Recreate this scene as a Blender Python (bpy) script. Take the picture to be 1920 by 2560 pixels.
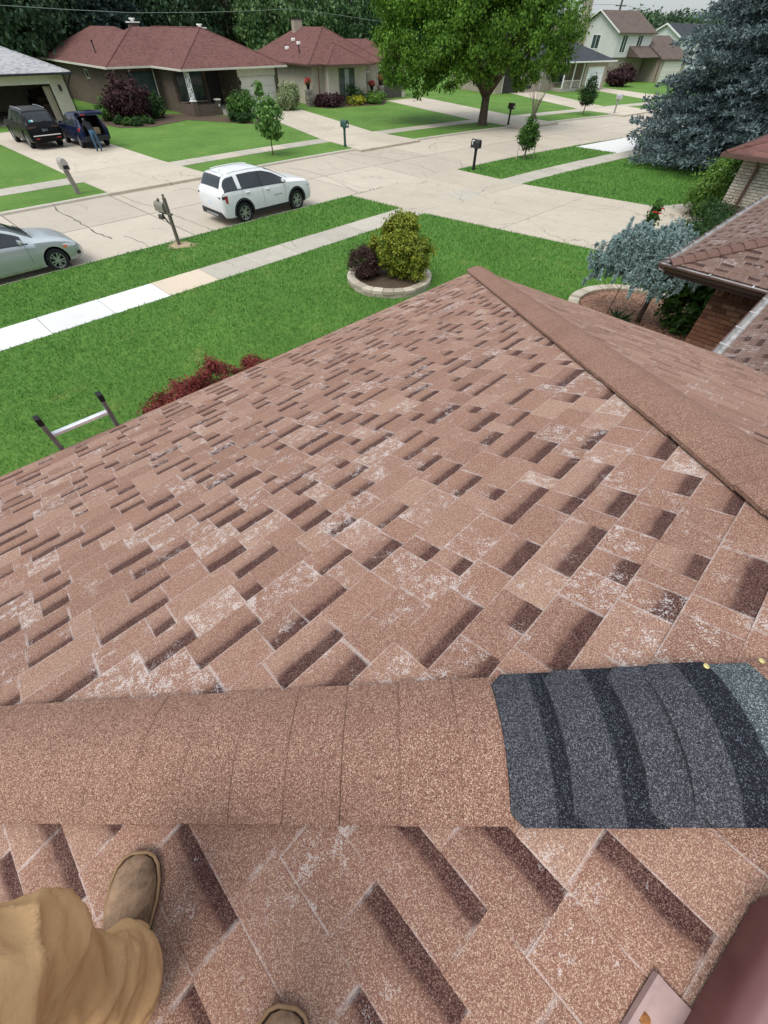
import bpy, bmesh, math, random
import numpy as np
from mathutils import Vector, Matrix
R = math.radians
random.seed(7)
rng = np.random.default_rng(7)
scene = bpy.context.scene
for o in list(bpy.data.objects):
    bpy.data.objects.remove(o)
COL = scene.collection

# ------------------------------------------------------------------ camera
CAM_H = 5.4                       # metres above the road surface
PITCH, ROLL = R(50.641), R(0.699)
FPX = 999.0                       # focal length in pixels of the 1920x2560 photograph
cd = bpy.data.cameras.new('camera')
cam = bpy.data.objects.new('camera', cd)
COL.objects.link(cam)
cd.sensor_fit = 'VERTICAL'
cd.sensor_height = 25.6
cd.sensor_width = 19.2
cd.lens = FPX / 100.0
cd.clip_start = 0.02
cd.clip_end = 6000
cam.location = (0, 0, CAM_H)
cam.rotation_euler = (Matrix.Rotation(R(90) - PITCH, 3, 'X') @ Matrix.Rotation(ROLL, 3, 'Z')).to_euler()
scene.camera = cam
scene.render.resolution_x = 768
scene.render.resolution_y = 1024

# ------------------------------------------------------------------ overcast daylight
SUN_EL, SUN_AZ = R(58), R(215)    # azimuth clockwise from +Y
world = bpy.data.worlds.new('World')
scene.world = world
world.use_nodes = True
wn = world.node_tree
wn.nodes.clear()
wo = wn.nodes.new('ShaderNodeOutputWorld')
bg = wn.nodes.new('ShaderNodeBackground')
sky = wn.nodes.new('ShaderNodeTexSky')
sky.sky_type = 'NISHITA'
sky.sun_disc = False
sky.sun_elevation = SUN_EL
sky.sun_rotation = SUN_AZ
sky.dust_density = 1.0
veil = wn.nodes.new('ShaderNodeMix')               # even cloud veil over the clear sky
veil.data_type = 'RGBA'
veil.inputs[0].default_value = 0.86
# standard overcast sky: luminance (1 + 2 sin(elevation)) / 3 of the zenith's
tcw = wn.nodes.new('ShaderNodeTexCoord'); sxw = wn.nodes.new('ShaderNodeSeparateXYZ')
wn.links.new(tcw.outputs['Generated'], sxw.inputs[0])
mz = wn.nodes.new('ShaderNodeMath'); mz.operation = 'MAXIMUM'; mz.inputs[1].default_value = 0.0
wn.links.new(sxw.outputs[2], mz.inputs[0])
ml = wn.nodes.new('ShaderNodeMath'); ml.operation = 'MULTIPLY_ADD'; ml.inputs[1].default_value = 2 / 3; ml.inputs[2].default_value = 1 / 3
wn.links.new(mz.outputs[0], ml.inputs[0])
vs = wn.nodes.new('ShaderNodeVectorMath'); vs.operation = 'SCALE'; vs.inputs[0].default_value = (5.45, 5.95, 6.5)
wn.links.new(ml.outputs[0], vs.inputs['Scale'])
wn.links.new(vs.outputs[0], veil.inputs[7])
wn.links.new(sky.outputs[0], veil.inputs[6])
wn.links.new(veil.outputs[2], bg.inputs['Color'])
bg.inputs['Strength'].default_value = 0.15
wn.links.new(bg.outputs[0], wo.inputs['Surface'])
sl = bpy.data.lights.new('sun', 'SUN')
sl.energy = 1.5
sl.angle = R(35)
sl.color = (1.0, 0.95, 0.87)
so = bpy.data.objects.new('sun', sl)
COL.objects.link(so)
so.location = (0, 0, 60)
sdir = Vector((math.sin(SUN_AZ) * math.cos(SUN_EL), math.cos(SUN_AZ) * math.cos(SUN_EL), math.sin(SUN_EL)))
so.rotation_euler = (-sdir).to_track_quat('-Z', 'Y').to_euler()
scene.view_settings.view_transform = 'Standard'
scene.view_settings.look = 'None'
scene.view_settings.exposure = 0.74
scene.view_settings.gamma = 1.0
scene.render.engine = 'CYCLES'

# ------------------------------------------------------------------ pixels of the photograph to places on a known height
_c, _s = math.cos(-ROLL), math.sin(-ROLL)
def ray(px, py):
    dx, dy = px - 960.0, py - 1280.0
    rx, ry = dx * _c - dy * _s, dx * _s + dy * _c
    X, Y = rx / FPX, ry / FPX
    cp, sp = math.cos(PITCH), math.sin(PITCH)
    return (X, cp - sp * Y, -sp - cp * Y)
def P(px, py, z=0.1):
    r = ray(px, py)
    k = (z - CAM_H) / r[2]
    return (r[0] * k, r[1] * k, z)
def P2(px, py, z=0.1):
    return P(px, py, z)[:2]

# ------------------------------------------------------------------ street frame: s along the street, t across (far side positive)
S_HEAD, BEND0, BEND1, KAP = R(43.3), 11.0, 38.0, R(12.5) / 27.0
def _center(s):
    x, y = -11.86, 19.96
    if s <= BEND0:
        return (x + math.sin(S_HEAD) * s, y + math.cos(S_HEAD) * s, S_HEAD)
    x += math.sin(S_HEAD) * BEND0
    y += math.cos(S_HEAD) * BEND0
    e = min(s, BEND1) - BEND0
    h1 = S_HEAD + KAP * e
    x += (math.cos(S_HEAD) - math.cos(h1)) / KAP
    y += (math.sin(h1) - math.sin(S_HEAD)) / KAP
    if s > BEND1:
        x += math.sin(h1) * (s - BEND1)
        y += math.cos(h1) * (s - BEND1)
    return (x, y, h1)
def ST(s, t):
    x, y, h = _center(s)
    return (x - math.cos(h) * t, y + math.sin(h) * t)

# ------------------------------------------------------------------ object helpers
def tag(o, label=None, cat=None, group=None, kind=None):
    if label: o['label'] = label
    if cat: o['category'] = cat
    if group: o['group'] = group
    if kind: o['kind'] = kind
    return o
def thing(name, label, cat, loc=(0, 0, 0), rz=0.0, group=None):
    o = bpy.data.objects.new(name, None)
    COL.objects.link(o)
    o.location = loc
    o.rotation_euler = (0, 0, rz)
    o.empty_display_size = 0.2
    return tag(o, label, cat, group)
def link(name, me, parent=None, mats=None):
    o = bpy.data.objects.new(name, me)
    COL.objects.link(o)
    if parent is not None: o.parent = parent
    if mats:
        for m in (mats if isinstance(mats, (list, tuple)) else [mats]):
            me.materials.append(m)
    return o
def copy_tree(o, parent=None):
    c = o.copy()
    COL.objects.link(c)
    c.parent = parent
    for ch in list(o.children):
        copy_tree(ch, c)
    return c
def raw_mesh(name, V, Fq, smooth=False):
    """fast mesh from arrays: V (n,3); Fq (m,k) equal sized faces"""
    V = np.asarray(V, np.float32); Fq = np.asarray(Fq, np.int32)
    me = bpy.data.meshes.new(name)
    m, k = Fq.shape
    me.vertices.add(len(V)); me.vertices.foreach_set('co', V.ravel())
    me.loops.add(m * k); me.loops.foreach_set('vertex_index', Fq.ravel())
    me.polygons.add(m)
    me.polygons.foreach_set('loop_start', np.arange(0, m * k, k, dtype=np.int32))
    me.polygons.foreach_set('loop_total', np.full(m, k, dtype=np.int32))
    me.update(calc_edges=True)
    if smooth: me.polygons.foreach_set('use_smooth', np.ones(m, bool))
    return me

class MB:
    """collects boxes, tubes and sheets, then links them as ONE mesh object"""
    def __init__(s):
        s.v = []; s.f = []; s.mi = []; s.cur = 0; s.M = None; s.sm = []; s.smooth = False
    def add(s, vs, fs):
        b = len(s.v)
        if s.M is not None: vs = [tuple(s.M @ Vector(v)) for v in vs]
        s.v += [tuple(v) for v in vs]
        for f in fs:
            s.f.append(tuple(i + b for i in f)); s.mi.append(s.cur); s.sm.append(s.smooth)
        return s
    def box(s, x0, x1, y0, y1, z0, z1):
        vs = [(x, y, z) for z in (z0, z1) for y in (y0, y1) for x in (x0, x1)]
        return s.add(vs, [(0, 2, 3, 1), (4, 5, 7, 6), (0, 1, 5, 4), (2, 6, 7, 3), (0, 4, 6, 2), (1, 3, 7, 5)])
    def cbox(s, x0, x1, y0, y1, z0, z1, b=0.01):
        """box with bevelled upright and top edges"""
        def ringp(ix, z): return [(x0 + ix, y0 + b, z), (x0 + b, y0 + ix, z), (x1 - b, y0 + ix, z), (x1 - ix, y0 + b, z),
                                  (x1 - ix, y1 - b, z), (x1 - b, y1 - ix, z), (x0 + b, y1 - ix, z), (x0 + ix, y1 - b, z)]
        rings = [ringp(0, z0), ringp(0, z1 - b), ringp(b, z1)]
        return s.loft(rings, True, True, True)
    def loft(s, rings, closed=True, cap0=False, cap1=False):
        n = len(rings[0]); vs = [p for r in rings for p in r]; fs = []
        for i in range(len(rings) - 1):
            for j in range(n if closed else n - 1):
                a, b_ = i * n + j, i * n + (j + 1) % n
                fs.append((a, b_, b_ + n, a + n))
        if cap0: fs.append(tuple(reversed(range(n))))
        if cap1: fs.append(tuple(range((len(rings) - 1) * n, len(rings) * n)))
        return s.add(vs, fs)
    def tube(s, pts, rad, n=8, cap=True, sx=1.0):
        pts = [Vector(p) for p in pts]
        if not isinstance(rad, (list, tuple)): rad = [rad] * len(pts)
        rings = []
        up = Vector((0, 0, 1))
        d0 = (pts[1] - pts[0]).normalized()
        a = d0.cross(up)
        if a.length < 1e-3: a = d0.cross(Vector((1, 0, 0)))
        a.normalize()
        for i, p in enumerate(pts):
            d = (pts[min(i + 1, len(pts) - 1)] - pts[max(i - 1, 0)]).normalized()
            a = (a - d * a.dot(d)).normalized()
            b = d.cross(a)
            rings.append([tuple(p + (a * math.cos(2 * math.pi * k / n) * sx + b * math.sin(2 * math.pi * k / n)) * rad[i]) for k in range(n)])
        return s.loft(rings, True, cap, cap)
    def lathe(s, prof, n=16, c=(0, 0, 0), ax='z', cap=True):
        rings = []
        for r, z in prof:
            ring = []
            for k in range(n):
                a = 2 * math.pi * k / n
                q = (r * math.cos(a), r * math.sin(a), z)
                if ax == 'y': q = (q[0], q[2], -q[1])
                ring.append((q[0] + c[0], q[1] + c[1], q[2] + c[2]))
            rings.append(ring)
        return s.loft(rings, True, cap and prof[0][0] > 1e-4, cap and prof[-1][0] > 1e-4)
    def prism(s, poly, z0, z1):
        n = len(poly)
        ar = sum(poly[i][0] * poly[(i + 1) % n][1] - poly[(i + 1) % n][0] * poly[i][1] for i in range(n))
        if ar < 0: poly = poly[::-1]
        return s.loft([[(p[0], p[1], z0) for p in poly], [(p[0], p[1], z1) for p in poly]], True, True, True)
    def build(s, name, mats, parent=None, smooth=None, bevel=0.0):
        me = bpy.data.meshes.new(name)
        me.from_pydata(s.v, [], s.f)
        me.polygons.foreach_set('material_index', s.mi)
        me.polygons.foreach_set('use_smooth', [bool(smooth)] * len(s.f) if smooth is not None else s.sm)
        me.update()
        o = link(name, me, parent, mats)
        if bevel > 0:
            md = o.modifiers.new('bevel', 'BEVEL'); md.width = bevel; md.segments = 2; md.limit_method = 'ANGLE'
        return o
def bake(o):
    """apply modifiers"""
    dg = bpy.context.evaluated_depsgraph_get()
    dg.update()
    me = bpy.data.meshes.new_from_object(o.evaluated_get(dg))
    o.modifiers.clear()
    old = o.data
    o.data = me
    return o
def weld(o, d=1e-4):
    bm = bmesh.new(); bm.from_mesh(o.data)
    bmesh.ops.remove_doubles(bm, verts=bm.verts, dist=d)
    bmesh.ops.recalc_face_normals(bm, faces=bm.faces)
    bm.to_mesh(o.data); bm.free()
    return o
def inpoly(p, poly):
    c = False; n = len(poly); x, y = p
    for i in range(n):
        x1, y1 = poly[i]; x2, y2 = poly[(i + 1) % n]
        if (y1 > y) != (y2 > y) and x < (x2 - x1) * (y - y1) / (y2 - y1) + x1: c = not c
    return c
def inpoly_np(X, Y, poly):
    c = np.zeros(len(X), bool); n = len(poly)
    for i in range(n):
        x1, y1 = poly[i][:2]; x2, y2 = poly[(i + 1) % n][:2]
        if y1 == y2: continue
        c ^= ((y1 > Y) != (y2 > Y)) & (X < (x2 - x1) * (Y - y1) / (y2 - y1) + x1)
    return c

# ------------------------------------------------------------------ material helpers
class NT:
    def __init__(s, name):
        s.m = bpy.data.materials.new(name); s.m.use_nodes = True
        s.t = s.m.node_tree; s.t.nodes.clear()
        s.out = s.t.nodes.new('ShaderNodeOutputMaterial')
        s.b = s.t.nodes.new('ShaderNodeBsdfPrincipled')
        s.t.links.new(s.b.outputs[0], s.out.inputs['Surface'])
    def n(s, typ, props=None, **kw):
        nd = s.t.nodes.new('ShaderNode' + typ)
        for k, v in (props or {}).items(): setattr(nd, k, v)
        for k, v in kw.items(): s.set(nd, k, v)
        return nd
    def set(s, nd, k, v):
        k2 = k.replace('_', ' ')
        inp = nd.inputs[int(k[1:])] if (k[0] == 'i' and k[1:].isdigit()) else nd.inputs[k2]
        if hasattr(v, 'outputs'): v = v.outputs[0]
        if isinstance(v, bpy.types.NodeSocket): s.t.links.new(v, inp)
        else:
            if isinstance(v, (tuple, list)) and len(v) == 3 and inp.type == 'RGBA': v = (*v, 1)
            inp.default_value = v
    def math(s, op, a, b=0.0, clamp=False):
        nd = s.n('Math', {'operation': op, 'use_clamp': clamp}, i0=a, i1=b); return nd.outputs[0]
    def mix(s, f, a, b, typ='MIX'):
        nd = s.t.nodes.new('ShaderNodeMix'); nd.data_type = 'RGBA'; nd.blend_type = typ
        for k, v in ((0, f), (6, a), (7, b)):
            if hasattr(v, 'outputs'): v = v.outputs[0]
            if isinstance(v, bpy.types.NodeSocket): s.t.links.new(v, nd.inputs[k])
            else: nd.inputs[k].default_value = (*v, 1) if isinstance(v, (tuple, list)) and len(v) == 3 else v
        return nd.outputs[2]
    def ramp(s, f, stops):
        nd = s.t.nodes.new('ShaderNodeValToRGB'); cr = nd.color_ramp
        while len(cr.elements) < len(stops): cr.elements.new(0.5)
        for e, (p, c) in zip(cr.elements, stops):
            e.position = p; e.color = (*c, 1) if isinstance(c, (tuple, list)) else (c, c, c, 1)
        s.t.links.new(f.outputs[0] if hasattr(f, 'outputs') else f, nd.inputs[0])
        return nd.outputs[0]
    def coord(s, which='Object'):
        return s.n('TexCoord').outputs[which]
    def noise(s, sc, vec=None, det=4, rough=0.55, out=0, scale3=None):
        if vec is None: vec = s.coord()
        if scale3: vec = s.n('Mapping', Vector=vec, Scale=scale3).outputs[0]
        nd = s.n('TexNoise', Vector=vec, Scale=sc, Detail=det, Roughness=rough); return nd.outputs[out]
    def sstep(s, x, a, b):
        nd = s.n('MapRange', {'interpolation_type': 'SMOOTHSTEP'}, Value=x, From_Min=a, From_Max=b); return nd.outputs[0]
    def bump(s, h, st=0.3, dist=0.01):
        nd = s.n('Bump', Strength=st, Distance=dist, Height=h); s.t.links.new(nd.outputs[0], s.b.inputs['Normal'])
    def fin(s, col=None, rough=0.7, spec=0.3, metal=0.0):
        if col is not None: s.set(s.b, 'Base_Color', col)
        s.set(s.b, 'Roughness', rough); s.set(s.b, 'Metallic', metal)
        s.b.inputs['Specular IOR Level'].default_value = spec
        return s.m
MATS = {}
def simple(name, col, rough=0.6, spec=0.3, metal=0.0, var=0.18, sc=6.0, bump=0.0, bsc=60.0, coat=0.0):
    """plain surface with some uneven tone and wear"""
    if name in MATS: return MATS[name]
    t = NT(name)
    nz = t.noise(sc, det=6, rough=0.65)
    lo = tuple(c * (1 - var) for c in col); hi = tuple(min(1, c * (1 + var)) for c in col)
    c = t.ramp(nz, [(0.3, lo), (0.7, hi)])
    if bump: t.bump(t.noise(bsc, det=4), bump, 0.01)
    if coat: t.b.inputs['Coat Weight'].default_value = coat; t.b.inputs['Coat Roughness'].default_value = 0.05
    MATS[name] = t.fin(c, rough, spec, metal)
    return MATS[name]
def foliage(name, dark, light, rough=0.55, trans=0.25, sc=0.8, spec=0.25):
    """leaf colour: each leaf differs a little, with large soft patches of young and old growth"""
    if name in MATS: return MATS[name]
    t = NT(name)
    isl = t.n('NewGeometry').outputs['Random Per Island']
    nz = t.noise(sc, det=3)
    f = t.math('ADD', t.math('MULTIPLY', isl, 0.6), t.math('MULTIPLY', nz, 0.5))
    c = t.ramp(f, [(0.2, dark), (0.9, light)])
    t.fin(c, rough, spec)
    tr = t.n('BsdfTranslucent', Color=c)
    mx = t.n('MixShader', Fac=trans); t.t.links.new(t.b.outputs[0], mx.inputs[1]); t.t.links.new(tr.outputs[0], mx.inputs[2])
    t.t.links.new(mx.outputs[0], t.out.inputs['Surface'])
    MATS[name] = t.m
    return t.m
# ------------------------------------------------------------------ ground materials
def concrete(name, col, dark=0.6, sc=0.5, stain=0.5):
    if name in MATS: return MATS[name]
    t = NT(name)
    co = t.coord()
    big = t.noise(sc, co, 5, 0.6); mid = t.noise(7, co, 6, 0.7); fine = t.noise(160, co, 2, 0.5)
    oi = t.n('ObjectInfo').outputs['Random']
    f = t.math('ADD', t.math('MULTIPLY', big, 0.5), t.math('MULTIPLY', mid, 0.5))
    c = t.ramp(f, [(0.34, tuple(x * (1 - 0.28 * stain) for x in col)), (0.62, col)])
    blot = t.sstep(t.noise(1.7, co, 6, 0.7), 0.50, 0.72)
    c = t.mix(t.math('MULTIPLY', blot, 0.45 * stain), c, tuple(x * 0.55 for x in col))
    if stain > 0.5:
        wv = t.n('VectorMath', {'operation': 'ADD'}, i0=co, i1=t.n('VectorMath', {'operation': 'SCALE'}, i0=t.n('TexNoise', Vector=co, Scale=1.4, Detail=4.0).outputs[1], Scale=0.9).outputs[0]).outputs[0]
        ve = t.n('TexVoronoi', {'feature': 'DISTANCE_TO_EDGE'}, Vector=wv, Scale=0.30).outputs['Distance']
        hair = t.math('MULTIPLY', t.math('SUBTRACT', 1.0, t.sstep(ve, 0.002, 0.007)), t.sstep(t.noise(0.22, co, 2), 0.47, 0.56))
        c = t.mix(t.math('MULTIPLY', hair, 0.75), c, (0.12, 0.10, 0.075))
    c = t.mix(0.16, c, t.ramp(fine, [(0.3, (0.2, 0.18, 0.15)), (0.7, (0.9, 0.86, 0.8))]))
    tone = t.math('ADD', t.math('MULTIPLY', oi, 0.16), 0.90)
    c = t.mix(1.0, c, t.n('CombineColor', Red=tone, Green=tone, Blue=tone).outputs[0], 'MULTIPLY')
    t.bump(t.math('ADD', fine, mid), 0.25, 0.004)
    MATS[name] = t.fin(c, 0.85, 0.25)
    return MATS[name]
M_ROAD = concrete('road_concrete', (0.47, 0.40, 0.31), stain=0.6)
M_DRIVE = concrete('drive_concrete', (0.50, 0.425, 0.325), stain=0.7)
M_WALK = concrete('walk_concrete', (0.44, 0.395, 0.32), stain=0.9)
M_NEW = concrete('new_concrete', (0.70, 0.69, 0.67), stain=0.3)
M_TAN = concrete('tan_concrete', (0.58, 0.47, 0.34), stain=0.4)
M_JOINT = simple('joint_dirt', (0.09, 0.08, 0.06), 0.95, var=0.4, sc=20)
def grass_mat(name, lo, hi, dry):
    t = NT(name); co = t.coord()
    big = t.noise(0.35, co, 4, 0.6); mid = t.noise(3.5, co, 5, 0.65)
    fine = t.noise(55, co, 3, 0.6, scale3=(1, 1, 0.3))
    f = t.math('ADD', t.math('MULTIPLY', big, 0.35), t.math('ADD', t.math('MULTIPLY', mid, 0.3), t.math('MULTIPLY', fine, 0.45)))
    c = t.ramp(f, [(0.36, lo), (0.72, hi)])
    d = t.sstep(t.noise(0.9, co, 3, 0.5), 0.60, 0.78)
    c = t.mix(t.math('MULTIPLY', d, 0.55), c, dry)
    t.bump(t.math('ADD', fine, mid), 0.8, 0.03)
    return t.fin(c, 0.9, 0.15)
M_GRASS = grass_mat('lawn_grass', (0.050, 0.115, 0.020), (0.150, 0.272, 0.052), (0.25, 0.26, 0.075))
def blade_mat():
    t = NT('grass_blades')
    isl = t.n('NewGeometry').outputs['Random Per Island']; co = t.coord()
    nz = t.noise(0.45, co, 4, 0.6)
    f = t.math('ADD', t.math('MULTIPLY', isl, 0.55), t.math('MULTIPLY', nz, 0.55))
    c = t.ramp(f, [(0.15, (0.038, 0.118, 0.020)), (0.6, (0.098, 0.268, 0.045)), (1.0, (0.20, 0.40, 0.09))])
    d = t.sstep(t.noise(1.1, co, 4, 0.6), 0.56, 0.74)
    c = t.mix(t.math('MULTIPLY', d, 0.45), c, (0.21, 0.25, 0.075))
    t.fin(c, 0.6, 0.25)
    tr = t.n('BsdfTranslucent', Color=c); mx = t.n('MixShader', Fac=0.25)
    t.t.links.new(t.b.outputs[0], mx.inputs[1]); t.t.links.new(tr.outputs[0], mx.inputs[2])
    t.t.links.new(mx.outputs[0], t.out.inputs['Surface'])
    return t.m
M_BLADE = blade_mat()
M_SOIL = simple('garden_soil', (0.085, 0.058, 0.038), 0.95, var=0.45, sc=14, bump=0.8, bsc=40)
def mulch_mat():
    t = NT('wood_mulch'); co = t.coord()
    v = t.n('TexVoronoi', {'feature': 'F1'}, Vector=co, Scale=26.0, Randomness=1.0)
    h = t.n('SeparateColor', Color=v.outputs['Color']).outputs[0]
    c = t.ramp(h, [(0.0, (0.16, 0.07, 0.045)), (0.5, (0.32, 0.17, 0.11)), (1.0, (0.50, 0.31, 0.21))])
    t.bump(v.outputs['Distance'], 1.0, 0.03)
    return t.fin(c, 0.95, 0.15)
M_MULCH = mulch_mat()

# ------------------------------------------------------------------ ground, road, lots
LOT = 0.09
gm = MB()
gm.add([(-4000, -4000, -0.06), (4000, -4000, -0.06), (4000, 4000, -0.06), (-4000, 4000, -0.06)], [(0, 1, 2, 3)])
tag(gm.build('ground', M_GRASS), kind='structure')
HALF = 4.15
def st_sheet(s0, s1, ts, zs, ds=2.0):
    m = MB(); n = int((s1 - s0) / ds) + 1
    rows = []
    for i in range(n + 1):
        s = s0 + (s1 - s0) * i / n
        rows.append([(*ST(s, t), z) for t, z in zip(ts, zs)])
    m.loft(rows, False)
    return m
rd = st_sheet(-40, 150, [HALF + 0.05, -HALF - 0.05], [-0.014, -0.014]).build('road', M_JOINT)
tag(rd, kind='structure')
ss = -26.0
k = 0
while ss < 112:
    L = 4.65
    for (t0, t1) in ((0.024, HALF), (-HALF, -0.024)):
        m = MB(); g = 0.022
        q = []
        for f in (0, 0.34, 0.67, 1):
            s = ss + g + (L - 2 * g) * f
            a, b = ST(s, t0), ST(s, t1)
            q.append([(*b, -0.05), (*b, 0.0), (*a, 0.0), (*a, -0.05)])
        m.loft(q, False); m.add(q[0], [(0, 1, 2, 3)]); m.add(q[-1], [(3, 2, 1, 0)])
        m.build('slab', M_ROAD, rd)
    ss += L
for nm, sg in (('lawn_near', -1), ('lawn_far', 1)):
    ts = [HALF + 0.16, HALF + 0.16, 10, 18, 30, 45, 60, 90] if sg > 0 else [-90, -60, -45, -30, -18, -10, -HALF - 0.16, -HALF - 0.16]
    zs = [-0.04] + [LOT] * 7 if sg > 0 else [LOT] * 7 + [-0.04]
    if sg > 0: ts, zs = ts[::-1], zs[::-1]
    else: ts, zs = ts[::-1], zs[::-1]
    tag(st_sheet(-60, 150, ts, zs).build(nm, M_GRASS), kind='structure')
    ts = [sg * HALF, sg * (HALF + 0.02), sg * (HALF + 0.17)]
    zs = [-0.03, LOT - 0.015, LOT + 0.012]
    m = st_sheet(-40, 150, ts if sg < 0 else ts, zs)
    tag(m.build('kerb', M_WALK), kind='structure')

# sidewalks, slab by slab
WALK_N = (-7.45, -8.75)
WALK_F = (7.15, 8.55)
def sidewalk(name, t0, t1, s0, s1, L, mat_of):
    base = st_sheet(s0, s1, [max(t0, t1), min(t0, t1)], [LOT + 0.002] * 2).build(name, M_JOINT)
    tag(base, kind='structure')
    s = s0; i = 0
    while s < s1 - 0.5:
        g = 0.008; q = []
        for f in (0, 1):
            a = s + g + (L - 2 * g) * f
            p, r = ST(a, max(t0, t1)), ST(a, min(t0, t1))
            q.append([p, r])
        m = MB(); m.prism([q[0][0], q[1][0], q[1][1], q[0][1]], LOT - 0.03, LOT + 0.016 + random.uniform(-0.004, 0.004))
        m.build('slab', mat_of(i, s), base, bevel=0)
        s += L; i += 1
    return base
def near_walk_mat(i, s):
    return M_NEW if s < -1.7 else (M_TAN if s < -0.1 else M_WALK)
sidewalk('sidewalk', *WALK_N, -8.32, 90, 1.68, near_walk_mat)
sidewalk('sidewalk', *WALK_F, -12, 95, 1.68, lambda i, s: M_DRIVE if (i * 7) % 5 < 2 else M_WALK)

# driveways (bilinear slab grids); corners street-left, street-right, house-right, house-left
CONC = []                        # plan outlines kept free of grass blades
def driveway(name, c, nu, nv, mat, z=LOT + 0.016, gap=0.010):
    cen = sum((Vector(p[:2]) for p in c), Vector((0, 0))) / len(c)
    base = MB(); base.prism([tuple(Vector(p[:2]) + (cen - Vector(p[:2])).normalized() * 0.09) for p in c], LOT - 0.04, z - 0.006)
    b = base.build(name, M_JOINT); tag(b, kind='structure')
    c = [Vector(p[:2]) for p in c]
    CONC.append([tuple(p) for p in c])
    def bl(u, v): return c[0] * (1 - u) * (1 - v) + c[1] * u * (1 - v) + c[2] * u * v + c[3] * (1 - u) * v
    for i in range(nu):
        for j in range(nv):
            w = (c[1] - c[0]).length / nu; h = (c[3] - c[0]).length / nv
            gu, gv = gap / w / nu, gap / h / nv
            m = MB()
            m.prism([tuple(bl(u, v)) for u, v in ((i / nu + gu, j / nv + gv), ((i + 1) / nu - gu, j / nv + gv), ((i + 1) / nu - gu, (j + 1) / nv - gv), (i / nu + gu, (j + 1) / nv - gv))],
                    -0.05, z + random.uniform(0, 0.006))
            m.build('slab', mat, b)
    return b
def along(p, q, d):
    p, q = Vector(p[:2]), Vector(q[:2]); return tuple(p + (q - p).normalized() * d)
# own double drive: runs from the kerb past the walk to the garage wing
oL, oR = P2(1045, 530), P2(1310, 461)
odir = Vector((math.cos(S_HEAD + R(3)), -math.sin(S_HEAD + R(3))))
def ext(p, k_): return (p[0] - math.cos(S_HEAD) * k_, p[1] + math.sin(S_HEAD) * k_)
ocL, ocR = ext(P2(885, 498, 0), 0.22), ext(P2(1150, 431, 0), 0.45)
driveway('driveway', [ocL, ocR, oR, oL], 3, 1, M_DRIVE)
oL2 = P2(1490, 625); oR2 = P2(1660, 520)
driveway('driveway', [oL, oR, oR2, oL2], 3, 2, M_DRIVE)
d1 = (Vector(oL2) - Vector(oL)).normalized()
driveway('driveway', [oL2, oR2, tuple(Vector(oR2) + d1 * 1.5), tuple(Vector(oL2) + d1 * 5)], 3, 2, M_DRIVE)
driveway('driveway', [P2(1640, 517), P2(1760, 503), P2(1790, 520), P2(1670, 532)], 2, 1, M_WALK)
# far side drives
PF = lambda x, y: P2(x, y, LOT)
h1a, h1b = ext(P2(268, 486, 0), -0.45), ext(P2(525, 440, 0), -0.45)
g1l, g1r = PF(165, 437), PF(398, 400)
driveway('driveway', [h1a, h1b, g1r, g1l], 2, 1, M_DRIVE)
dv = Vector((-math.cos(S_HEAD), math.sin(S_HEAD)))
driveway('driveway', [g1l, g1r, tuple(Vector(g1r) + dv * 17), tuple(Vector(g1l) + dv * 16.5)], 2, 4, M_DRIVE)
h2a, h2b = ext(P2(893, 379, 0), -0.35), ext(P2(1040, 353, 0), -0.45)
g2l, g2r = PF(800, 347), PF(930, 329)
driveway('driveway', [h2a, h2b, g2r, g2l], 2, 1, M_DRIVE)
driveway('driveway', [g2l, g2r, PF(752, 274), PF(640, 283)], 2, 5, M_DRIVE)
driveway('driveway', [ext(P2(1288, 322, 0), -0.5), ext(P2(1382, 309, 0), -0.5), PF(1290, 291), PF(1180, 300)], 2, 1, M_DRIVE)
driveway('driveway', [PF(1180, 300), PF(1290, 291), PF(1058, 244), PF(965, 252)], 2, 4, M_DRIVE)
driveway('driveway', [ext(P2(1545, 291, 0), -0.5), ext(P2(1625, 279, 0), -0.5), PF(1556, 265), PF(1455, 275)], 2, 1, M_DRIVE)
driveway('driveway', [PF(1455, 275), PF(1512, 267), PF(1335, 227), PF(1262, 230)], 2, 4, M_DRIVE)
driveway('driveway', [PF(1625, 250), PF(1660, 240), PF(1500, 219), PF(1478, 225)], 1, 3, M_DRIVE)
# fresh white apron past the slim tree
driveway('driveway', [ext(P2(1449, 373, 0), 0.3), ext(P2(1600, 345, 0), 0.3), P2(1600, 372), P2(1545, 383)], 1, 1, M_NEW)
# cracks: thin dark sealed lines lying on the slabs
M_CRACK = simple('crack_filler', (0.10, 0.09, 0.075), 0.9, var=0.3, sc=30)
def crack(pix, w, z, parent=None):
    pts = [Vector(P2(x, y, z)) for x, y in pix]
    fine = []
    for a, b in zip(pts, pts[1:]):
        n = max(2, int((b - a).length / 0.25))
        for i in range(n):
            p = a.lerp(b, i / n); d = (b - a).normalized(); q = Vector((-d.y, d.x))
            fine.append(p + q * random.uniform(-0.05, 0.05))
    fine.append(pts[-1])
    V = []; m = MB()
    for i, p in enumerate(fine):
        d = (fine[min(i + 1, len(fine) - 1)] - fine[max(i - 1, 0)]).normalized(); q = Vector((-d.y, d.x)) * w * random.uniform(0.35, 1.0) * 0.5
        V.append([(p.x - q.x, p.y - q.y, z + 0.004), (p.x + q.x, p.y + q.y, z + 0.004)])
    m.loft(V, False)
    o = m.build('crack', M_CRACK, parent)
    return o
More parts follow.
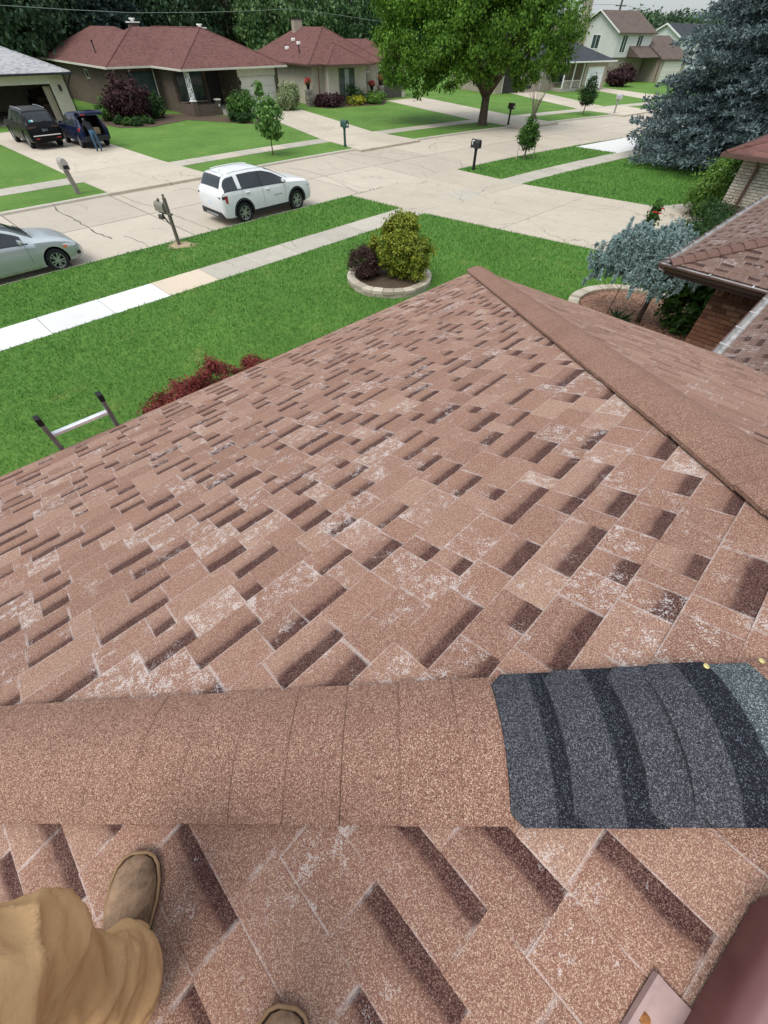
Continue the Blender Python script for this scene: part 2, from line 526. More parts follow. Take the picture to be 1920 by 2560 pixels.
for pix, w in (([(128, 513), (150, 530), (175, 543), (205, 560), (235, 580), (280, 597)], 0.10), ([(292, 484), (340, 505), (400, 522), (460, 547), (535, 577)], 0.05),
               ([(312, 590), (345, 602), (378, 620)], 0.05), ([(870, 384), (960, 395), (1050, 415), (1110, 440)], 0.05), ([(840, 448), (900, 470), (990, 476)], 0.04),
               ([(700, 418), (760, 425), (830, 445), (905, 490)], 0.05), ([(1075, 373), (1072, 365), (1090, 358), (1120, 356)], 0.05), ([(1090, 390), (1150, 402), (1160, 430)], 0.04),
               ([(1310, 330), (1380, 348), (1460, 352)], 0.05), ([(430, 478), (470, 470), (500, 480)], 0.05)):
    crack(pix, w * 0.7, 0.0, rd)
# ------------------------------------------------------------------ roof shingle materials
def shingle_mat(name, light, mid, dark, grain=560.0, chalk=1.0):
    t = NT(name)
    uv = t.n('UVMap', {'uv_map': 'cell'}).outputs[0]
    sx = t.n('SeparateXYZ', Vector=uv); u, v = sx.outputs[0], sx.outputs[1]      # place in the cell, 0..1
    at = t.n('Attribute', {'attribute_name': 'sh'})
    sc = t.n('SeparateColor', Color=at.outputs['Color'])
    typ, rnd, chk = sc.outputs[0], sc.outputs[1], sc.outputs[2]
    co = t.coord()
    vor = t.n('TexVoronoi', Vector=co, Scale=grain, Randomness=1.0)
    gr = t.n('SeparateColor', Color=vor.outputs['Color']).outputs[0]
    big = t.noise(1.1, co, 4, 0.6); med = t.noise(9, co, 4, 0.6)
    c = t.ramp(rnd, [(0.0, tuple(x * f for x, f in zip(mid, (0.62, 0.54, 0.54)))), (0.3, tuple(x * f for x, f in zip(mid, (0.95, 0.88, 0.86)))), (0.6, mid), (1.0, light)])
    c = t.mix(t.math('MULTIPLY', t.sstep(big, 0.42, 0.70), 0.35), c, tuple(x * f for x, f in zip(mid, (0.62, 0.60, 0.60))))
    speck = t.ramp(gr, [(0.0, tuple(x * 0.22 for x in mid)), (0.30, tuple(x * 0.75 for x in mid)), (0.62, mid), (0.85, (0.56, 0.40, 0.29)), (1.0, (0.68, 0.55, 0.42))])
    c = t.mix(0.55, c, speck)
    # shadow band printed in dark granules on the lower ply
    edge = t.math('ADD', v, t.math('MULTIPLY', t.math('SUBTRACT', med, 0.5), 0.22))
    edge = t.math('ADD', edge, t.math('MULTIPLY', t.math('SUBTRACT', t.math('FRACT', t.math('MULTIPLY', rnd, 7.3)), 0.5), 0.20))
    edge = t.math('ADD', edge, t.math('MULTIPLY', t.math('SUBTRACT', gr, 0.5), 0.07))
    band = t.math('MULTIPLY', t.sstep(edge, 0.60, 0.73), typ)
    dk = t.ramp(gr, [(0.0, tuple(x * 0.25 for x in dark)), (0.6, dark), (1.0, (0.20, 0.115, 0.09))])
    c = t.mix(t.math('MULTIPLY', t.math('MULTIPLY', t.sstep(edge, 0.30, 0.66), typ), 0.30), c, dk)
    c = t.mix(t.math('MULTIPLY', band, t.math('ADD', 0.58, t.math('MULTIPLY', med, 0.55)), True), c, dk)
    # pale scuffs where the granules have worn off, heaviest along the edges
    v2 = t.n('TexVoronoi', Vector=co, Scale=330.0, Randomness=1.0); g2 = t.n('SeparateColor', Color=v2.outputs['Color']).outputs[1]
    n1 = t.noise(28, co, 6, 0.75); n2 = t.noise(7.0, co, 4, 0.6)
    sc0 = t.math('MULTIPLY', t.sstep(n1, 0.40, 0.68), t.sstep(t.math('ADD', n2, t.math('MULTIPLY', chk, 0.24)), 0.555, 0.82))
    sc1 = t.sstep(t.math('ADD', g2, t.math('MULTIPLY', sc0, 0.95)), 0.98, 1.14)
    du = t.math('MINIMUM', u, t.math('SUBTRACT', 1.0, u)); dmin = t.math('MINIMUM', t.math('MULTIPLY', du, 1.3), v)
    ed = t.math('MULTIPLY', t.math('SUBTRACT', 1.0, t.sstep(dmin, 0.008, 0.045)), t.sstep(t.math('ADD', t.noise(14, co, 3, 0.6), t.math('MULTIPLY', chk, 0.22)), 0.40, 0.66))
    ck = t.math('MULTIPLY', t.math('MAXIMUM', t.math('MULTIPLY', sc1, t.math('ADD', chk, 0.45)), t.math('MULTIPLY', ed, 0.60)), chalk, True)
    c = t.mix(t.math('MULTIPLY', ck, 0.52), c, (0.70, 0.65, 0.63))
    t.bump(t.math('ADD', gr, t.math('MULTIPLY', med, 0.8)), 0.5, 0.004)
    return t.fin(c, 0.92, 0.12)
M_SHIN = shingle_mat('roof_shingle', (0.405, 0.255, 0.192), (0.288, 0.152, 0.112), (0.060, 0.024, 0.024))
M_SHIN2 = shingle_mat('dark_roof_shingle', (0.185, 0.105, 0.090), (0.125, 0.068, 0.060), (0.035, 0.017, 0.017))  # darker colour of the same shingle, for planes D, E and F
def cap_mat(name, mid, lightg, darkg, grain=560.0, band=False):
    t = NT(name); co = t.coord()
    vor = t.n('TexVoronoi', Vector=co, Scale=grain, Randomness=1.0)
    gr = t.n('SeparateColor', Color=vor.outputs['Color']).outputs[0]
    c = t.ramp(gr, [(0.0, darkg), (0.35, tuple(x * 0.8 for x in mid)), (0.7, mid), (1.0, lightg)])
    big = t.noise(3.0, co, 4, 0.6)
    c = t.mix(t.math('MULTIPLY', t.sstep(big, 0.4, 0.75), 0.35), c, tuple(x * 0.62 for x in mid))
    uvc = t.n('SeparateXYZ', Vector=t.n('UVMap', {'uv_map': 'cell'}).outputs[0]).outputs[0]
    lap_shade = t.math('MULTIPLY', t.math('SUBTRACT', 1.0, t.sstep(uvc, 0.008, 0.026)), 0.9)  # butt shadow at each lap, painted as a thin dark line
    c = t.mix(t.math('MULTIPLY', lap_shade, t.sstep(t.noise(1.6, co, 3), 0.40, 0.62)), c, tuple(x * 0.20 for x in mid))
    if band:
        uv = t.n('UVMap', {'uv_map': 'cell'}).outputs[0]; sx = t.n('SeparateXYZ', Vector=uv)
        e = t.math('ADD', sx.outputs[0], t.math('MULTIPLY', t.math('SUBTRACT', t.noise(30, co, 3), 0.5), 0.10))
        e = t.math('ADD', e, t.math('MULTIPLY', t.math('SUBTRACT', gr, 0.5), 0.06))
        b = t.sstep(e, 0.985, 1.015)
        c = t.mix(t.math('MULTIPLY', b, 0.92), c, t.ramp(gr, [(0.0, (0.004, 0.004, 0.006)), (0.8, (0.016, 0.017, 0.024)), (1.0, (0.10, 0.11, 0.13))]))
    t.bump(gr, 0.5, 0.004)
    return t.fin(c, 0.9, 0.15)
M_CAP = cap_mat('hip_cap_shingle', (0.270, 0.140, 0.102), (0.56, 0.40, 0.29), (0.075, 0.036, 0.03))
M_CAP2 = cap_mat('dark_cap_shingle', (0.165, 0.088, 0.070), (0.36, 0.25, 0.20), (0.05, 0.025, 0.022))  # darker cap colour to match the garage wing's roof
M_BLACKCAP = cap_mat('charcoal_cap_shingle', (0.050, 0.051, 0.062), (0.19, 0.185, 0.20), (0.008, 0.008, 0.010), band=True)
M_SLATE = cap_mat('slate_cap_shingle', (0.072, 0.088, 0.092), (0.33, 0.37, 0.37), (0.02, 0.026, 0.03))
M_BROWN = simple('brown_aluminium', (0.105, 0.058, 0.047), 0.45, 0.4, var=0.2, sc=3)
M_GALV = simple('gutter_inside', (0.40, 0.39, 0.38), 0.5, 0.4, var=0.35, sc=5)
M_WHITEMETAL = simple('white_metal', (0.78, 0.76, 0.72), 0.45, 0.4, var=0.08, sc=4)
M_MORTAR = simple('mortar', (0.16, 0.11, 0.085), 0.95, var=0.2, sc=12, bump=0.4)
def brick_one(name, a, b, c3):
    t = NT(name)
    oi = t.n('ObjectInfo').outputs['Random']; co = t.coord()
    f = t.math('ADD', t.math('MULTIPLY', oi, 0.75), t.math('MULTIPLY', t.noise(18, co, 5, 0.7), 0.35))
    c = t.ramp(f, [(0.1, a), (0.5, b), (1.0, c3)])
    t.bump(t.noise(70, co, 5, 0.7), 0.6, 0.006)
    return t.fin(c, 0.9, 0.2)
M_BRICK = brick_one('red_brick', (0.13, 0.05, 0.032), (0.23, 0.10, 0.06), (0.36, 0.19, 0.12))
M_WBRICK = brick_one('cream_brick', (0.34, 0.28, 0.21), (0.50, 0.44, 0.35), (0.64, 0.58, 0.48))

# ------------------------------------------------------------------ the house underfoot; local axes: U right along the street, V towards the street
HZ, PI4 = 0.0, R(45)
own = thing('brick_house', 'brown shingled hip roof underfoot with worn pale scuffs above red brick walls', 'house', (0, 0, 0), PI4)
PT = 1.0 / 3.0
CF = 1.0 / math.sqrt(1 + PT * PT)
VE, UB, UC, UR, VR = 3.85, -3.594, 5.83, 1.117, -0.863
ZE = 4.29 - PT * VE
DV, EU, EV = 0.35, 8.34, 1.91           # eave lines of the recessed middle and of the garage wing
BACK = -6.0
roof_planes = {   # name: (plan up-slope direction, a point of the eave, plan outline)
    'A': ((0, -1), (UC, VE), [(UB, VE), (UC, VE), (UR, VR)]),
    'B': ((1, 0), (UB, VE), [(UB, VE), (UR, VR), (UR, BACK), (UB, BACK)]),
    'C': ((-1, 0), (UC, BACK), [(UC, VE), (UC, DV), (UR, DV - UC + UR), (UR, VR)]),
    'D': ((0, -1), (16, DV), [(UC, DV), (EU, DV), (10.69, -2.0), (10.69, -4.36), (UR, -4.36)]),
    'E': ((1, 0), (EU, EV), [(EU, EV), (EU, DV), (EU + 2.2, DV - 2.2), (EU + 3.76, DV - 2.2)]),
    'F': ((0, -1), (17, EV), [(EU, EV), (17, EV), (17, DV - 2.2), (EU + 3.76, DV - 2.2)]),
}
def roof_z(h, o, p): return ZE + PT * ((p[0] - o[0]) * h[0] + (p[1] - o[1]) * h[1])
rm = MB()
for k_, (h, o, poly) in roof_planes.items():
    rm.add([(p[0], p[1], roof_z(h, o, p) - 0.006) for p in poly], [tuple(range(len(poly)))])
roof = rm.build('roof', M_SHIN, own)
def clip_poly(poly, a, b, c):            # keep a*x+b*y<=c
    out = []
    for i in range(len(poly)):
        p, q = poly[i], poly[(i + 1) % len(poly)]
        dp, dq = a * p[0] + b * p[1] - c, a * q[0] + b * q[1] - c
        if dp <= 0: out.append(p)
        if (dp < 0 < dq) or (dq < 0 < dp):
            w = dp / (dp - dq); out.append((p[0] + (q[0] - p[0]) * w, p[1] + (q[1] - p[1]) * w))
    return out
EXPO = 0.1435
cells = []
c45, s45 = math.cos(PI4), math.sin(PI4)
def proj_px(p):                          # local roof point to photograph pixels
    x, y, z = p[0] * c45 - p[1] * s45, p[0] * s45 + p[1] * c45, p[2] - CAM_H
    cp, sp = math.cos(PITCH), math.sin(PITCH)
    d = y * cp - z * sp
    if d < 0.05: return None
    return (960 + FPX * x / d, 1280 + FPX * (-y * sp - z * cp) / d, d)
srnd = random.Random(21)
for k_, (h, o, poly) in roof_planes.items():
    e = (h[1], -h[0])
    xs = [((p[0] - o[0]) * e[0] + (p[1] - o[1]) * e[1], ((p[0] - o[0]) * h[0] + (p[1] - o[1]) * h[1]) / CF) for p in poly]
    cx_, cy_ = sum(p[0] for p in xs) / len(xs), sum(p[1] for p in xs) / len(xs)
    smax = max(p[1] for p in xs); xmin = min(p[0] for p in xs); xmax = max(p[0] for p in xs)
    G = Vector((h[0] * CF, h[1] * CF, PT * CF)); E_ = Vector((e[0], e[1], 0)); N_ = E_.cross(G); O_ = Vector((o[0], o[1], ZE))
    nrow = int(smax / EXPO) + 1
    for r_ in range(nrow):
        s0, s1 = r_ * EXPO, (r_ + 1) * EXPO
        x = xmin - srnd.uniform(0, 0.3)
        prev = 0
        while x < xmax:
            w = srnd.choice((0.08, 0.11, 0.14, 0.16, 0.18, 0.20, 0.24, 0.27) if k_ != 'B' else (0.12, 0.16, 0.19, 0.22, 0.26, 0.30))
            typ = 1 if (prev == 0 and srnd.random() < 0.82) or (prev == 1 and srnd.random() < 0.05) else 0
            if k_ == 'C' and srnd.random() < 0.75: typ = 0
            prev = typ
            cell = [(x, s0), (x + w, s0), (x + w, s1), (x, s1)]
            for i in range(len(xs)):
                p, q = xs[i], xs[(i + 1) % len(xs)]
                a_, b_ = q[1] - p[1], -(q[0] - p[0]); c_ = a_ * p[0] + b_ * p[1]
                if a_ * cx_ + b_ * cy_ > c_: a_, b_, c_ = -a_, -b_, -c_
                cell = clip_poly(cell, a_, b_, c_)
                if len(cell) < 3: break
            if len(cell) >= 3:
                chk = max(0.0, srnd.gauss(0.26, 0.30)) + (srnd.uniform(0.5, 0.95) if srnd.random() < 0.17 else 0)
                if k_ in 'DEF': chk *= 0.9
                if k_ == 'B': chk *= 0.45
                if k_ == 'C': chk *= 0.35
                if typ: chk *= 0.6
                tone = srnd.random() * (0.85 if typ else 1.0)
                hb = 0.0030 if typ else 0.0055
                top = []
                for (a, b) in cell:
                    f = (b - s0) / EXPO
                    top.append(O_ + E_ * a + G * b + N_ * (hb * (1 - f) + 0.001 * f))
                bot = [O_ + E_ * a + G * b - N_ * 0.004 for a, b in cell]
                uv = [((a - x) / w, (b - s0) / EXPO) for a, b in cell]
                cc = sum(top, Vector()) / len(top)
                pj = proj_px(cc)
                size = 0
                if pj and -150 < pj[0] < 2070 and 0 < pj[1] < 2700:
                    pts = [proj_px(t_) for t_ in top]
                    if all(pts):
                        size = abs(sum(pts[i][0] * pts[(i + 1) % len(pts)][1] - pts[(i + 1) % len(pts)][0] * pts[i][1] for i in range(len(pts)))) / 2
                        if k_ in 'CF': size *= 0.2
                cells.append((size, k_, top, bot, uv, typ, tone, min(chk, 1.4)))
            x += w
def cells_mesh(name, cl):
    V = []; F = []; UV = []; AT = []
    for (_, k_, top, bot, uv, typ, tone, chk) in cl:
        b = len(V); n = len(top)
        V += [tuple(p) for p in top] + [tuple(p) for p in bot]
        F.append(tuple(range(b, b + n))); UV += uv; AT += [(typ, tone, chk, 1)] * n
        for i in range(n):
            j = (i + 1) % n
            F.append((b + i, b + n + i, b + n + j, b + j)); UV += [uv[i], uv[i], uv[j], uv[j]]; AT += [(0, tone * 0.3, chk * 0.6, 1)] * 4
    me = bpy.data.meshes.new(name); me.from_pydata(V, [], F)
    me.uv_layers.new(name='cell').data.foreach_set('uv', np.array(UV, np.float32).ravel())
    me.color_attributes.new('sh', 'FLOAT_COLOR', 'CORNER').data.foreach_set('color', np.array(AT, np.float32).ravel())
    return me
cells.sort(key=lambda c: -c[0])
for c_ in cells[:290]:
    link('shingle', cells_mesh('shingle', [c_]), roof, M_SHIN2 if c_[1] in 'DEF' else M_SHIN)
rest = cells[290:]
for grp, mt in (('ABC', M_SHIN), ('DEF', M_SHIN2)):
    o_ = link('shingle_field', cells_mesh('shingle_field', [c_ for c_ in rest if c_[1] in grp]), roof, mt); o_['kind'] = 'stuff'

# hip caps --------------------------------------------------------
def cap_piece(p0, p1, lift0, lift1, half, mat, name='hip_cap', parent=None, round_=0.035, drop=0.2357, thick=0.016, chamf=0.0, u01=(0, 1), nd=14, edge=0.024):
    """one cap shingle bent over a hip from p0 (lower, butt end) to p1; local house coordinates"""
    p0, p1 = Vector(p0), Vector(p1)
    d = (p1 - p0); dh = Vector((d.x, d.y, 0)).normalized(); q = Vector((-dh.y, dh.x, 0))
    rows = []; uvs = []
    fr = [0, 1] if not chamf else [0, chamf / d.length * 0.5, chamf / d.length, 1]
    for f in fr:
        hw = half
        if chamf: hw = half - chamf * max(0, 1 - f * d.length / chamf) * 0.9
        row = []
        for i in range(nd + 1):
            t_ = -1 + 2 * i / nd
            dd = t_ * hw
            z = -drop * (math.sqrt(dd * dd + round_ ** 2) - round_) + lift0 + (lift1 - lift0) * f
            z -= edge * abs(t_) ** 2.6
            row.append(p0 + d * f + q * dd + Vector((0, 0, z)))
            uvs.append((u01[0] + (u01[1] - u01[0]) * f, i / nd))
        rows.append(row)
    n = nd + 1; V = [v for r_ in rows for v in r_]; nt = len(V)
    V += [v - Vector((0, 0, thick)) for v in V]
    F = []
    for i in range(len(rows) - 1):
        for j in range(nd): F.append((i * n + j, i * n + j + 1, (i + 1) * n + j + 1, (i + 1) * n + j))
    m = len(rows) - 1
    for j in range(nd): F.append((j + 1, j, nt + j, nt + j + 1)); F.append((m * n + j, m * n + j + 1, nt + m * n + j + 1, nt + m * n + j))
    for i in range(m):
        F.append((i * n, (i + 1) * n, nt + (i + 1) * n, nt + i * n)); F.append(((i + 1) * n + nd, i * n + nd, nt + i * n + nd, nt + (i + 1) * n + nd))
    me = bpy.data.meshes.new(name); me.from_pydata([tuple(v) for v in V], [], F)
    vidx = [0] * len(me.loops); me.loops.foreach_get('vertex_index', vidx)
    ua = np.array([uvs[i % nt] for i in vidx], np.float32)
    me.uv_layers.new(name='cell').data.foreach_set('uv', ua.ravel())
    me.polygons.foreach_set('use_smooth', [i < (len(rows) - 1) * nd for i in range(len(F))])
    bm = bmesh.new(); bm.from_mesh(me); bmesh.ops.recalc_face_normals(bm, faces=bm.faces); bm.to_mesh(me); bm.free()
    me.polygons.foreach_set('use_smooth', [True] * len(F))
    me.set_sharp_from_angle(angle=R(35))
    return link(name, me, parent or roof, mat)
def cap_run(a, b, mat, half=0.155, ex=0.1435, l0=0.050, l1=0.0445, jit=0.0015, **kw):
    a, b = Vector(a), Vector(b); L = (b - a).length; n = int(math.ceil(L / ex - 0.05)); d = (b - a) / L
    for i in range(n):
        j0 = srnd.uniform(-jit, jit)
        cap_piece(a + d * (i * ex), a + d * min(L, (i + 1) * ex + 0.012), l0 + j0, l1 + j0, half + srnd.uniform(-jit, jit), mat, **kw)
def WL(x, y, z): return ((x + y) * c45, (y - x) * c45, z)
YH = 0.18
def near_hip(x): 
    U, V, _ = WL(x, YH, 0); return (U, V, 4.29 - PT * V)
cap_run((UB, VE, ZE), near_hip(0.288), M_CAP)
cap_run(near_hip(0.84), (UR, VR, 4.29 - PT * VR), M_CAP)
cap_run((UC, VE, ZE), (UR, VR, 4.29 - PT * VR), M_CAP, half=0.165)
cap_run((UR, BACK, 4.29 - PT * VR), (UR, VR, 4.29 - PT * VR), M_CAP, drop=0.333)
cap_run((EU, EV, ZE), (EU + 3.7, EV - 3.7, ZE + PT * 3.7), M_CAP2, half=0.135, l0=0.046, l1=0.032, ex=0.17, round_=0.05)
# patch of new charcoal caps on the near hip
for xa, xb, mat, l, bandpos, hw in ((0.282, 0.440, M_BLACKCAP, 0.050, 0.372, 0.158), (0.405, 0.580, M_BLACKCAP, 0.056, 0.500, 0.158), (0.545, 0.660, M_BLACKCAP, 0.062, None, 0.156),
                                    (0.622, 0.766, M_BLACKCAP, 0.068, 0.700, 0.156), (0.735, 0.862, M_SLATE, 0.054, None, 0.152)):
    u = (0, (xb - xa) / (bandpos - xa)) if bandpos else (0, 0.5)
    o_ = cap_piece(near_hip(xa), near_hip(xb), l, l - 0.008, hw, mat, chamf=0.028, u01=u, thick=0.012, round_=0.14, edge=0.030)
    o_['label'] = 'slate grey cap shingle' if mat is M_SLATE else 'new charcoal cap shingle'
M_NAIL = simple('nail_head', (0.62, 0.52, 0.22), 0.35, 0.5, 0.6, var=0.1)
for xn, dy in ((0.758, 0.141), (0.888, 0.152), (0.775, -0.073)):
    U, V, z = near_hip(xn)
    a_, b_, _ = WL(xn, YH + dy, 0)
    m = MB(); m.lathe([(0.0065, 0), (0.0065, 0.002), (0.003, 0.0032), (0.0001, 0.0034)], 10, (a_, b_, z - 0.2357 * (abs(dy) - 0.02) + (0.069 if xn < 0.80 else 0.052) - 0.018 * (abs(dy) / 0.16) ** 2.6))
    m.build('nail', M_NAIL, roof)
# gutters, fascia, soffit, walls ---------------------------------
def gutter(a, b, out, name='gutter', w=0.11, hgt=0.10, mat=None, parent=own, z=ZE):
    """open K-profile gutter along a-b (plan, local) hung outside the eave; out = outward plan direction"""
    a, b, n = Vector((*a, 0)), Vector((*b, 0)), Vector((*out, 0))
    prof = [(0.0, -0.02), (0.0, -hgt), (w * 0.62, -hgt), (w * 0.80, -hgt * 0.55), (w, -hgt * 0.35), (w, -0.012), (w - 0.018, -0.012), (w - 0.018, -0.03), (w * 0.74, -hgt * 0.5), (w * 0.58, -hgt + 0.008), (0.006, -hgt + 0.008), (0.006, -0.02)]
    m = MB(); rings = [[tuple(p + n * (x + 0.004) + Vector((0, 0, z + y))) for x, y in prof] for p in (a, b)]
    m.loft(rings, True, True, True)
    o = m.build(name, [mat or M_BROWN, M_GALV], parent)
    for pl in o.data.polygons:
        i = pl.index
        if 7 <= i <= 10: pl.material_index = 1
    L = (b - a).length; d = (b - a).normalized(); cnt = int(L / 0.6)
    for i in range(cnt):
        p = a + d * (0.3 + i * 0.6); h = MB()
        q = d * 0.012
        h.add([tuple(p + s_ * q + n * x + Vector((0, 0, z + zz))) for s_ in (-1, 1) for x, zz in ((0.0, -0.012), (w, -0.008), (w, -0.002), (0.0, -0.006))], [(0, 1, 2, 3), (7, 6, 5, 4), (0, 4, 5, 1), (3, 2, 6, 7), (1, 5, 6, 2)])
        h.build('gutter_hanger', M_GALV, o)
    return o
def fascia(a, b, out, parent=own, z=ZE, h=0.17, mat=None):
    a, b, n = Vector((*a, 0)), Vector((*b, 0)), Vector((*out, 0))
    m = MB(); m.loft([[tuple(p - n * 0.002 + Vector((0, 0, z - 0.012))), tuple(p - n * 0.002 + Vector((0, 0, z - h))), tuple(p - n * 0.03 + Vector((0, 0, z - h))), tuple(p - n * 0.03 + Vector((0, 0, z - 0.03)))] for p in (a, b)], True, True, True)
    return m.build('fascia', mat or M_BROWN, parent)
fascia((UB, VE), (UC, VE), (0, 1)); fascia((UC, VE), (UC, DV), (1, 0)); fascia((UC, DV), (EU, DV), (0, 1)); fascia((EU, DV), (EU, EV), (-1, 0)); fascia((EU, EV), (17, EV), (0, 1)); fascia((UB, BACK), (UB, VE), (-1, 0))
m = MB()
for a_, b_, n_ in (((UB, VE), (UC, VE), (0, 1)), ((UC, VE), (UC, DV), (1, 0))):       # slim drip edge on the front wing
    a, b, n = Vector((*a_, 0)), Vector((*b_, 0)), Vector((*n_, 0))
    m.loft([[tuple(p + n * x + Vector((0, 0, ZE + y))) for x, y in ((-0.05, 0.004), (0.018, -0.002), (0.020, -0.045), (-0.001, -0.045))] for p in (a, b)], True, True, True)
m.build('drip_edge', simple('drip_edge_brown', (0.20, 0.095, 0.06), 0.5, 0.3, var=0.2, sc=4), own)
gutter((UC + 0.02, DV), (EU - 0.02, DV), (0, 1)); gutter((EU, DV + 0.02), (EU, EV + 0.11), (-1, 0)); gutter((EU - 0.11, EV), (17, EV), (0, 1))
OV = 0.45
EOV = 0.77
walls = [(UB + OV, BACK), (UB + OV, VE - OV), (UC - OV, VE - OV), (UC - OV, DV - OV), (EU + OV, DV - OV), (EU + OV, EV - EOV), (16.6, EV - EOV), (16.6, BACK)]
m = MB(); m.prism(walls, 0.0, ZE - 0.16); m.build('wall', M_MORTAR, own)
sf = MB()
sf.box(UB, UC, VE - OV, VE, ZE - 0.165, ZE - 0.15); sf.box(UC - OV, UC, DV - 0.001, VE - OV - 0.001, ZE - 0.165, ZE - 0.15); sf.box(UC - OV + 0.001, EU + OV, DV - OV, DV - 0.002, ZE - 0.165, ZE - 0.15); sf.box(EU, EU + OV, DV, EV - EOV, ZE - 0.165, ZE - 0.15); sf.box(EU, 17, EV - EOV + 0.001, EV, ZE - 0.165, ZE - 0.15)
sf.build('soffit', M_BROWN, own)
# laid bricks on the garage wing's side wall (the one that shows) and a few courses of its front
def lay_bricks(parent, p, d, n, length, z0, z1, mat, bl=0.203, bh=0.062, gap=0.011, limit=300, soldier=True):
    """single bricks on a wall face: p start (plan), d along, n outward"""
    d, n, p = Vector((*d, 0)), Vector((*n, 0)), Vector((*p, 0)); cnt = 0
    rows = int((z1 - z0) / (bh + gap)); cache = {}
    for r_ in range(rows):
        z = z1 - (r_ + 1) * (bh + gap)
        sold = soldier and r_ < 3
        if sold and r_ > 0: continue
        zz0, zz1 = (z1 - 3 * (bh + gap), z1 - gap) if sold else (z, z + bh)
        wl = bh if sold else bl
        x = 0.0 if (r_ % 2 == 0 or sold) else -0.107
        while x < length - 0.02:
            a, b = max(x, 0.0), min(x + wl, length)
            if b - a > 0.03 and cnt < limit:
                key = (round(b - a, 3), sold)
                if key not in cache:
                    L = b - a; hh = zz1 - zz0; q = 0.004
                    ms = MB()
                    pr = []
                    for off, ins in ((-0.02, 0), (0.012, 0), (0.016, q)):
                        pr.append([tuple(d * (xx) + n * off + Vector((0, 0, zz_))) for xx, zz_ in ((ins, ins), (L - ins, ins), (L - ins, hh - ins), (ins, hh - ins))])
                    ms.loft(pr, True, False, True)
                    me = bpy.data.meshes.new('brick'); me.from_pydata(ms.v, [], ms.f); me.materials.append(mat)
                    bm = bmesh.new(); bm.from_mesh(me); bmesh.ops.recalc_face_normals(bm, faces=bm.faces); bm.to_mesh(me); bm.free()
                    cache[key] = me
                o = bpy.data.objects.new('brick', cache[key]); COL.objects.link(o); o.parent = parent
                o.location = tuple(p + d * a + n * srnd.uniform(-0.0015, 0.002) + Vector((0, 0, zz0)))
                cnt += 1
            x += wl + gap
wall_face = MB(); wall_face.box(EU + OV - 0.004, EU + OV + 0.01, DV - OV, EV - EOV + 0.0, 0.0, ZE - 0.17)
wf = wall_face.build('side_wall', M_MORTAR, own)
lay_bricks(wf, (EU + OV - 0.004, EV - EOV + 0.012), (0, -1), (-1, 0), EV - DV - EOV + OV, 0.1, ZE - 0.17, M_BRICK)
# low roof vent with its flange, up-slope beside the near hip
def hitB(px, py, up=0.0):
    r = ray(px, py); ru = (r[0] + r[1]) * c45
    zb = 4.205 + up
    k2 = (zb - CAM_H) / (r[2] - PT * ru)
    x, y = r[0] * k2, r[1] * k2
    return ((x + y) * c45, (y - x) * c45)

vent = MB()
def onB(u, v, up): return (u, v, 4.205 + PT * u + up)
def vring(u0, u1, v0, v1, up, r):
    pts = []
    for cu, cv, a0 in ((u1 - r, v1 - r, 0), (u0 + r, v1 - r, 90), (u0 + r, v0 + r, 180), (u1 - r, v0 + r, 270)):
        for i in range(5):
            a = R(a0 + i * 22.5); pts.append(onB(cu + r * math.cos(a), cv + r * math.sin(a), up))
    return pts
vent.loft([vring(0.08, 0.48, -0.97, -0.555, 0.012, 0.05), vring(0.08, 0.48, -0.97, -0.555, 0.075, 0.05), vring(0.088, 0.472, -0.962, -0.563, 0.095, 0.045), vring(0.11, 0.45, -0.94, -0.585, 0.106, 0.04)], True, False, True)
M_VENT = simple('vent_paint', (0.14, 0.054, 0.052), 0.42, 0.4, var=0.2, sc=5)
vent_o = vent.build('roof_vent', M_VENT, own, smooth=True); vent_o.data.set_sharp_from_angle(angle=R(50))
fl = MB()
fl.loft([[onB(u, v, up) for u, up in ((-0.02, 0.013), (0.232, 0.013), (0.232, 0.009), (-0.02, 0.009))] for v in (-0.99, -0.50)], True, True, True)
fl.loft([[onB(u, v, up) for v, up in ((-0.506, 0.011), (-0.503, 0.018), (-0.494, 0.018), (-0.490, 0.008))] for u in (-0.02, 0.232)], True, True, True)
fl.build('flange', simple('flange_paint', (0.30, 0.20, 0.185), 0.5, 0.4, var=0.3, sc=12), vent_o)
a_, b_ = hitB(1612, 2545, 0.014)
nl = MB(); nl.lathe([(0.011, 0), (0.010, 0.003), (0.004, 0.005), (0.0001, 0.005)], 12, onB(a_, b_, 0.012)); nl.build('nail', simple('rust', (0.26, 0.11, 0.035), 0.9, var=0.5, sc=90), vent_o)
# ------------------------------------------------------------------ foliage builders
def leaves(C, size, droop=0.3, aspect=0.6, out=None, jit=0.35, seed=1, curl=0.15, flat=0.0):
    """rhombic leaves at points C (n,3); out = outward directions that bias the leaf normals"""
    r = np.random.default_rng(seed); n = len(C); C = np.asarray(C)
    nrm = r.normal(size=(n, 3))
    if out is not None: nrm = nrm * 0.8 + out * 1.0
    nrm[:, 2] += flat
    nrm /= np.linalg.norm(nrm, axis=1)[:, None] + 1e-9
    t = r.normal(size=(n, 3)); t[:, 2] -= droop * 2
    t -= nrm * (t * nrm).sum(1)[:, None]; t /= np.linalg.norm(t, axis=1)[:, None] + 1e-9
    b = np.cross(nrm, t)
    L = size * (1 + jit * r.normal(size=n)).clip(0.4, 1.8)
    W = L * aspect
    m = C + t * (L * 0.45)[:, None]
    V = np.stack([C, m + b * (W * 0.5)[:, None] + nrm * (L * curl)[:, None], C + t * L[:, None], m - b * (W * 0.5)[:, None] + nrm * (L * curl)[:, None]], 1).reshape(-1, 3)
    F = np.arange(n * 4).reshape(n, 4)
    return V, F
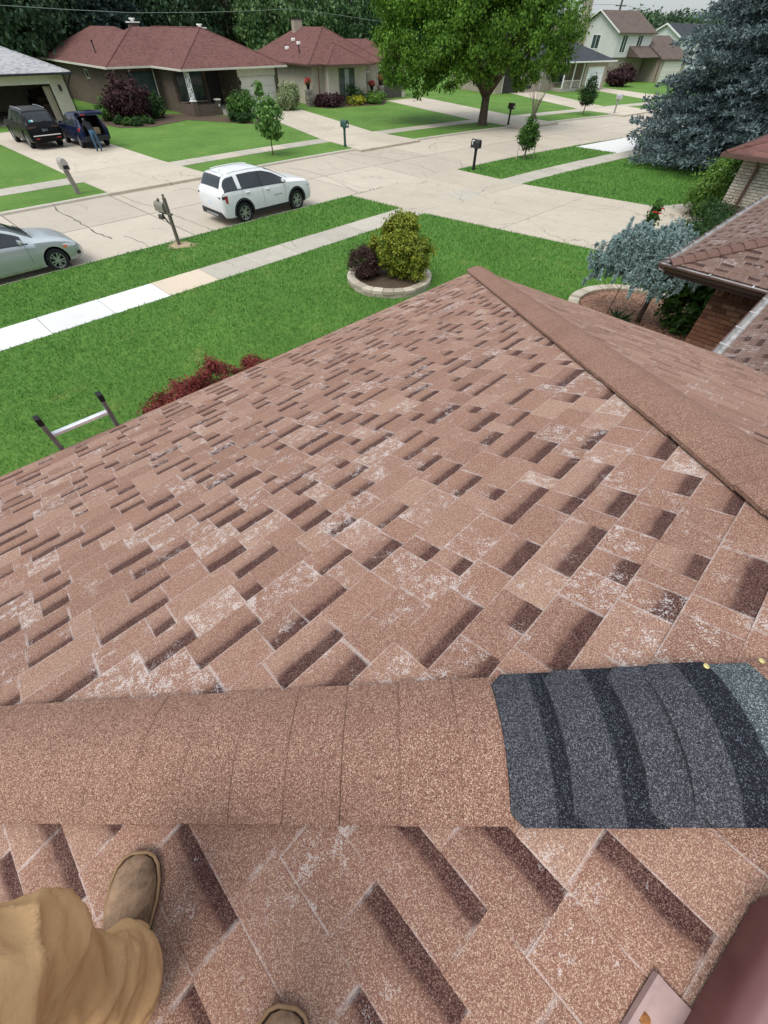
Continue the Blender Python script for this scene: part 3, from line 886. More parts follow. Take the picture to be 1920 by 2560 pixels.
def crown_points(blobs, n, clumps=60, spread=0.22, seed=1, shell=0.55):
    """points through ellipsoids (center, radii), gathered into clumps near the surface"""
    r = np.random.default_rng(seed)
    vol = np.array([b[1][0] * b[1][1] * b[1][2] for b in blobs]) ** (2 / 3); pr = vol / vol.sum()
    which = r.choice(len(blobs), clumps, p=pr)
    d = r.normal(size=(clumps, 3)); d /= np.linalg.norm(d, axis=1)[:, None]
    rad = shell + (1 - shell) * r.random(clumps) ** 0.5
    cc = np.array([blobs[i][0] for i in which]); rr = np.array([blobs[i][1] for i in which])
    K = cc + d * rr * rad[:, None]
    ci = r.integers(0, clumps, n)
    g = r.normal(size=(n, 3)) * (rr[ci] * spread)
    C = K[ci] + g
    out = (C - cc[ci]) / rr[ci]; out /= np.linalg.norm(out, axis=1)[:, None] + 1e-9
    return C, out
M_BARK = simple('bark', (0.10, 0.072, 0.05), 0.95, var=0.45, sc=9, bump=0.9, bsc=25)
M_BARK2 = simple('grey_bark', (0.20, 0.165, 0.125), 0.95, var=0.35, sc=9, bump=0.9, bsc=30)
def loc_of(px, py, z=LOT): return P(px, py, z)
def shrub(name, label, cat, loc, blobs, n, leaf, mat, clumps=50, droop=0.1, aspect=0.6, seed=1, group=None, stems=3, spread=0.2, flat=0.2, zmin=0.02, shell=0.55, bark=None):
    o = thing(name, label, cat, loc, 0, group)
    C, out = crown_points(blobs, n, clumps, spread, seed, shell)
    C[:, 2] = np.maximum(C[:, 2], zmin + 0.3 * np.abs(C[:, 2]) * (C[:, 2] < zmin))
    V, F = leaves(C, leaf, droop, aspect, out, seed=seed, flat=flat)
    link('crown', raw_mesh('crown', V, F), o, mat)
    if stems:
        m = MB(); rr = random.Random(seed)
        for i in range(stems):
            b = rr.choice(blobs); c = b[0]
            m.tube([(0.05 * rr.uniform(-1, 1), 0.05 * rr.uniform(-1, 1), -0.05), (c[0] * 0.5, c[1] * 0.5, c[2] * 0.55), (c[0] + rr.uniform(-.4, .4) * b[1][0], c[1] + rr.uniform(-.4, .4) * b[1][1], c[2] + 0.4 * b[1][2])], [0.022, 0.016, 0.008], 6)
        m.build('stem', bark or M_BARK, o)
    return o
# ------------------------------------------------------------------ grass blades on the near lawns
def blades():
    n = 1500000
    r = np.random.default_rng(3)
    X = r.uniform(-16, 24, n); Y = r.uniform(3, 42, n)
    x0, y0 = -11.86, 19.96
    # nearer ground gets more blades
    dist = np.hypot(X, Y); keep = r.random(n) < np.clip(10.0 / dist, 0.10, 1.0) ** 1.25
    X, Y = X[keep], Y[keep]
    cs = np.array([(*ST(s, -HALF - 0.17), *ST(s, WALK_N[0]), *ST(s, WALK_N[1])) for s in np.arange(-14, 50, 1.0)])
    strip = [tuple(p) for p in np.vstack([cs[:, 0:2], cs[::-1, 2:4]])]
    inner = [tuple(p) for p in cs[:, 4:6]] + [(30, 30), (30, -6), (-16, -6)]
    ok = inpoly_np(X, Y, strip) | inpoly_np(X, Y, inner)
    for c in CONC: ok &= ~inpoly_np(X, Y, c)
    hw = [((u - v) * c45, (u + v) * c45) for u, v in walls]
    ok &= ~inpoly_np(X, Y, hw)
    # within the view
    cp, sp = math.cos(PITCH), math.sin(PITCH)
    d = Y * cp + CAM_H * sp; px = 960 + FPX * X / d; py = 1280 + FPX * (-Y * sp + CAM_H * cp) / d
    ok &= (px > -60) & (px < 1980) & (py < 1320)
    # hidden under the roof: eave shadow in the picture
    X, Y = X[ok], Y[ok]
    for c in GRASS_HOLES:
        kk = np.hypot((X - c[0]) / c[2], (Y - c[1]) / c[2]) > 1; X, Y = X[kk], Y[kk]
    n = len(X)
    a = r.uniform(0, 2 * np.pi, n); sc = np.clip(np.hypot(X, Y) / 12, 0.8, 2.0)
    L = r.uniform(0.05, 0.105, n) * (0.8 + 0.2 * sc); W = r.uniform(0.006, 0.010, n) * sc
    lean = r.uniform(0.15, 0.85, n)
    base = np.stack([X, Y, np.full(n, LOT - 0.004)], 1)
    dirv = np.stack([np.cos(a), np.sin(a), np.zeros(n)], 1); side = np.stack([-np.sin(a), np.cos(a), np.zeros(n)], 1)
    tip = base + dirv * (L * lean)[:, None]; tip[:, 2] += L * np.sqrt(1 - 0.7 * lean ** 2)
    V = np.stack([base - side * W[:, None], base + side * W[:, None], tip], 1).reshape(-1, 3)
    o = link('grass', raw_mesh('grass', V, np.arange(3 * n).reshape(n, 3)), None, M_BLADE)
    tag(o, 'short mown grass blades of the front lawns and verges', 'grass', kind='stuff')
    return n
GRASS_HOLES = []
# ------------------------------------------------------------------ ladder at the front eave
lad = thing('ladder', 'grey rail extension ladder with bright rung poking above the front eave', 'ladder', (0, 0, 0), PI4)
M_RAIL = simple('ladder_rail', (0.17, 0.17, 0.175), 0.5, 0.4, 0.3, var=0.25, sc=8)
M_ALU = simple('aluminium', (0.72, 0.72, 0.73), 0.35, 0.5, 0.55, var=0.15, sc=20)
M_RUBBER = simple('black_rubber', (0.012, 0.012, 0.013), 0.75, 0.3, var=0.3)
LEAN = 0.27
def ladp(u, z): return (u, 3.905 - (z - 3.0) * LEAN, z)
def rail(u0, u1, z0, z1, mat, name, parent, gr=0.0):
    m = MB()
    m.loft([[(u0 - gr, ladp(0, z)[1] - 0.035 - gr, z), (u1 + gr, ladp(0, z)[1] - 0.035 - gr, z), (u1 + gr, ladp(0, z)[1] + 0.035 + gr, z), (u0 - gr, ladp(0, z)[1] + 0.035 + gr, z)] for z in (z0, z1)], True, True, True)
    return m.build(name, mat, parent, bevel=0.004)
for u0, u1 in ((-0.165, -0.132), (0.317, 0.350)):
    rl = rail(u0, u1, 0.12, 3.35, M_RAIL, 'rail', lad)
    rail(u0, u1, 3.31, 3.385, M_RUBBER, 'end_cap', rl, 0.004)
    rail(u0, u1, LOT, 0.125, M_RUBBER, 'foot', rl, 0.008)
z = 0.285
while z < 3.3:
    y = ladp(0, z)[1]; m = MB()
    m.loft([[(u, y + a * 0.022, z + b * 0.019) for a, b in ((-1, 0.6), (-0.6, 1), (0.6, 1), (1, 0.6), (1, -0.6), (0.6, -1), (-0.6, -1), (-1, -0.6))] for u in (-0.134, 0.319)], True, True, True)
    m.build('rung', M_ALU, lad)
    z += 0.2885
# ------------------------------------------------------------------ person standing on the roof: trousers and boots
M_PANTS = None
def cloth_mat():
    t = NT('tan_canvas'); co = t.coord()
    wv = t.noise(500, co, 2, 0.5); fold = t.noise(9, co, 4, 0.6)
    c = t.ramp(t.noise(4, co, 4, 0.6), [(0.3, (0.46, 0.27, 0.13)), (0.7, (0.60, 0.37, 0.185))])
    t.bump(t.math('ADD', t.math('MULTIPLY', fold, 1.0), t.math('MULTIPLY', wv, 0.05)), 0.5, 0.03)
    return t.fin(c, 0.9, 0.1)
M_PANTS = cloth_mat()
M_BOOT = simple('boot_leather', (0.24, 0.150, 0.092), 0.7, 0.3, var=0.55, sc=22, bump=0.8, bsc=45)
M_WELT = simple('boot_welt', (0.25, 0.155, 0.085), 0.7, 0.2, var=0.2, sc=30)
M_SOLE = simple('boot_sole', (0.05, 0.032, 0.022), 0.8, 0.2, var=0.3, sc=20)
per = thing('person', 'person in tan work trousers and brown leather boots standing on the roof', 'person', (-0.38, -0.40, 4.09))
PX, PY, PZ = -0.38, -0.40, 4.09
def roofB(x, y): return 4.205 + PT * (x + y) * c45
def limb(path, n=28, seed=0):
    """rings of a cloth leg along a path of (x, y, z, rx, ry)"""
    rr = np.random.default_rng(seed)
    P0 = np.array(path, float); k_ = len(P0); ts = np.linspace(0, k_ - 1, 46); out = []
    def cr(i):
        i0 = int(min(max(math.floor(i), 0), k_ - 2)); f = i - i0
        a, b, c, d = P0[max(i0 - 1, 0)], P0[i0], P0[i0 + 1], P0[min(i0 + 2, k_ - 1)]
        return 0.5 * ((2 * b) + (-a + c) * f + (2 * a - 5 * b + 4 * c - d) * f * f + (-a + 3 * b - 3 * c + d) * f ** 3)
    S = [cr(t_) for t_ in ts]
    for i, s_ in enumerate(S):
        d = Vector(S[min(i + 1, len(S) - 1)][:3] - S[max(i - 1, 0)][:3]).normalized()
        a = Vector((1, 0, 0)); a = (a - d * a.dot(d)).normalized(); b = d.cross(a)
        ring = []
        for j in range(n):
            th = 2 * math.pi * j / n
            w = 1 + 0.035 * math.sin(3 * th + i * 0.55 + seed) + 0.03 * math.sin(i * 1.15 + 2 * math.cos(th) + seed) + 0.02 * math.sin(5 * th - i * 0.8)
            ring.append(tuple(Vector(s_[:3]) + a * math.cos(th) * s_[3] * w + b * math.sin(th) * s_[4] * w))
        out.append(ring)
    return out
def local(path): return [(x - PX, y - PY, z - PZ, a, b) for x, y, z, a, b in path]
tr = MB()
zl, zr = roofB(-0.575, -0.22), roofB(-0.20, -0.42)
L_leg = [(-0.548, -0.250, zl + 0.075, 0.078, 0.086), (-0.546, -0.240, zl + 0.12, 0.082, 0.090), (-0.552, -0.225, zl + 0.24, 0.078, 0.082), (-0.565, -0.180, zl + 0.37, 0.080, 0.082),
         (-0.572, -0.160, zl + 0.46, 0.090, 0.082), (-0.556, -0.220, zl + 0.55, 0.096, 0.088), (-0.530, -0.33, zl + 0.67, 0.104, 0.100), (-0.47, -0.42, zl + 0.80, 0.118, 0.118), (-0.40, -0.47, zl + 0.90, 0.10, 0.10)]
R_leg = [(-0.205, -0.475, zr + 0.075, 0.078, 0.088), (-0.206, -0.47, zr + 0.12, 0.082, 0.092), (-0.21, -0.45, zr + 0.25, 0.078, 0.086), (-0.22, -0.40, zr + 0.42, 0.088, 0.088), (-0.24, -0.40, zr + 0.50, 0.094, 0.09),
         (-0.27, -0.43, zr + 0.62, 0.108, 0.104), (-0.31, -0.46, zr + 0.76, 0.118, 0.118), (-0.34, -0.48, zr + 0.86, 0.10, 0.10)]
for leg, sd in ((L_leg, 1), (R_leg, 4)):
    tr.loft(limb(local(leg), seed=sd), True, True, True)
pel = [(-0.36, -0.475, 4.83, 0.135, 0.115), (-0.36, -0.48, 4.90, 0.175, 0.135), (-0.36, -0.485, 4.98, 0.170, 0.128), (-0.36, -0.49, 5.05, 0.160, 0.118)]
tr.loft(limb(local(pel), seed=7), True, True, True)
tro = tr.build('trousers', M_PANTS, per, smooth=True)
md = tro.modifiers.new('remesh', 'REMESH'); md.mode = 'VOXEL'; md.voxel_size = 0.008; md.use_smooth_shade = True
md = tro.modifiers.new('smooth', 'SMOOTH'); md.iterations = 4; md.factor = 0.5
bake(tro); tro.data.materials.clear(); tro.data.materials.append(M_PANTS)
from mathutils import noise as mnoise
tv = tro.data.vertices; tn = [v.normal.copy() for v in tv]
for v, nn_ in zip(tv, tn):
    c = v.co; w = Vector((c.x * 0.6 + c.z * 0.5, c.y * 0.6 - c.z * 0.4, c.z * 1.3 - c.x * 0.7))
    a = 1 - abs(mnoise.noise(w * 7.5 + Vector((3, 1, 2)))) * 2.2; b = 1 - abs(mnoise.noise(w * 15 + Vector((8, 5, 1)))) * 2.4
    v.co = c + nn_ * (0.017 * max(0, a) ** 2 + 0.007 * max(0, b) ** 2 - 0.009)
tro.data.update()
# turned hem: a rolled ring at each cuff
for leg in (L_leg, R_leg):
    x, y, z, a, b = leg[0]; hm = MB(); ringp = []
    for j in range(28):
        th = 2 * math.pi * j / 28
        ringp.append((x - PX + math.cos(th) * (a + 0.001), y - PY + math.sin(th) * (b + 0.001), z - PZ + 0.004 + 0.004 * math.sin(3 * th)))
    hm.tube(ringp + [ringp[0]], 0.007, 6, False); hm.build('hem', M_PANTS, tro, smooth=True)
def boot(toe, ang):
    """leather work boot; toe = plan point of the toe tip, ang = heading"""
    tz = roofB(*toe); bm_ = MB(); so_ = MB(); we = MB()
    d = Vector((math.sin(ang), math.cos(ang))); q = Vector((d.y, -d.x))
    def pt(f, sd, up):   # f metres behind the toe
        x, y = toe[0] - d.x * f + q.x * sd, toe[1] - d.y * f + q.y * sd
        return (x - PX, y - PY, roofB(toe[0] - d.x * f, toe[1] - d.y * f) + up - PZ)
    stat = [(0.000, 0.012, 0.035), (0.008, 0.030, 0.050), (0.025, 0.043, 0.062), (0.055, 0.052, 0.070), (0.09, 0.053, 0.075), (0.13, 0.046, 0.088), (0.16, 0.041, 0.105), (0.20, 0.040, 0.12), (0.25, 0.041, 0.12), (0.285, 0.034, 0.11), (0.30, 0.015, 0.10)]
    rings = []; outl = []
    for f, w, h in stat:
        rings.append([pt(f, w * math.cos(a_), 0.026 + (h - 0.026) * max(0.0, math.sin(a_)) ** 0.8) for a_ in [math.pi * i / 14 for i in range(15)]])
        outl.append((f, w))
    bm_.loft(rings, False); bm_.add(rings[0], [tuple(range(15))]); bm_.add(rings[-1], [tuple(reversed(range(15)))])
    o = bm_.build('boot', M_BOOT, per, smooth=True)
    sh = MB(); sh.loft([[pt(0.21 + 0.062 * math.cos(a_) * (1 - 0.1 * i), 0.043 * math.sin(a_), 0.09 + 0.05 * i) for a_ in [2 * math.pi * j / 16 for j in range(16)]] for i in range(3)], True, True, True)
    sh.build('shaft', M_BOOT, o, smooth=True)
    edge = [(f - 0.004, w + 0.007) for f, w in outl] + [(f - 0.004, -w - 0.007) for f, w in reversed(outl)]
    so_.loft([[pt(f, w, 0.012) for f, w in edge], [pt(f, w, 0.024) for f, w in edge]], True, True, True); so_.build('sole', M_SOLE, o)
    we.tube([pt(f * 0.99, w * 0.985, 0.029) for f, w in edge + edge[:2]], 0.0042, 6); we.build('welt', M_WELT, o, smooth=True)
    return o
boot((-0.598, -0.035), R(-4)); boot((-0.185, -0.270), R(6))
# ------------------------------------------------------------------ red lace-leaf maples under the front eave
M_REDLEAF = foliage('red_lace_leaf', (0.075, 0.012, 0.012), (0.30, 0.055, 0.045), trans=0.2, sc=3)
for (px, py, z), rad, hh, nlv, lab in (((452, 995, 0.92), 0.50, 0.34, 16000, 'wide dark red lace-leaf maple against the front eave by the ladder'), ((545, 948, 0.98), 0.42, 0.34, 12000, 'tall dark red lace-leaf maple between its two lower neighbours'),
                                  ((640, 916, 0.85), 0.30, 0.26, 6500, 'small dark red lace-leaf maple farthest from the ladder')):
    x, y, _ = P(px, py, z)
    shrub('maple_shrub', lab, 'shrub', (x, y, LOT), [((0, 0, z - 0.12), (rad, rad, hh)), ((-0.2, -0.15, z - 0.35), (rad * 1.1, rad * 0.9, 0.3)), ((0.25, -0.2, z - 0.3), (rad * 0.8, rad, 0.3))], nlv, 0.075, M_REDLEAF, 60, 0.5, 0.22, int(px), 'red maples under the eave', spread=0.16)
# ------------------------------------------------------------------ planters, shrubs, trees, mailboxes
def up_to(xy, px, py):
    """height of the point over plan place xy that shows at pixel row py"""
    r = ray(px, py); return CAM_H + r[2] / math.hypot(r[0], r[1]) * math.hypot(xy[0], xy[1])
M_STONE = brick_one('planter_block', (0.30, 0.25, 0.19), (0.42, 0.36, 0.28), (0.54, 0.48, 0.39))
def ring_blocks(parent, c, rad, n, z0, z1, w, a0=0.0, a1=2 * math.pi, mat=M_STONE, gap=0.012, rowoff=0.0):
    da = (a1 - a0) / n
    for i in range(n):
        t0, t1 = a0 + (i + rowoff) * da + gap / rad / 2, a0 + (i + 1 + rowoff) * da - gap / rad / 2
        m = MB(); q = 0.012; rr = rad + srnd.uniform(-0.012, 0.012); dz = srnd.uniform(-0.006, 0.006)
        def rg(r0, r1, s_, z):
            return [(c[0] + r * math.cos(t), c[1] + r * math.sin(t), z) for r, t in ((r0, t0 + s_), (r1, t0 + s_), (r1, (t0 + t1) / 2), (r1, t1 - s_), (r0, t1 - s_))]
        m.loft([rg(rr - w, rr, 0, z0), rg(rr - w, rr, 0, z1 - q + dz), rg(rr - w + q, rr - q, q / rad, z1 + dz)], True, True, True)
        m.build('block', mat, parent)
def mound(parent, c, rad, z, mat, h=0.06, name='mulch_bed'):
    m = MB(); rr = random.Random(5); rows = []
    for i in range(7):
        f = i / 6
        rows.append([(c[0] + rad * (1 - f) * math.cos(2 * math.pi * j / 36), c[1] + rad * (1 - f) * math.sin(2 * math.pi * j / 36), z + h * (1 - (1 - f) ** 2) + rr.uniform(-.012, .012)) for j in range(36)])
    m.loft(rows, True, False, True)
    return m.build(name, mat, parent, smooth=True)
# round planter in the lawn
a_, b_ = P(868, 688, 0.28), P(1078, 684, 0.28)
pc = ((a_[0] + b_[0]) / 2, (a_[1] + b_[1]) / 2); prad = math.hypot(a_[0] - b_[0], a_[1] - b_[1]) / 2
GRASS_HOLES.append((*pc, prad))
pl = thing('stone_planter', 'round planter ring of two courses of tan blocks in the lawn', 'planter', (*pc, LOT))
ring_blocks(pl, (0, 0), prad - 0.01, 20, -0.05, 0.10, 0.20)
ring_blocks(pl, (0, 0), prad, 24, 0.104, 0.20, 0.26, rowoff=0.4)
mound(pl, (0, 0), prad - 0.2, 0.13, M_SOIL)
M_GOLD = foliage('golden_green_leaf', (0.055, 0.125, 0.014), (0.38, 0.38, 0.045), sc=1.6)
M_PURPLE = foliage('purple_leaf', (0.020, 0.011, 0.011), (0.11, 0.055, 0.045), sc=2)
gx, gy = P2(1003, 690, 0.25)
gh = up_to((gx, gy), 1000, 540) - 0.2
shrub('golden_shrub', 'rounded green and gold leaved shrub growing in the round planter', 'shrub', (gx, gy, 0.22), [((0, 0, gh * 0.54), (0.66, 0.66, gh * 0.44)), ((-0.05, 0, gh * 0.82), (0.52, 0.52, gh * 0.20)), ((0.28, -0.2, gh * 0.38), (0.62, 0.6, gh * 0.36)), ((-0.35, 0.1, gh * 0.46), (0.62, 0.6, gh * 0.36))], 27000, 0.07, M_GOLD, 150, 0.1, 0.6, 11, spread=0.13)
bx_, by_ = P2(912, 690, 0.25)
bh_ = up_to((bx_, by_), 905, 622) - 0.2
shrub('barberry_shrub', 'low dark purple shrub beside the golden one in the round planter', 'shrub', (bx_, by_, 0.22), [((0, 0, bh_ * 0.5), (0.44, 0.46, bh_ * 0.48))], 9000, 0.05, M_PURPLE, 60, 0.0, 0.5, 12, spread=0.18)
# curved bed by the entry
def circ3(a, b, c):
    ax, ay, bx, by, cx, cy = *a, *b, *c
    d = 2 * (ax * (by - cy) + bx * (cy - ay) + cx * (ay - by))
    ux = ((ax * ax + ay * ay) * (by - cy) + (bx * bx + by * by) * (cy - ay) + (cx * cx + cy * cy) * (ay - by)) / d
    uy = ((ax * ax + ay * ay) * (cx - bx) + (bx * bx + by * by) * (ax - cx) + (cx * cx + cy * cy) * (bx - ax)) / d
    return (ux, uy), math.hypot(ax - ux, ay - uy)
kc, kr = circ3(P2(1424, 772, 0.36), P2(1520, 710, 0.36), P2(1680, 738, 0.36))
GRASS_HOLES.append((*kc, kr))
kb = thing('entry_bed', 'curved brick edged mulch bed between the entry and the lawn', 'planter', (*kc, LOT))
ring_blocks(kb, (0, 0), kr, 110, -0.05, 0.27, 0.30, R(-30), R(265), mat=M_STONE, gap=0.008)
mound(kb, (0, 0), kr - 0.15, 0.16, M_MULCH, 0.08)
M_BLUE = foliage('blue_needles', (0.115, 0.185, 0.182), (0.45, 0.57, 0.55), sc=1.8, trans=0.08)
M_BLUED = foliage('spruce_needles', (0.034, 0.060, 0.068), (0.245, 0.315, 0.325), sc=0.6, trans=0.05)
M_DEADTWIG = simple('dead_twigs', (0.13, 0.095, 0.065), 0.95, var=0.4, sc=20)
def sprigs(C, D, length, width, seed=1, n=5, fan=0.55):
    """needle sprays: n narrow blades fanned round each direction D at points C"""
    r = np.random.default_rng(seed); m = len(C)
    C = np.repeat(C, n, 0); D = np.repeat(D, n, 0) + r.normal(size=(m * n, 3)) * fan
    D /= np.linalg.norm(D, axis=1)[:, None]
    S = np.cross(D, r.normal(size=(m * n, 3))); S /= np.linalg.norm(S, axis=1)[:, None] + 1e-9
    L = length * r.uniform(0.6, 1.25, m * n); W = width * r.uniform(0.7, 1.3, m * n)
    mid = C + D * (L * 0.5)[:, None]
    V = np.stack([C, mid + S * (W / 2)[:, None], C + D * L[:, None], mid - S * (W / 2)[:, None]], 1).reshape(-1, 3)
    return V, np.arange(len(V)).reshape(-1, 4)
# weeping blue spruce in the bed
wx, wy = P2(1592, 806, 0.30)
ws = thing('weeping_spruce', 'weeping silver blue spruce on a leaning bare trunk in the mulch bed', 'tree', (wx, wy, 0.25))
wh = up_to((wx, wy), 1610, 560) - 0.25
m = MB(); m.tube([(0, 0, -0.1), (0.02, 0.02, 0.35), (0.06, 0.04, 0.75), (-0.32, 0.1, wh * 0.70), (-0.58, 0.1, wh * 0.88)], [0.075, 0.062, 0.055, 0.05, 0.035], 10)
rr_ = random.Random(4); arms = []
for i in range(30):
    a = rr_.uniform(0, 2 * math.pi); L = rr_.uniform(0.55, 1.25) * (1.25 if a < 0.9 or a > 5.4 else 1.0); z0 = wh * rr_.uniform(0.60, 0.90); up = rr_.uniform(0.05, 0.35)
    p0 = Vector((-0.55, 0.05, z0)); pts = []
    for j in range(7):
        f = j / 6; pts.append(p0 + Vector((math.cos(a) * L * f, math.sin(a) * L * f, up * math.sin(f * 2.2) - 0.42 * f * f * L)))
    arms.append(pts); m.tube(pts, [0.026, 0.022, 0.018, 0.015, 0.012, 0.009, 0.006], 5)
m.build('trunk', M_BARK, ws, smooth=True)
CS = []; DS = []; tw = MB(); rn = np.random.default_rng(8)
for pts in arms:
    for j in range(1, 7):
        for k_ in range(9):
            f = rn.random(); b = pts[j - 1].lerp(pts[j], f); d = (pts[j] - pts[j - 1]).normalized()
            off = Vector(rn.normal(size=3)) * 0.10; hang = rn.uniform(0.0, 0.24)
            for q in range(5):
                CS.append(tuple(b + off + Vector((0, 0, -hang * q / 4)))); DS.append(tuple(d * 0.4 + off * 5 + Vector((0, 0, 0.0 if q else 0.35))))
    b = pts[5]
    for k_ in range(3):
        q = b + Vector((rn.normal() * 0.1, rn.normal() * 0.1, 0)); tw.tube([q, q + Vector((rn.normal() * 0.05, rn.normal() * 0.05, -0.15)), q + Vector((rn.normal() * 0.12, rn.normal() * 0.12, -0.36))], [0.006, 0.004, 0.002], 4)
V, F = sprigs(np.array(CS), np.array(DS), 0.085, 0.022, 5, 20, 0.8)
link('crown', raw_mesh('crown', V, F), ws, M_BLUE)
tw.build('dead_twig', M_DEADTWIG, ws)['kind'] = 'stuff'
for (xa, ya, xb, yb) in ((1512, 793, 1548, 715), (1600, 768, 1622, 738)):
    a = Vector(P(xa, ya, 0.3)); h = up_to(a, xb, yb)
    st = MB(); st.tube([a, a + Vector((0.10, 0.03, max(0.5, min(h - 0.3, 1.1))))], 0.010, 6)
    tag(st.build('garden_stake', simple('stake_wood', (0.06, 0.045, 0.035), 0.9)), 'thin dark %s stake standing under the weeping spruce' % ('long' if xa < 1550 else 'short'), 'stake')
# low spiky plant at the trunk
ax, ay = P2(1548, 798, 0.3)
yp = thing('spiky_plant', 'low dark green spiky plant at the foot of the weeping spruce', 'plant', (ax, ay, 0.28))
rn = np.random.default_rng(2); n_ = 60; an = rn.uniform(0, 2 * np.pi, n_); el = rn.uniform(0.15, 1.1, n_)
C = np.zeros((n_, 3)); C[:, :2] = rn.normal(size=(n_, 2)) * 0.06
V, F = sprigs(C, np.stack([np.cos(an) * np.cos(el), np.sin(an) * np.cos(el), np.sin(el)], 1), 0.36, 0.05, 3, 1, 0.05)
link('leaf_tuft', raw_mesh('leaf_tuft', V, F), yp, foliage('yucca_leaf', (0.02, 0.06, 0.022), (0.06, 0.13, 0.06)))
M_GREEN = foliage('green_leaf', (0.022, 0.065, 0.012), (0.10, 0.21, 0.035), sc=1.5)
M_LIME = foliage('lime_leaf', (0.05, 0.13, 0.018), (0.20, 0.34, 0.06), sc=1.5)
M_DKGREEN = foliage('dark_green_leaf', (0.012, 0.036, 0.010), (0.052, 0.12, 0.03), sc=1.5)
x_, y_ = 7.75, 10.45
shrub('leafy_shrub', 'dark leafy shrub in the corner beside the red brick wall', 'shrub', (x_ + 0.15, y_ + 0.35, LOT), [((0, 0, 0.8), (0.60, 0.60, 0.85)), ((-0.15, 0.15, 1.35), (0.5, 0.5, 0.5)), ((0.3, 0.35, 1.1), (0.5, 0.5, 0.6))], 5200, 0.14, M_GREEN, 90, 0.25, 0.55, 14, spread=0.15, flat=0.6)
x_, y_ = P2(1780, 548, 0.1)
shrub('lime_shrub', 'bright green mounded shrub with a few white blooms by the pale brick house', 'shrub', (x_ + 0.2, y_ + 0.6, LOT), [((0, 0, 0.8), (1.15, 1.05, 0.85)), ((0.2, 0.3, 1.35), (0.8, 0.8, 0.5))], 11000, 0.11, M_LIME, 90, 0.2, 0.5, 15, flat=0.5)
wf_ = MB(); rr_ = random.Random(3)
for i in range(9):
    q = (x_ + 0.2 + rr_.uniform(-.7, .7), y_ + 0.6 + rr_.uniform(-.7, .5), 1.35 + rr_.uniform(-.15, .35))
    wf_.lathe([(0.02, -0.01), (0.07, 0.02), (0.03, 0.04), (0.001, 0.045)], 8, q)
w_o = wf_.build('bloom', simple('white_petals', (0.8, 0.78, 0.7), 0.7), bpy.data.objects['lime_shrub']); w_o.location = (-x_ - 0.2, -y_ - 0.6, -LOT)
x_, y_ = P2(1770, 610, 0.1)
shrub('spreading_shrub', 'dark green spreading shrub below the eave of the garage wing', 'shrub', (x_ - 0.1, y_ + 0.2, LOT), [((0, 0, 0.5), (0.9, 0.8, 0.62)), ((0.6, -0.5, 0.5), (0.8, 0.7, 0.6)), ((0.3, 0.6, 0.55), (0.7, 0.7, 0.6))], 9000, 0.09, M_DKGREEN, 120, 0.2, 0.45, 16, flat=0.4)
x_, y_ = P2(1712, 533, 0.1)
rk = thing('stone_edging', 'short stack of flat grey edging stones at the driveway corner', 'stones', (x_, y_, LOT))
for i in range(7):
    m = MB(); a = i * 0.33
    m.cbox(-0.17, 0.17, -0.11, 0.11, 0, 0.11, 0.02)
    o = m.build('stone', M_STONE, rk); o.location = (-0.1 + 0.30 * (i % 4) * 0.8, 0.12 * (i % 4) - 0.05, 0.0 if i < 4 else 0.112); o.rotation_euler = (0, 0, 0.7 + a * 0.4)
# red flowering plant behind the weeping spruce
x_, y_ = P2(1590, 640, 0.1)
fh = up_to((x_, y_), 1572, 512)
fp = thing('flowering_plant', 'upright plant with bright red flowers behind the weeping spruce', 'plant', (x_, y_, LOT))
m = MB()
for i in range(5): m.tube([(0.03 * i - .06, 0, 0), (0.05 * i - .1, 0.02 * i, fh * 0.5), (0.07 * i - .14, 0.03 * i - .05, fh * (0.85 + 0.05 * (i % 3)))], [0.012, 0.009, 0.005], 5)
m.build('stem', M_BARK2, fp)
C, out = crown_points([((0, 0, fh * 0.78), (0.14, 0.14, 0.34))], 700, 24, 0.3, 9)
V, F = leaves(C, 0.10, 0.2, 0.5, out, seed=9); link('crown', raw_mesh('crown', V, F), fp, M_GREEN)
rr_ = random.Random(6); M_RED = simple('red_petals', (0.62, 0.018, 0.02), 0.6, 0.3, var=0.25, sc=20)
for i in range(7):
    q = (rr_.uniform(-.24, .22), rr_.uniform(-.2, .2), fh * (0.66 + 0.36 * rr_.random())); m = MB()
    for k_ in range(5):
        a = 2 * math.pi * k_ / 5; m.add([(q[0], q[1], q[2]), (q[0] + .06 * math.cos(a - .5), q[1] + .06 * math.sin(a - .5), q[2] + .03), (q[0] + .09 * math.cos(a), q[1] + .09 * math.sin(a), q[2] + .015), (q[0] + .06 * math.cos(a + .5), q[1] + .06 * math.sin(a + .5), q[2] + .03)], [(0, 1, 2, 3)])
    m.build('flower', M_RED, fp)
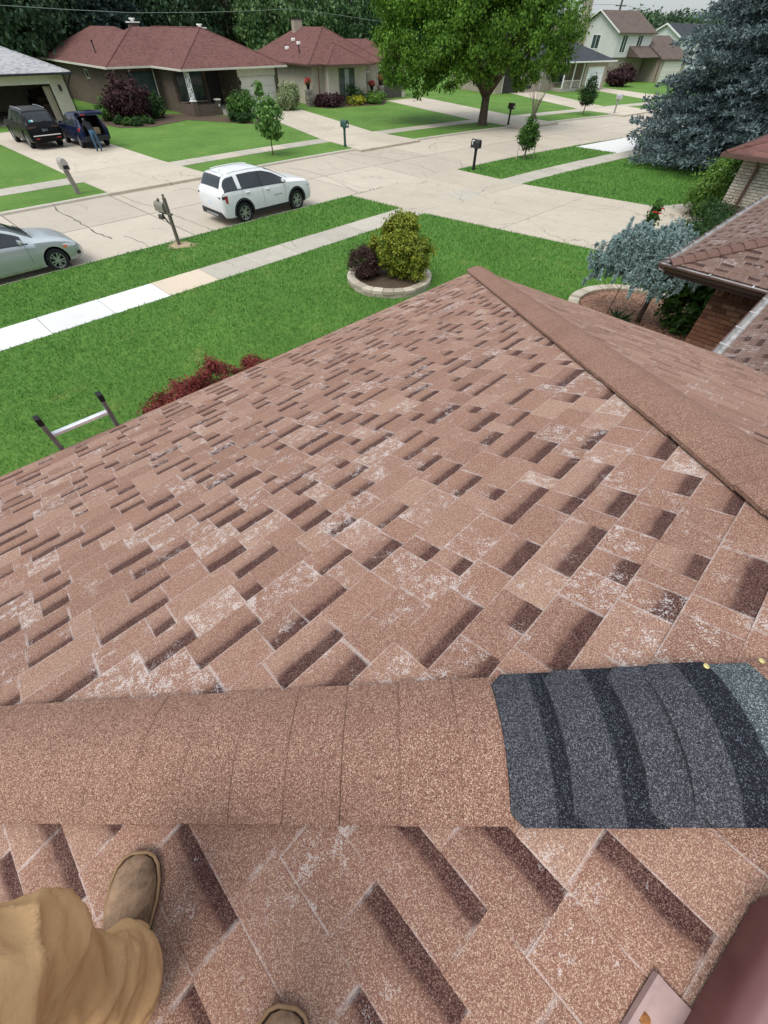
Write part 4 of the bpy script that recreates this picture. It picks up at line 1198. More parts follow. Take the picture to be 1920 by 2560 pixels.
# ------------------------------------------------------------------ trees
def broadleaf(name, label, loc, H, trunk_h, tr, blobs, n, leaf, mat, clumps, seed, limbs=9, group=None, droop=0.5, spread=0.10, bark=None, lean=(0, 0), shell=0.6):
    o = thing(name, label, 'tree', loc, 0, group)
    m = MB(); rr = random.Random(seed)
    m.tube([(0, 0, -0.1), (0, 0, 0.1), (lean[0] * .3, lean[1] * .3, trunk_h * 0.5), (lean[0], lean[1], trunk_h)], [tr * 1.5, tr * 1.08, tr * 0.92, tr * 0.85], 12)
    for i in range(limbs):
        b = blobs[i % len(blobs)]; c = Vector(b[0]) + Vector((rr.uniform(-.5, .5) * b[1][0], rr.uniform(-.5, .5) * b[1][1], rr.uniform(-.2, .5) * b[1][2]))
        s0 = Vector((lean[0], lean[1], trunk_h * rr.uniform(0.86, 1.0))); mid = s0.lerp(c, 0.45) + Vector((rr.uniform(-.1, .1), rr.uniform(-.1, .1), 0.12 * (c - s0).length))
        m.tube([s0, mid, c], [tr * 0.62, tr * 0.38, tr * 0.10], 8)
    m.build('trunk', bark or M_BARK, o, smooth=True)
    C, out = crown_points(blobs, n, clumps, spread, seed, shell)
    V, F = leaves(C, leaf, droop, 0.62, out, seed=seed)
    link('crown', raw_mesh('crown', V, F), o, mat)
    return o
M_MAPLE = foliage('maple_leaf', (0.022, 0.085, 0.010), (0.19, 0.35, 0.04), sc=0.5, trans=0.3)
mx, my = P2(1205, 312)
MS = -1.1
broadleaf('maple_tree', 'large spreading green shade tree with forked trunk on the verge across the street', (mx, my, LOT), 13, 1.75, 0.36,
          [((c_[0] + MS, c_[1], c_[2]), r_) for c_, r_ in [((0, 0, 6.2), (5.0, 5.0, 3.2)), ((-3.4, 1.0, 5.6), (4.2, 3.5, 2.9)), ((3.6, -1.2, 5.6), (3.8, 3.5, 2.9)), ((0, 0, 9.2), (4.8, 4.8, 3.4)), ((-3.0, 1.5, 8.2), (3.4, 3.2, 2.6)), ((2.8, -.5, 8.4), (3.6, 3.2, 2.8)), ((-1.6, -1.5, 4.0), (3.8, 2.6, 1.9)), ((1.6, 1.5, 4.1), (3.6, 2.6, 1.8)), ((-5.0, 0.6, 4.0), (2.9, 2.6, 2.4)), ((4.2, -1.4, 3.9), (2.6, 2.2, 1.8)), ((-5.6, 1.0, 7.0), (2.4, 2.4, 2.6))]],
          150000, 0.16, M_MAPLE, 1000, 31, 14, bark=M_BARK, spread=0.075)
M_YOUNG = foliage('young_leaf', (0.045, 0.12, 0.025), (0.17, 0.32, 0.075), sc=2)
sx_, sy_ = P2(683, 387)
sh_ = up_to((sx_, sy_), 672, 222)
broadleaf('sapling', 'slim young tree with airy light green crown on the far verge', (sx_, sy_, LOT), sh_, sh_ * 0.38, 0.035, [((0, 0, sh_ * 0.58), (0.85, 0.85, 0.75)), ((0.1, 0, sh_ * 0.44), (0.7, 0.7, 0.5)), ((-0.05, 0, sh_ * 0.80), (0.42, 0.42, 0.75))], 2400, 0.17, M_YOUNG, 70, 41, 7, droop=0.4, spread=0.16)
def columnar(name, label, px, py, toprow, topx, w, n, mat, seed, bare=0.0, trunkf=0.14, stakes=False):
    x, y = P2(px, py); h = up_to((x, y), topx, toprow)
    hc = h * (1 - bare)
    o = thing(name, label, 'tree', (x, y, LOT))
    m = MB(); m.tube([(0, 0, -0.1), (0, 0, hc * 0.5), (0, 0, hc * 0.97)], [0.055, 0.04, 0.012], 8); rr = random.Random(seed)
    for i in range(16):
        z = hc * rr.uniform(0.25, 0.8); a = rr.uniform(0, 6.28); m.tube([(0, 0, z), (math.cos(a) * w * .6, math.sin(a) * w * .6, z + 0.4)], [0.012, 0.004], 4)
    if bare:
        for i in range(34):
            a = rr.uniform(0, 6.28); q = rr.uniform(0.2, 0.75); z0 = hc * rr.uniform(0.78, 0.95)
            m.tube([(0, 0, z0), (math.cos(a) * q * .35, math.sin(a) * q * .35, z0 + (h - z0) * 0.5), (math.cos(a) * q * .9, math.sin(a) * q * .9, z0 + (h - z0) * rr.uniform(0.75, 1.0))], [0.014, 0.009, 0.004], 4)
    m.build('trunk', M_BARK2, o)
    z0 = hc * trunkf
    bl = [((0, 0, z0 + (hc - z0) * f), (w * k2, w * k2, (hc - z0) * 0.2)) for f, k2 in ((0.12, 0.75), (0.28, 1.0), (0.46, 0.95), (0.66, 0.72), (0.85, 0.4))]
    C, out = crown_points(bl, n, 130, 0.22, seed); V, F = leaves(C, 0.13, 0.1, 0.45, out, seed=seed); link('crown', raw_mesh('crown', V, F), o, mat)
    if stakes:
        for dx, dy in ((-0.55, -0.25), (0.6, 0.2)):
            s_ = MB(); s_.tube([(x + dx, y + dy, LOT - 0.1), (x + dx * 0.98, y + dy * 0.98, 0.75)], 0.025, 6)
            tag(s_.build('tree_stake', simple('pale_stake', (0.45, 0.42, 0.33), 0.9)), 'short pale stake %s the slim tree with bare top' % ('on the black mailbox side of' if dx < 0 else 'on the blue spruce side of'), 'stake', 'stakes of the slim tree')
    return o
columnar('slim_tree', 'slim columnar tree with bare twigs on top beside the black mailbox', 1310, 398, 215, 1340, 0.52, 3600, M_GREEN, 51, 0.40, 0.30, True)
columnar('slim_tree', 'small dark pointed evergreen tree on the far verge by the grey mailbox', 1457, 287, 195, 1482, 0.78, 3800, M_DKGREEN, 52, 0.0, 0.32)
def conifer(name, label, loc, H, RAD, tiers, seed, mat, per=1.0, sl=0.34, sw=0.10, droop=0.25, group=None, power=0.85, ns=3, up=0.28):
    o = thing(name, label, 'tree', loc, 0, group); rn = np.random.default_rng(seed)
    m = MB(); m.tube([(0, 0, -0.1), (0, 0, H * 0.5), (0, 0, H * 0.98)], [RAD * 0.07, RAD * 0.045, 0.02], 10)
    CS = []; DS = []
    for t_ in range(tiers):
        f = (t_ + rn.random() * 0.6) / tiers; z = 0.2 + (H - 0.2) * f; rad = RAD * (1 - f) ** power + 0.15
        nb = max(5, int(15 * (1 - f) ** 0.7 * per) + 3)
        for b in range(nb):
            a = rn.uniform(0, 2 * np.pi); L = rad * rn.uniform(0.72, 1.12)
            ca, sa = math.cos(a), math.sin(a)
            k_ = max(5, int(L / 0.20))
            zt = lambda g: z + 0.10 * L - droop * L * (g ** 1.4) + 0.14 * L * max(0, g - 0.65)
            if b % 3 == 0: m.tube([(0, 0, z), (ca * L * .5, sa * L * .5, zt(.5)), (ca * L * .92, sa * L * .92, zt(.92))], [0.03, 0.018, 0.006], 4)
            for j in range(k_):
                g = 0.28 + 0.72 * (j + rn.random()) / k_; wd = 0.34 * L * (1.12 - g) + 0.08
                for sd in (-1, 0, 1):
                    off = sd * wd * rn.uniform(0.25, 1.0)
                    CS.append((ca * L * g - sa * off, sa * L * g + ca * off, zt(g) - abs(off) * 0.22 + rn.normal() * 0.06))
                    DS.append((ca * 0.8 - sa * sd * 0.8, sa * 0.8 + ca * sd * 0.8, up - 0.2 * abs(sd)))
    m.build('trunk', M_BARK, o)
    V, F = sprigs(np.array(CS), np.array(DS), sl, sw, seed, ns, 0.5)
    link('crown', raw_mesh('crown', V, F), o, mat)
    return o
spr = conifer('blue_spruce', 'huge dense blue spruce with boughs to the ground on the neighbouring lawn', (22.0, 32.4, LOT), 20.0, 6.9, 64, 61, M_BLUED, 2.3, 0.23, 0.060, droop=0.13, power=0.75, ns=6, up=0.30)
# ------------------------------------------------------------------ mailboxes
def arched(m, w, h, l, z, x0=0.0, y0=0.0):
    """half-round mailbox shell along y"""
    prof = [(-w / 2, 0), (w / 2, 0), (w / 2, h * 0.5)] + [(w / 2 * math.cos(a), h * 0.5 + h * 0.5 * math.sin(a)) for a in [math.pi * i / 10 for i in range(1, 10)]] + [(-w / 2, h * 0.5)]
    m.loft([[(x0 + x, y0 + yy, z + zz) for x, zz in prof] for yy in (-l / 2, l / 2)], True, True, True)
def mailbox(label, px, py, ang, col, postcol, style, zb=1.02, lean=(0, 0)):
    x, y = P2(px, py); o = thing('mailbox', label, 'mailbox', (x, y, LOT), ang)
    mb_, mp = simple('mailbox_%s' % style, col, 0.5, 0.4, var=0.15, sc=9), simple('post_%s' % style, postcol, 0.85, 0.2, var=0.25, sc=7, bump=0.3)
    if style == 'own':
        m = MB(); m.cbox(-0.05, 0.05, -0.05, 0.05, -0.1, 1.42, 0.008); m.build('post', mp, o)
        m = MB(); m.lathe([(0.052, 1.42), (0.04, 1.435), (0.02, 1.445), (0.042, 1.475), (0.045, 1.50), (0.02, 1.53), (0.001, 1.535)], 12); m.build('finial', mp, o)
        m = MB(); m.cbox(-0.045, 0.045, -0.55, 0.16, 0.93, 0.99, 0.006); m.build('arm', mp, o)
        m = MB(); m.tube([(0, -0.05, 0.60), (0, -0.20, 0.66), (0, -0.36, 0.80), (0, -0.40, 0.93)], 0.028, 8); m.build('brace', mp, o)
        m = MB(); arched(m, 0.24, 0.27, 0.46, 0.995, 0.0, -0.33); bo = m.build('box', mb_, o)
        m = MB(); arched(m, 0.25, 0.28, 0.02, 0.992, 0.0, -0.572); m.build('door', mb_, bo)
        m = MB(); m.lathe([(0.03, 1.27), (0.05, 1.30), (0.05, 1.33), (0.02, 1.36), (0.001, 1.365)], 10, (0, -0.40, 0)); m.build('ornament', mp, o)
        m = MB(); m.cbox(0.10, 0.20, -0.42, -0.18, 0.80, 0.92, 0.02); m.tube([(0.03, -0.3, 0.93), (0.12, -0.3, 0.9)], 0.015, 6); m.build('paper_holder', simple('dark_metal', (0.05, 0.05, 0.05), 0.5), o)
    elif style == 'stone':
        m = MB(); m.loft([[(sx * 0.095 + lean[0] * f, sy * 0.095 + lean[1] * f, z) for sx, sy in ((-1, -1), (1, -1), (1, 1), (-1, 1))] for z, f in ((-0.1, 0), (0.95, 1))], True, True, True); m.build('post', mp, o, bevel=0.01)
        m = MB(); arched(m, 0.30, 0.42, 0.50, 0.93, lean[0], lean[1] - 0.03); bo = m.build('box', mb_, o)
        m = MB(); m.box(lean[0] - 0.11, lean[0] + 0.11, lean[1] - 0.295, lean[1] - 0.284, 0.97, 1.10); m.build('paper_slot', M_RUBBER, bo)
    else:
        m = MB(); m.loft([[(sx * w_ + lean[0] * f, sy * w_ + lean[1] * f, z) for sx, sy in ((-1, -1), (1, -1), (1, 1), (-1, 1))] for z, f, w_ in ((-0.1, 0, 0.07), (0.12, 0.1, 0.065), (0.13, 0.1, 0.055), (0.85, 0.85, 0.055), (0.97, 1, 0.075))], True, True, True); m.build('post', mp, o)
        m = MB(); m.M = Matrix.Translation((lean[0], lean[1] - 0.02, 0))
        arched(m, 0.27, 0.36, 0.52, 0.965); bo = m.build('box', mb_, o, bevel=0.012)
        m = MB(); m.M = Matrix.Translation((lean[0], lean[1] - 0.02, 0)); arched(m, 0.285, 0.375, 0.03, 0.962, 0, -0.268); dr = m.build('door', mb_, bo)
        m = MB(); m.M = Matrix.Translation((lean[0], lean[1] - 0.02, 0)); m.box(0.137, 0.15, -0.20, -0.16, 1.10, 1.30); m.box(0.137, 0.15, -0.20, -0.06, 1.25, 1.30); m.build('flag', simple('flag_white', (0.7, 0.7, 0.7), 0.5) if style != 'green' else simple('flag_red', (0.5, 0.04, 0.03), 0.5), bo)
        m = MB(); m.M = Matrix.Translation((lean[0], lean[1] - 0.02, 0)); m.box(-0.06, 0.06, -0.2875, -0.284, 1.06, 1.14); m.build('number_plate', M_WHITEMETAL, dr)
    return o
A_F = -S_HEAD + R(90)      # doors face the road
A_N = A_F + R(180)
mailbox('weathered taupe mailbox hung on a wooden post with finial beside parked white car', 448, 611, A_N + 0.15, (0.20, 0.185, 0.15), (0.13, 0.115, 0.09), 'own')
mailbox('chunky pale grey mailbox on a leaning post at the verge of the open garage', 197, 484, A_F, (0.34, 0.31, 0.28), (0.25, 0.225, 0.19), 'stone', lean=(-0.10, 0.0))
mailbox('dark green mailbox on a matching post between sapling and driveway', 863, 366, A_F, (0.03, 0.075, 0.06), (0.035, 0.08, 0.07), 'green')
mailbox('black plastic mailbox with white flag beside the slim columnar tree', 1183, 425, A_N, (0.018, 0.018, 0.02), (0.02, 0.02, 0.022), 'black')
mailbox('dark brown mailbox on the verge under the large shade tree', 1270, 312, A_F - R(8), (0.04, 0.034, 0.03), (0.045, 0.035, 0.03), 'brown')
mailbox('pale grey mailbox on a grey post beside the pointed evergreen', 1535, 283, A_F - R(12), (0.42, 0.42, 0.42), (0.30, 0.30, 0.30), 'grey')
# bare earth round the mailbox post
x_, y_ = P2(452, 612)
m = MB(); rr_ = random.Random(9); pts = []
for i in range(22):
    a = 2 * math.pi * i / 22; q = 0.42 + rr_.uniform(-.12, .12); pts.append((x_ + q * 1.3 * math.cos(a + .6), y_ + q * math.sin(a + .6)))
m.prism(pts, LOT - 0.02, LOT + 0.008); tag(m.build('bare_earth', simple('dry_soil', (0.36, 0.28, 0.17), 0.95, var=0.3, sc=12)), kind='structure'); GRASS_HOLES.append((x_, y_, 0.36))
# ------------------------------------------------------------------ vehicles
def paint(name, col, metal=0.0, rough=0.32, coat=0.35, spec=0.4):
    if name in MATS: return MATS[name]
    t = NT(name); nz = t.noise(2.5, det=5)
    c = t.ramp(nz, [(0.3, tuple(x * 0.93 for x in col)), (0.7, col)])
    t.b.inputs['Coat Weight'].default_value = coat; t.b.inputs['Coat Roughness'].default_value = 0.05
    MATS[name] = t.fin(c, rough, spec, metal); return MATS[name]
def glass_dark(name, col=(0.018, 0.022, 0.025)):
    if name in MATS: return MATS[name]
    t = NT(name)
    c = t.ramp(t.noise(1.5, det=2), [(0.3, col), (0.7, tuple(x * 1.7 for x in col))])
    MATS[name] = t.fin(c, 0.05, 0.45); return MATS[name]
M_TYRE = simple('tyre_rubber', (0.016, 0.016, 0.017), 0.85, 0.25, var=0.3, sc=20)
M_RIM = simple('alloy', (0.52, 0.52, 0.53), 0.32, 0.5, 0.75, var=0.1)
M_CLAD = simple('black_cladding', (0.022, 0.023, 0.025), 0.6, 0.35, var=0.2, sc=12)
M_GLASS = glass_dark('car_glass')
M_HEADLAMP = simple('lamp_lens', (0.62, 0.64, 0.66), 0.12, 0.6, 0.2, var=0.25, sc=25)
M_REDLAMP = simple('red_lens', (0.34, 0.012, 0.012), 0.15, 0.6, var=0.3, sc=20)
M_AMBER = simple('amber_lens', (0.72, 0.16, 0.05), 0.2, 0.6, var=0.2, sc=20)
M_PLATE = simple('number_plate', (0.62, 0.68, 0.76), 0.5, 0.3, var=0.25, sc=40)
M_CHROME = simple('chrome', (0.7, 0.7, 0.7), 0.15, 0.5, 0.9, var=0.05)
M_BLACKIN = simple('dark_interior', (0.012, 0.012, 0.013), 0.9, 0.1, var=0.3)
class CarShape:
    def __init__(s, st):
        a = np.array(st, float); s.x0, s.x1 = a[0, 0], a[-1, 0]
        xs = np.linspace(s.x0, s.x1, 240)
        cols = [np.interp(xs, a[:, 0], a[:, i]) for i in range(1, 6)]
        k_ = np.array([1, 3, 5, 6, 5, 3, 1], float); k_ /= k_.sum()
        cols = [np.convolve(np.pad(c, 3, mode='edge'), k_, 'valid') for c in cols]
        s.xs, s.c = xs, cols
    def at(s, x): return [float(np.interp(x, s.xs, c)) for c in s.c]
    def half(s, x):
        zb, zbelt, zt, w, wt = s.at(x); h = zbelt - zb; g = zt - zbelt; e = min(0.075, g * 0.45)
        return [(0.0, zb), (0.82 * w, zb), (0.955 * w, zb + 0.05), (0.99 * w, zb + 0.25 * h), (w, zb + 0.55 * h), (0.992 * w, zb + 0.82 * h), (0.965 * w, zbelt),
                (0.965 * w + (wt - 0.965 * w) * 0.5, zbelt + (g - e) * 0.5), (wt, zt - e), (wt * 0.95, zt - e * 0.5), (wt * 0.82, zt - e * 0.17), (wt * 0.5, zt - e * 0.03), (0.0, zt)]
    def y(s, x, z):
        h = s.half(x)[1:-1]; zz = [p[1] for p in h]; return float(np.interp(z, zz, [p[0] for p in h]))
    def ztop(s, x, y):
        h = s.half(x)[6:]; return float(np.interp(abs(y), [p[0] for p in h[::-1]], [p[1] for p in h[::-1]]))
def wheel_parts(root, x, y, r, w, side, rim_mat=None, spokes=10, double=True):
    o = bpy.data.objects.new('wheel', None)
    m = MB(); m.lathe([(r * 0.66, -w / 2), (r * 0.93, -w / 2), (r, -w * 0.32), (r, w * 0.32), (r * 0.93, w / 2), (r * 0.66, w / 2), (r * 0.66, -w / 2)], 30, ax='y', cap=False)
    wh = m.build('wheel', M_TYRE, root, smooth=True); wh.location = (x, y, r); wh.data.set_sharp_from_angle(angle=R(35))
    bpy.data.objects.remove(o)
    m = MB(); yo = side * w * 0.36
    m.lathe([(r * 0.67, yo - side * 0.02), (r * 0.67, yo + side * 0.02), (r * 0.61, yo + side * 0.02), (r * 0.60, yo - side * 0.03)], 30, ax='y', cap=False)
    m.lathe([(0.001, yo + side * 0.012), (r * 0.16, yo + side * 0.010), (r * 0.18, yo - side * 0.02), (0.001, yo - side * 0.02)], 14, ax='y')
    for i in range(spokes):
        a = 2 * math.pi * i / spokes + (0.16 if (i % 2 and double) else 0.0)
        ca, sa = math.cos(a), math.sin(a); hw = r * 0.05
        pts = []
        for rr, yy in ((r * 0.14, 0.012), (r * 0.62, 0.014)):
            for q in (-1, 1): pts.append((ca * rr - sa * hw * q, yo + side * yy, sa * rr + ca * hw * q)); pts.append((ca * rr - sa * hw * q, yo - side * 0.015, sa * rr + ca * hw * q))
        m.add(pts, [(0, 2, 6, 4), (0, 4, 5, 1), (2, 3, 7, 6)])
    m.build('rim', rim_mat or M_RIM, wh)
    m = MB(); m.lathe([(0.001, yo - side * 0.035), (r * 0.64, yo - side * 0.035)], 24, ax='y'); m.build('brake_disc', M_BLACKIN, wh)
    return wh
def strip(shape, x0, x1, zl, zu, off, nx=14, nz=5, side=1):
    """panel hugging the car's side between two height curves"""
    m = MB(); rows = []
    for i in range(nx + 1):
        x = x0 + (x1 - x0) * i / nx; a, b = zl(x), zu(x)
        if b < a + 0.004: b = a + 0.004
        rows.append([(x, side * (shape.y(x, a + (b - a) * j / nz) + off), a + (b - a) * j / nz) for j in range(nz + 1)])
    if side < 0: rows = [r[::-1] for r in rows]
    m.loft([r[::-1] for r in rows], False); return m
def top_panel(shape, x0, x1, yf, off, nx=10, ny=12):
    m = MB(); rows = []
    for i in range(nx + 1):
        x = x0 + (x1 - x0) * i / nx; w = yf(x)
        rows.append([(x - (off * 0.6 if x0 < 0 else -off * 0.6), -w + 2 * w * j / ny, shape.ztop(x, -w + 2 * w * j / ny) + off) for j in range(ny + 1)])
    m.loft(rows, False); return m
def car(name, label, loc, rz, st, wb, r, pm, wins, wsx, rgx, group=None, tw=0.225, clad=False, spokes=10, cavity=None, rim=None, handle=True, lampf=None):
    root = thing(name, label, 'car', loc, rz, group); sh = CarShape(st)
    m = MB(); rings = []
    xs = np.unique(np.concatenate([np.linspace(sh.x0, sh.x0 + 0.25, 8), np.linspace(sh.x0 + 0.25, sh.x1 - 0.2, 40), np.linspace(sh.x1 - 0.2, sh.x1, 6)]))
    for x in xs:
        h = sh.half(x); rings.append([(x, y, z) for y, z in h] + [(x, -y, z) for y, z in h[-2:0:-1]])
    m.loft(rings, True, True, True)
    body = m.build('body', [pm, M_CLAD, M_BLACKIN], root, smooth=True); weld(body)
    cut = MB(); W = max(c for c in sh.c[3])
    for x in (0.0, wb):
        for sd in (-1, 1):
            c = MB(); c.lathe([(r + 0.055, -0.20), (r + 0.055, 0.20)], 32, (x, sd * (W - 0.06), r + 0.01), ax='y'); cut.v, cut.f, cut.mi, cut.sm = cut.v, cut.f, cut.mi, cut.sm
            b = len(cut.v); cut.v += c.v; cut.f += [tuple(i + b for i in f) for f in c.f]; cut.mi += [0] * len(c.f); cut.sm += [False] * len(c.f)
    cutters = [(cut, M_BLACKIN)]
    if cavity:
        c = MB(); c.add([(x, y, z) for x, z in cavity[0] for y in (-cavity[1], cavity[1])], [(0, 1, 3, 2), (2, 3, 5, 4), (4, 5, 7, 6), (6, 7, 1, 0), (0, 2, 4, 6), (1, 7, 5, 3)]); cutters.append((c, M_BLACKIN))
    tmp = []
    for c, mm in cutters:
        co = c.build('cutter', mm, root); weld(co); tmp.append(co)
        md = body.modifiers.new('cut', 'BOOLEAN'); md.object = co; md.operation = 'DIFFERENCE'; md.solver = 'EXACT'; md.material_mode = 'TRANSFER'
    bake(body)
    for co in tmp: bpy.data.objects.remove(co)
    body.data.set_sharp_from_angle(angle=R(38))
    for x in (0.0, wb):
        for sd in (-1, 1): wheel_parts(root, x, sd * (W - tw / 2 - 0.02), r, tw, sd, rim, spokes)
    for sd in (-1, 1):
        for (x0, x1) in wins:
            strip(sh, x0, x1, lambda x: sh.at(x)[1] + 0.025, lambda x: sh.at(x)[2] - 0.105, 0.006, side=sd).build('side_window', M_GLASS, root, smooth=True)
        strip(sh, wins[0][0] - 0.03, wins[-1][1] + 0.10, lambda x: sh.at(x)[1] - 0.002, lambda x: sh.at(x)[1] + 0.026, 0.007, nz=1, side=sd).build('belt_trim', M_CLAD, root)
        mir = MB(); xm = wins[-1][1] - 0.10; zb_ = sh.at(xm)[1]; ym = sh.y(xm, zb_)
        mir.loft([[(xm + a, sd * (ym + yy), zb_ + 0.05 + b) for a, b in ((-0.06, 0.0), (0.05, 0.01), (0.06, 0.08), (-0.05, 0.12))] for yy in (0.02, 0.10, 0.20)], True, True, True)
        mir.build('mirror', pm, root, bevel=0.02)
        if handle:
            for (x0, x1) in wins[-2:]:
                hx = x0 + 0.10; hz = sh.at(hx)[1] - 0.13; hy = sh.y(hx, hz)
                hd = MB(); hd.cbox(hx, hx + 0.19, min(sd * hy, sd * (hy + 0.035)), max(sd * hy, sd * (hy + 0.035)), hz, hz + 0.035, 0.008); hd.build('door_handle', pm, root)
        for xd in [w_[0] - 0.035 for w_ in wins[-2:]] + [wins[-1][1] - 0.03]:
            strip(sh, xd, xd + 0.009, lambda x: sh.at(x)[0] + 0.22, lambda x: sh.at(x)[1] - 0.005, 0.003, nx=1, nz=8, side=sd).build('door_seam', M_CLAD, root)
        if clad:
            strip(sh, r + 0.04, wb - r - 0.04, lambda x: sh.at(x)[0] + 0.02, lambda x: sh.at(x)[0] + 0.17, 0.010, side=sd).build('sill_cladding', M_CLAD, root)
            for xa in (0.0, wb):
                a_ = MB(); rows = []
                for i in range(21):
                    th = R(-18 + 216 * i / 20); row = []
                    for rr in (r + 0.052, r + 0.075, r + 0.125):
                        xx, zz = xa + rr * math.cos(th), r + 0.01 + rr * math.sin(th); row.append((xx, sd * (sh.y(xx, max(zz, sh.at(xx)[0] + 0.02)) + (0.004 if rr > r + 0.1 else 0.014)), max(zz, sh.at(xx)[0])))
                    rows.append(row if sd < 0 else row[::-1])
                a_.loft(rows, False); a_.build('arch_cladding', M_CLAD, root, smooth=True)
    top_panel(sh, wsx[0], wsx[1], lambda x: sh.at(x)[4] * 0.93, 0.006).build('windscreen', M_GLASS, root, smooth=True)
    if rgx: top_panel(sh, rgx[0], rgx[1], lambda x: sh.at(x)[4] * 0.90, 0.006).build('rear_window', M_GLASS, root, smooth=True)
    return root, sh, body
def text_mesh(txt, size, mat, parent, mat4, name='lettering', ext=0.002, spacing=1.0):
    cu = bpy.data.curves.new(name, 'FONT'); cu.body = txt; cu.size = size; cu.extrude = ext; cu.space_character = spacing; cu.resolution_u = 2; cu.align_x = 'LEFT'
    to = bpy.data.objects.new(name, cu); COL.objects.link(to)
    dg = bpy.context.evaluated_depsgraph_get(); dg.update(); me = bpy.data.meshes.new_from_object(to.evaluated_get(dg)); bpy.data.objects.remove(to)
    o = link(name, me, parent, mat); o.matrix_local = mat4; return o
HD = R(90) - S_HEAD                       # heading along the street (math angle)
sv, nv_ = Vector((math.sin(S_HEAD), math.cos(S_HEAD))), Vector((-math.cos(S_HEAD), math.sin(S_HEAD)))
# white compact SUV parked on the road
ST_SUV = [(-0.98, .46, .82, .90, .78, .68), (-0.95, .36, .97, 1.04, .88, .74), (-0.88, .30, 1.09, 1.16, .925, .76), (-0.78, .26, 1.13, 1.32, .94, .73), (-0.62, .24, 1.145, 1.56, .95, .69), (-0.46, .24, 1.145, 1.625, .95, .67), (0.0, .23, 1.135, 1.66, .95, .67), (0.7, .23, 1.115, 1.67, .95, .67), (1.25, .23, 1.10, 1.645, .95, .67),
          (1.70, .23, 1.085, 1.53, .95, .69), (2.2, .23, 1.07, 1.31, .95, .73), (2.58, .24, 1.05, 1.135, .95, .80), (3.0, .25, 1.015, 1.09, .945, .84), (3.35, .27, .97, 1.035, .93, .84), (3.55, .30, .88, .94, .88, .78), (3.64, .36, .76, .81, .80, .70), (3.68, .44, .64, .67, .68, .60)]
rw = Vector(P2(617, 557, 0)); o0 = rw + nv_ * 0.85
M_WHITEP = paint('white_paint', (0.70, 0.70, 0.70))
suv, sh, bd = car('parked_car', 'white compact suv with black wheel arches parked on the road by the mailbox', (o0.x, o0.y, 0.0), HD, ST_SUV, 2.73, 0.37, M_WHITEP, [(-0.72, -0.12), (0.10, 1.00), (1.06, 2.16)], (1.45, 2.50), (-0.83, -0.58), clad=True, spokes=10)
for sd in (-1, 1): strip(sh, 0.06, 2.20, lambda x: sh.at(x)[1] + 0.012, lambda x: sh.at(x)[2] - 0.095, 0.0025, side=sd).build('window_surround', M_CLAD, suv, smooth=True)
m = MB(); m.cbox(-0.99, -0.86, -0.80, 0.80, 0.30, 0.52, 0.03); m.build('rear_bumper', M_CLAD, suv)
m = MB(); m.cbox(-1.0, -0.90, -0.45, 0.45, 0.33, 0.40, 0.02); m.build('skid_plate', simple('skid_grey', (0.25, 0.25, 0.26), 0.5), suv)
m = MB(); m.loft([[(-0.62, y, sh.ztop(-0.62, y) + 0.05), (-0.42, y, sh.ztop(-0.42, y) + 0.012), (-0.42, y, sh.ztop(-0.42, y) - 0.03), (-0.60, y, sh.ztop(-0.60, y) - 0.0)] for y in np.linspace(-0.60, 0.60, 9)], True, True, True); m.build('spoiler', M_WHITEP, suv, smooth=True)
for sd in (-1, 1):
    tl = strip(sh, -0.90, -0.66, lambda x: 0.93 + 0.06 * (x + 0.9), lambda x: 1.02 + 0.05 * (x + 0.9), 0.008, side=sd).build('taillight', M_CLAD, suv)
    strip(sh, -0.80, -0.68, lambda x: 0.955, lambda x: 1.005, 0.012, side=sd).build('lens', M_REDLAMP, tl)
    strip(sh, -0.78, -0.68, lambda x: 0.78 + 0.3 * (-0.68 - x), lambda x: 0.94, 0.008, side=sd).build('lens', M_REDLAMP, tl)
    m = MB(); m.box(-0.955, -0.90, min(sd * 0.38, sd * 0.83), max(sd * 0.38, sd * 0.83), 0.925, 0.995); m.build('lens', M_CLAD, tl)
    m = MB(); m.tube([(x, sd * 0.60, sh.ztop(x, 0.60) + 0.03) for x in np.linspace(-0.3, 1.4, 9)], 0.014, 6); m.build('roof_rail', M_WHITEP, suv)
    strip(sh, 3.30, 3.60, lambda x: 0.80, lambda x: 0.86 - 0.1 * (x - 3.3), 0.006, side=sd).build('headlight', M_HEADLAMP, suv)
m = MB(); m.box(-0.985, -0.93, -0.16, 0.16, 0.70, 0.83); m.build('licence_plate', M_PLATE, suv)
m = MB(); m.lathe([(0.05, 1.66), (0.03, 1.70), (0.001, 1.75)], 8, (-0.25, 0, 0)); m.build('antenna', M_WHITEP, suv)
m = MB(); m.cbox(3.55, 3.675, -0.62, 0.62, 0.42, 0.62, 0.02); m.build('grille', M_CLAD, suv)
zt = 0.72; text_mesh('EQUINOX', 0.062, M_CLAD, suv, Matrix.Translation((1.55, -(sh.y(1.7, zt) + 0.004), zt)) @ Matrix.Rotation(R(90), 4, 'X'), spacing=1.7)
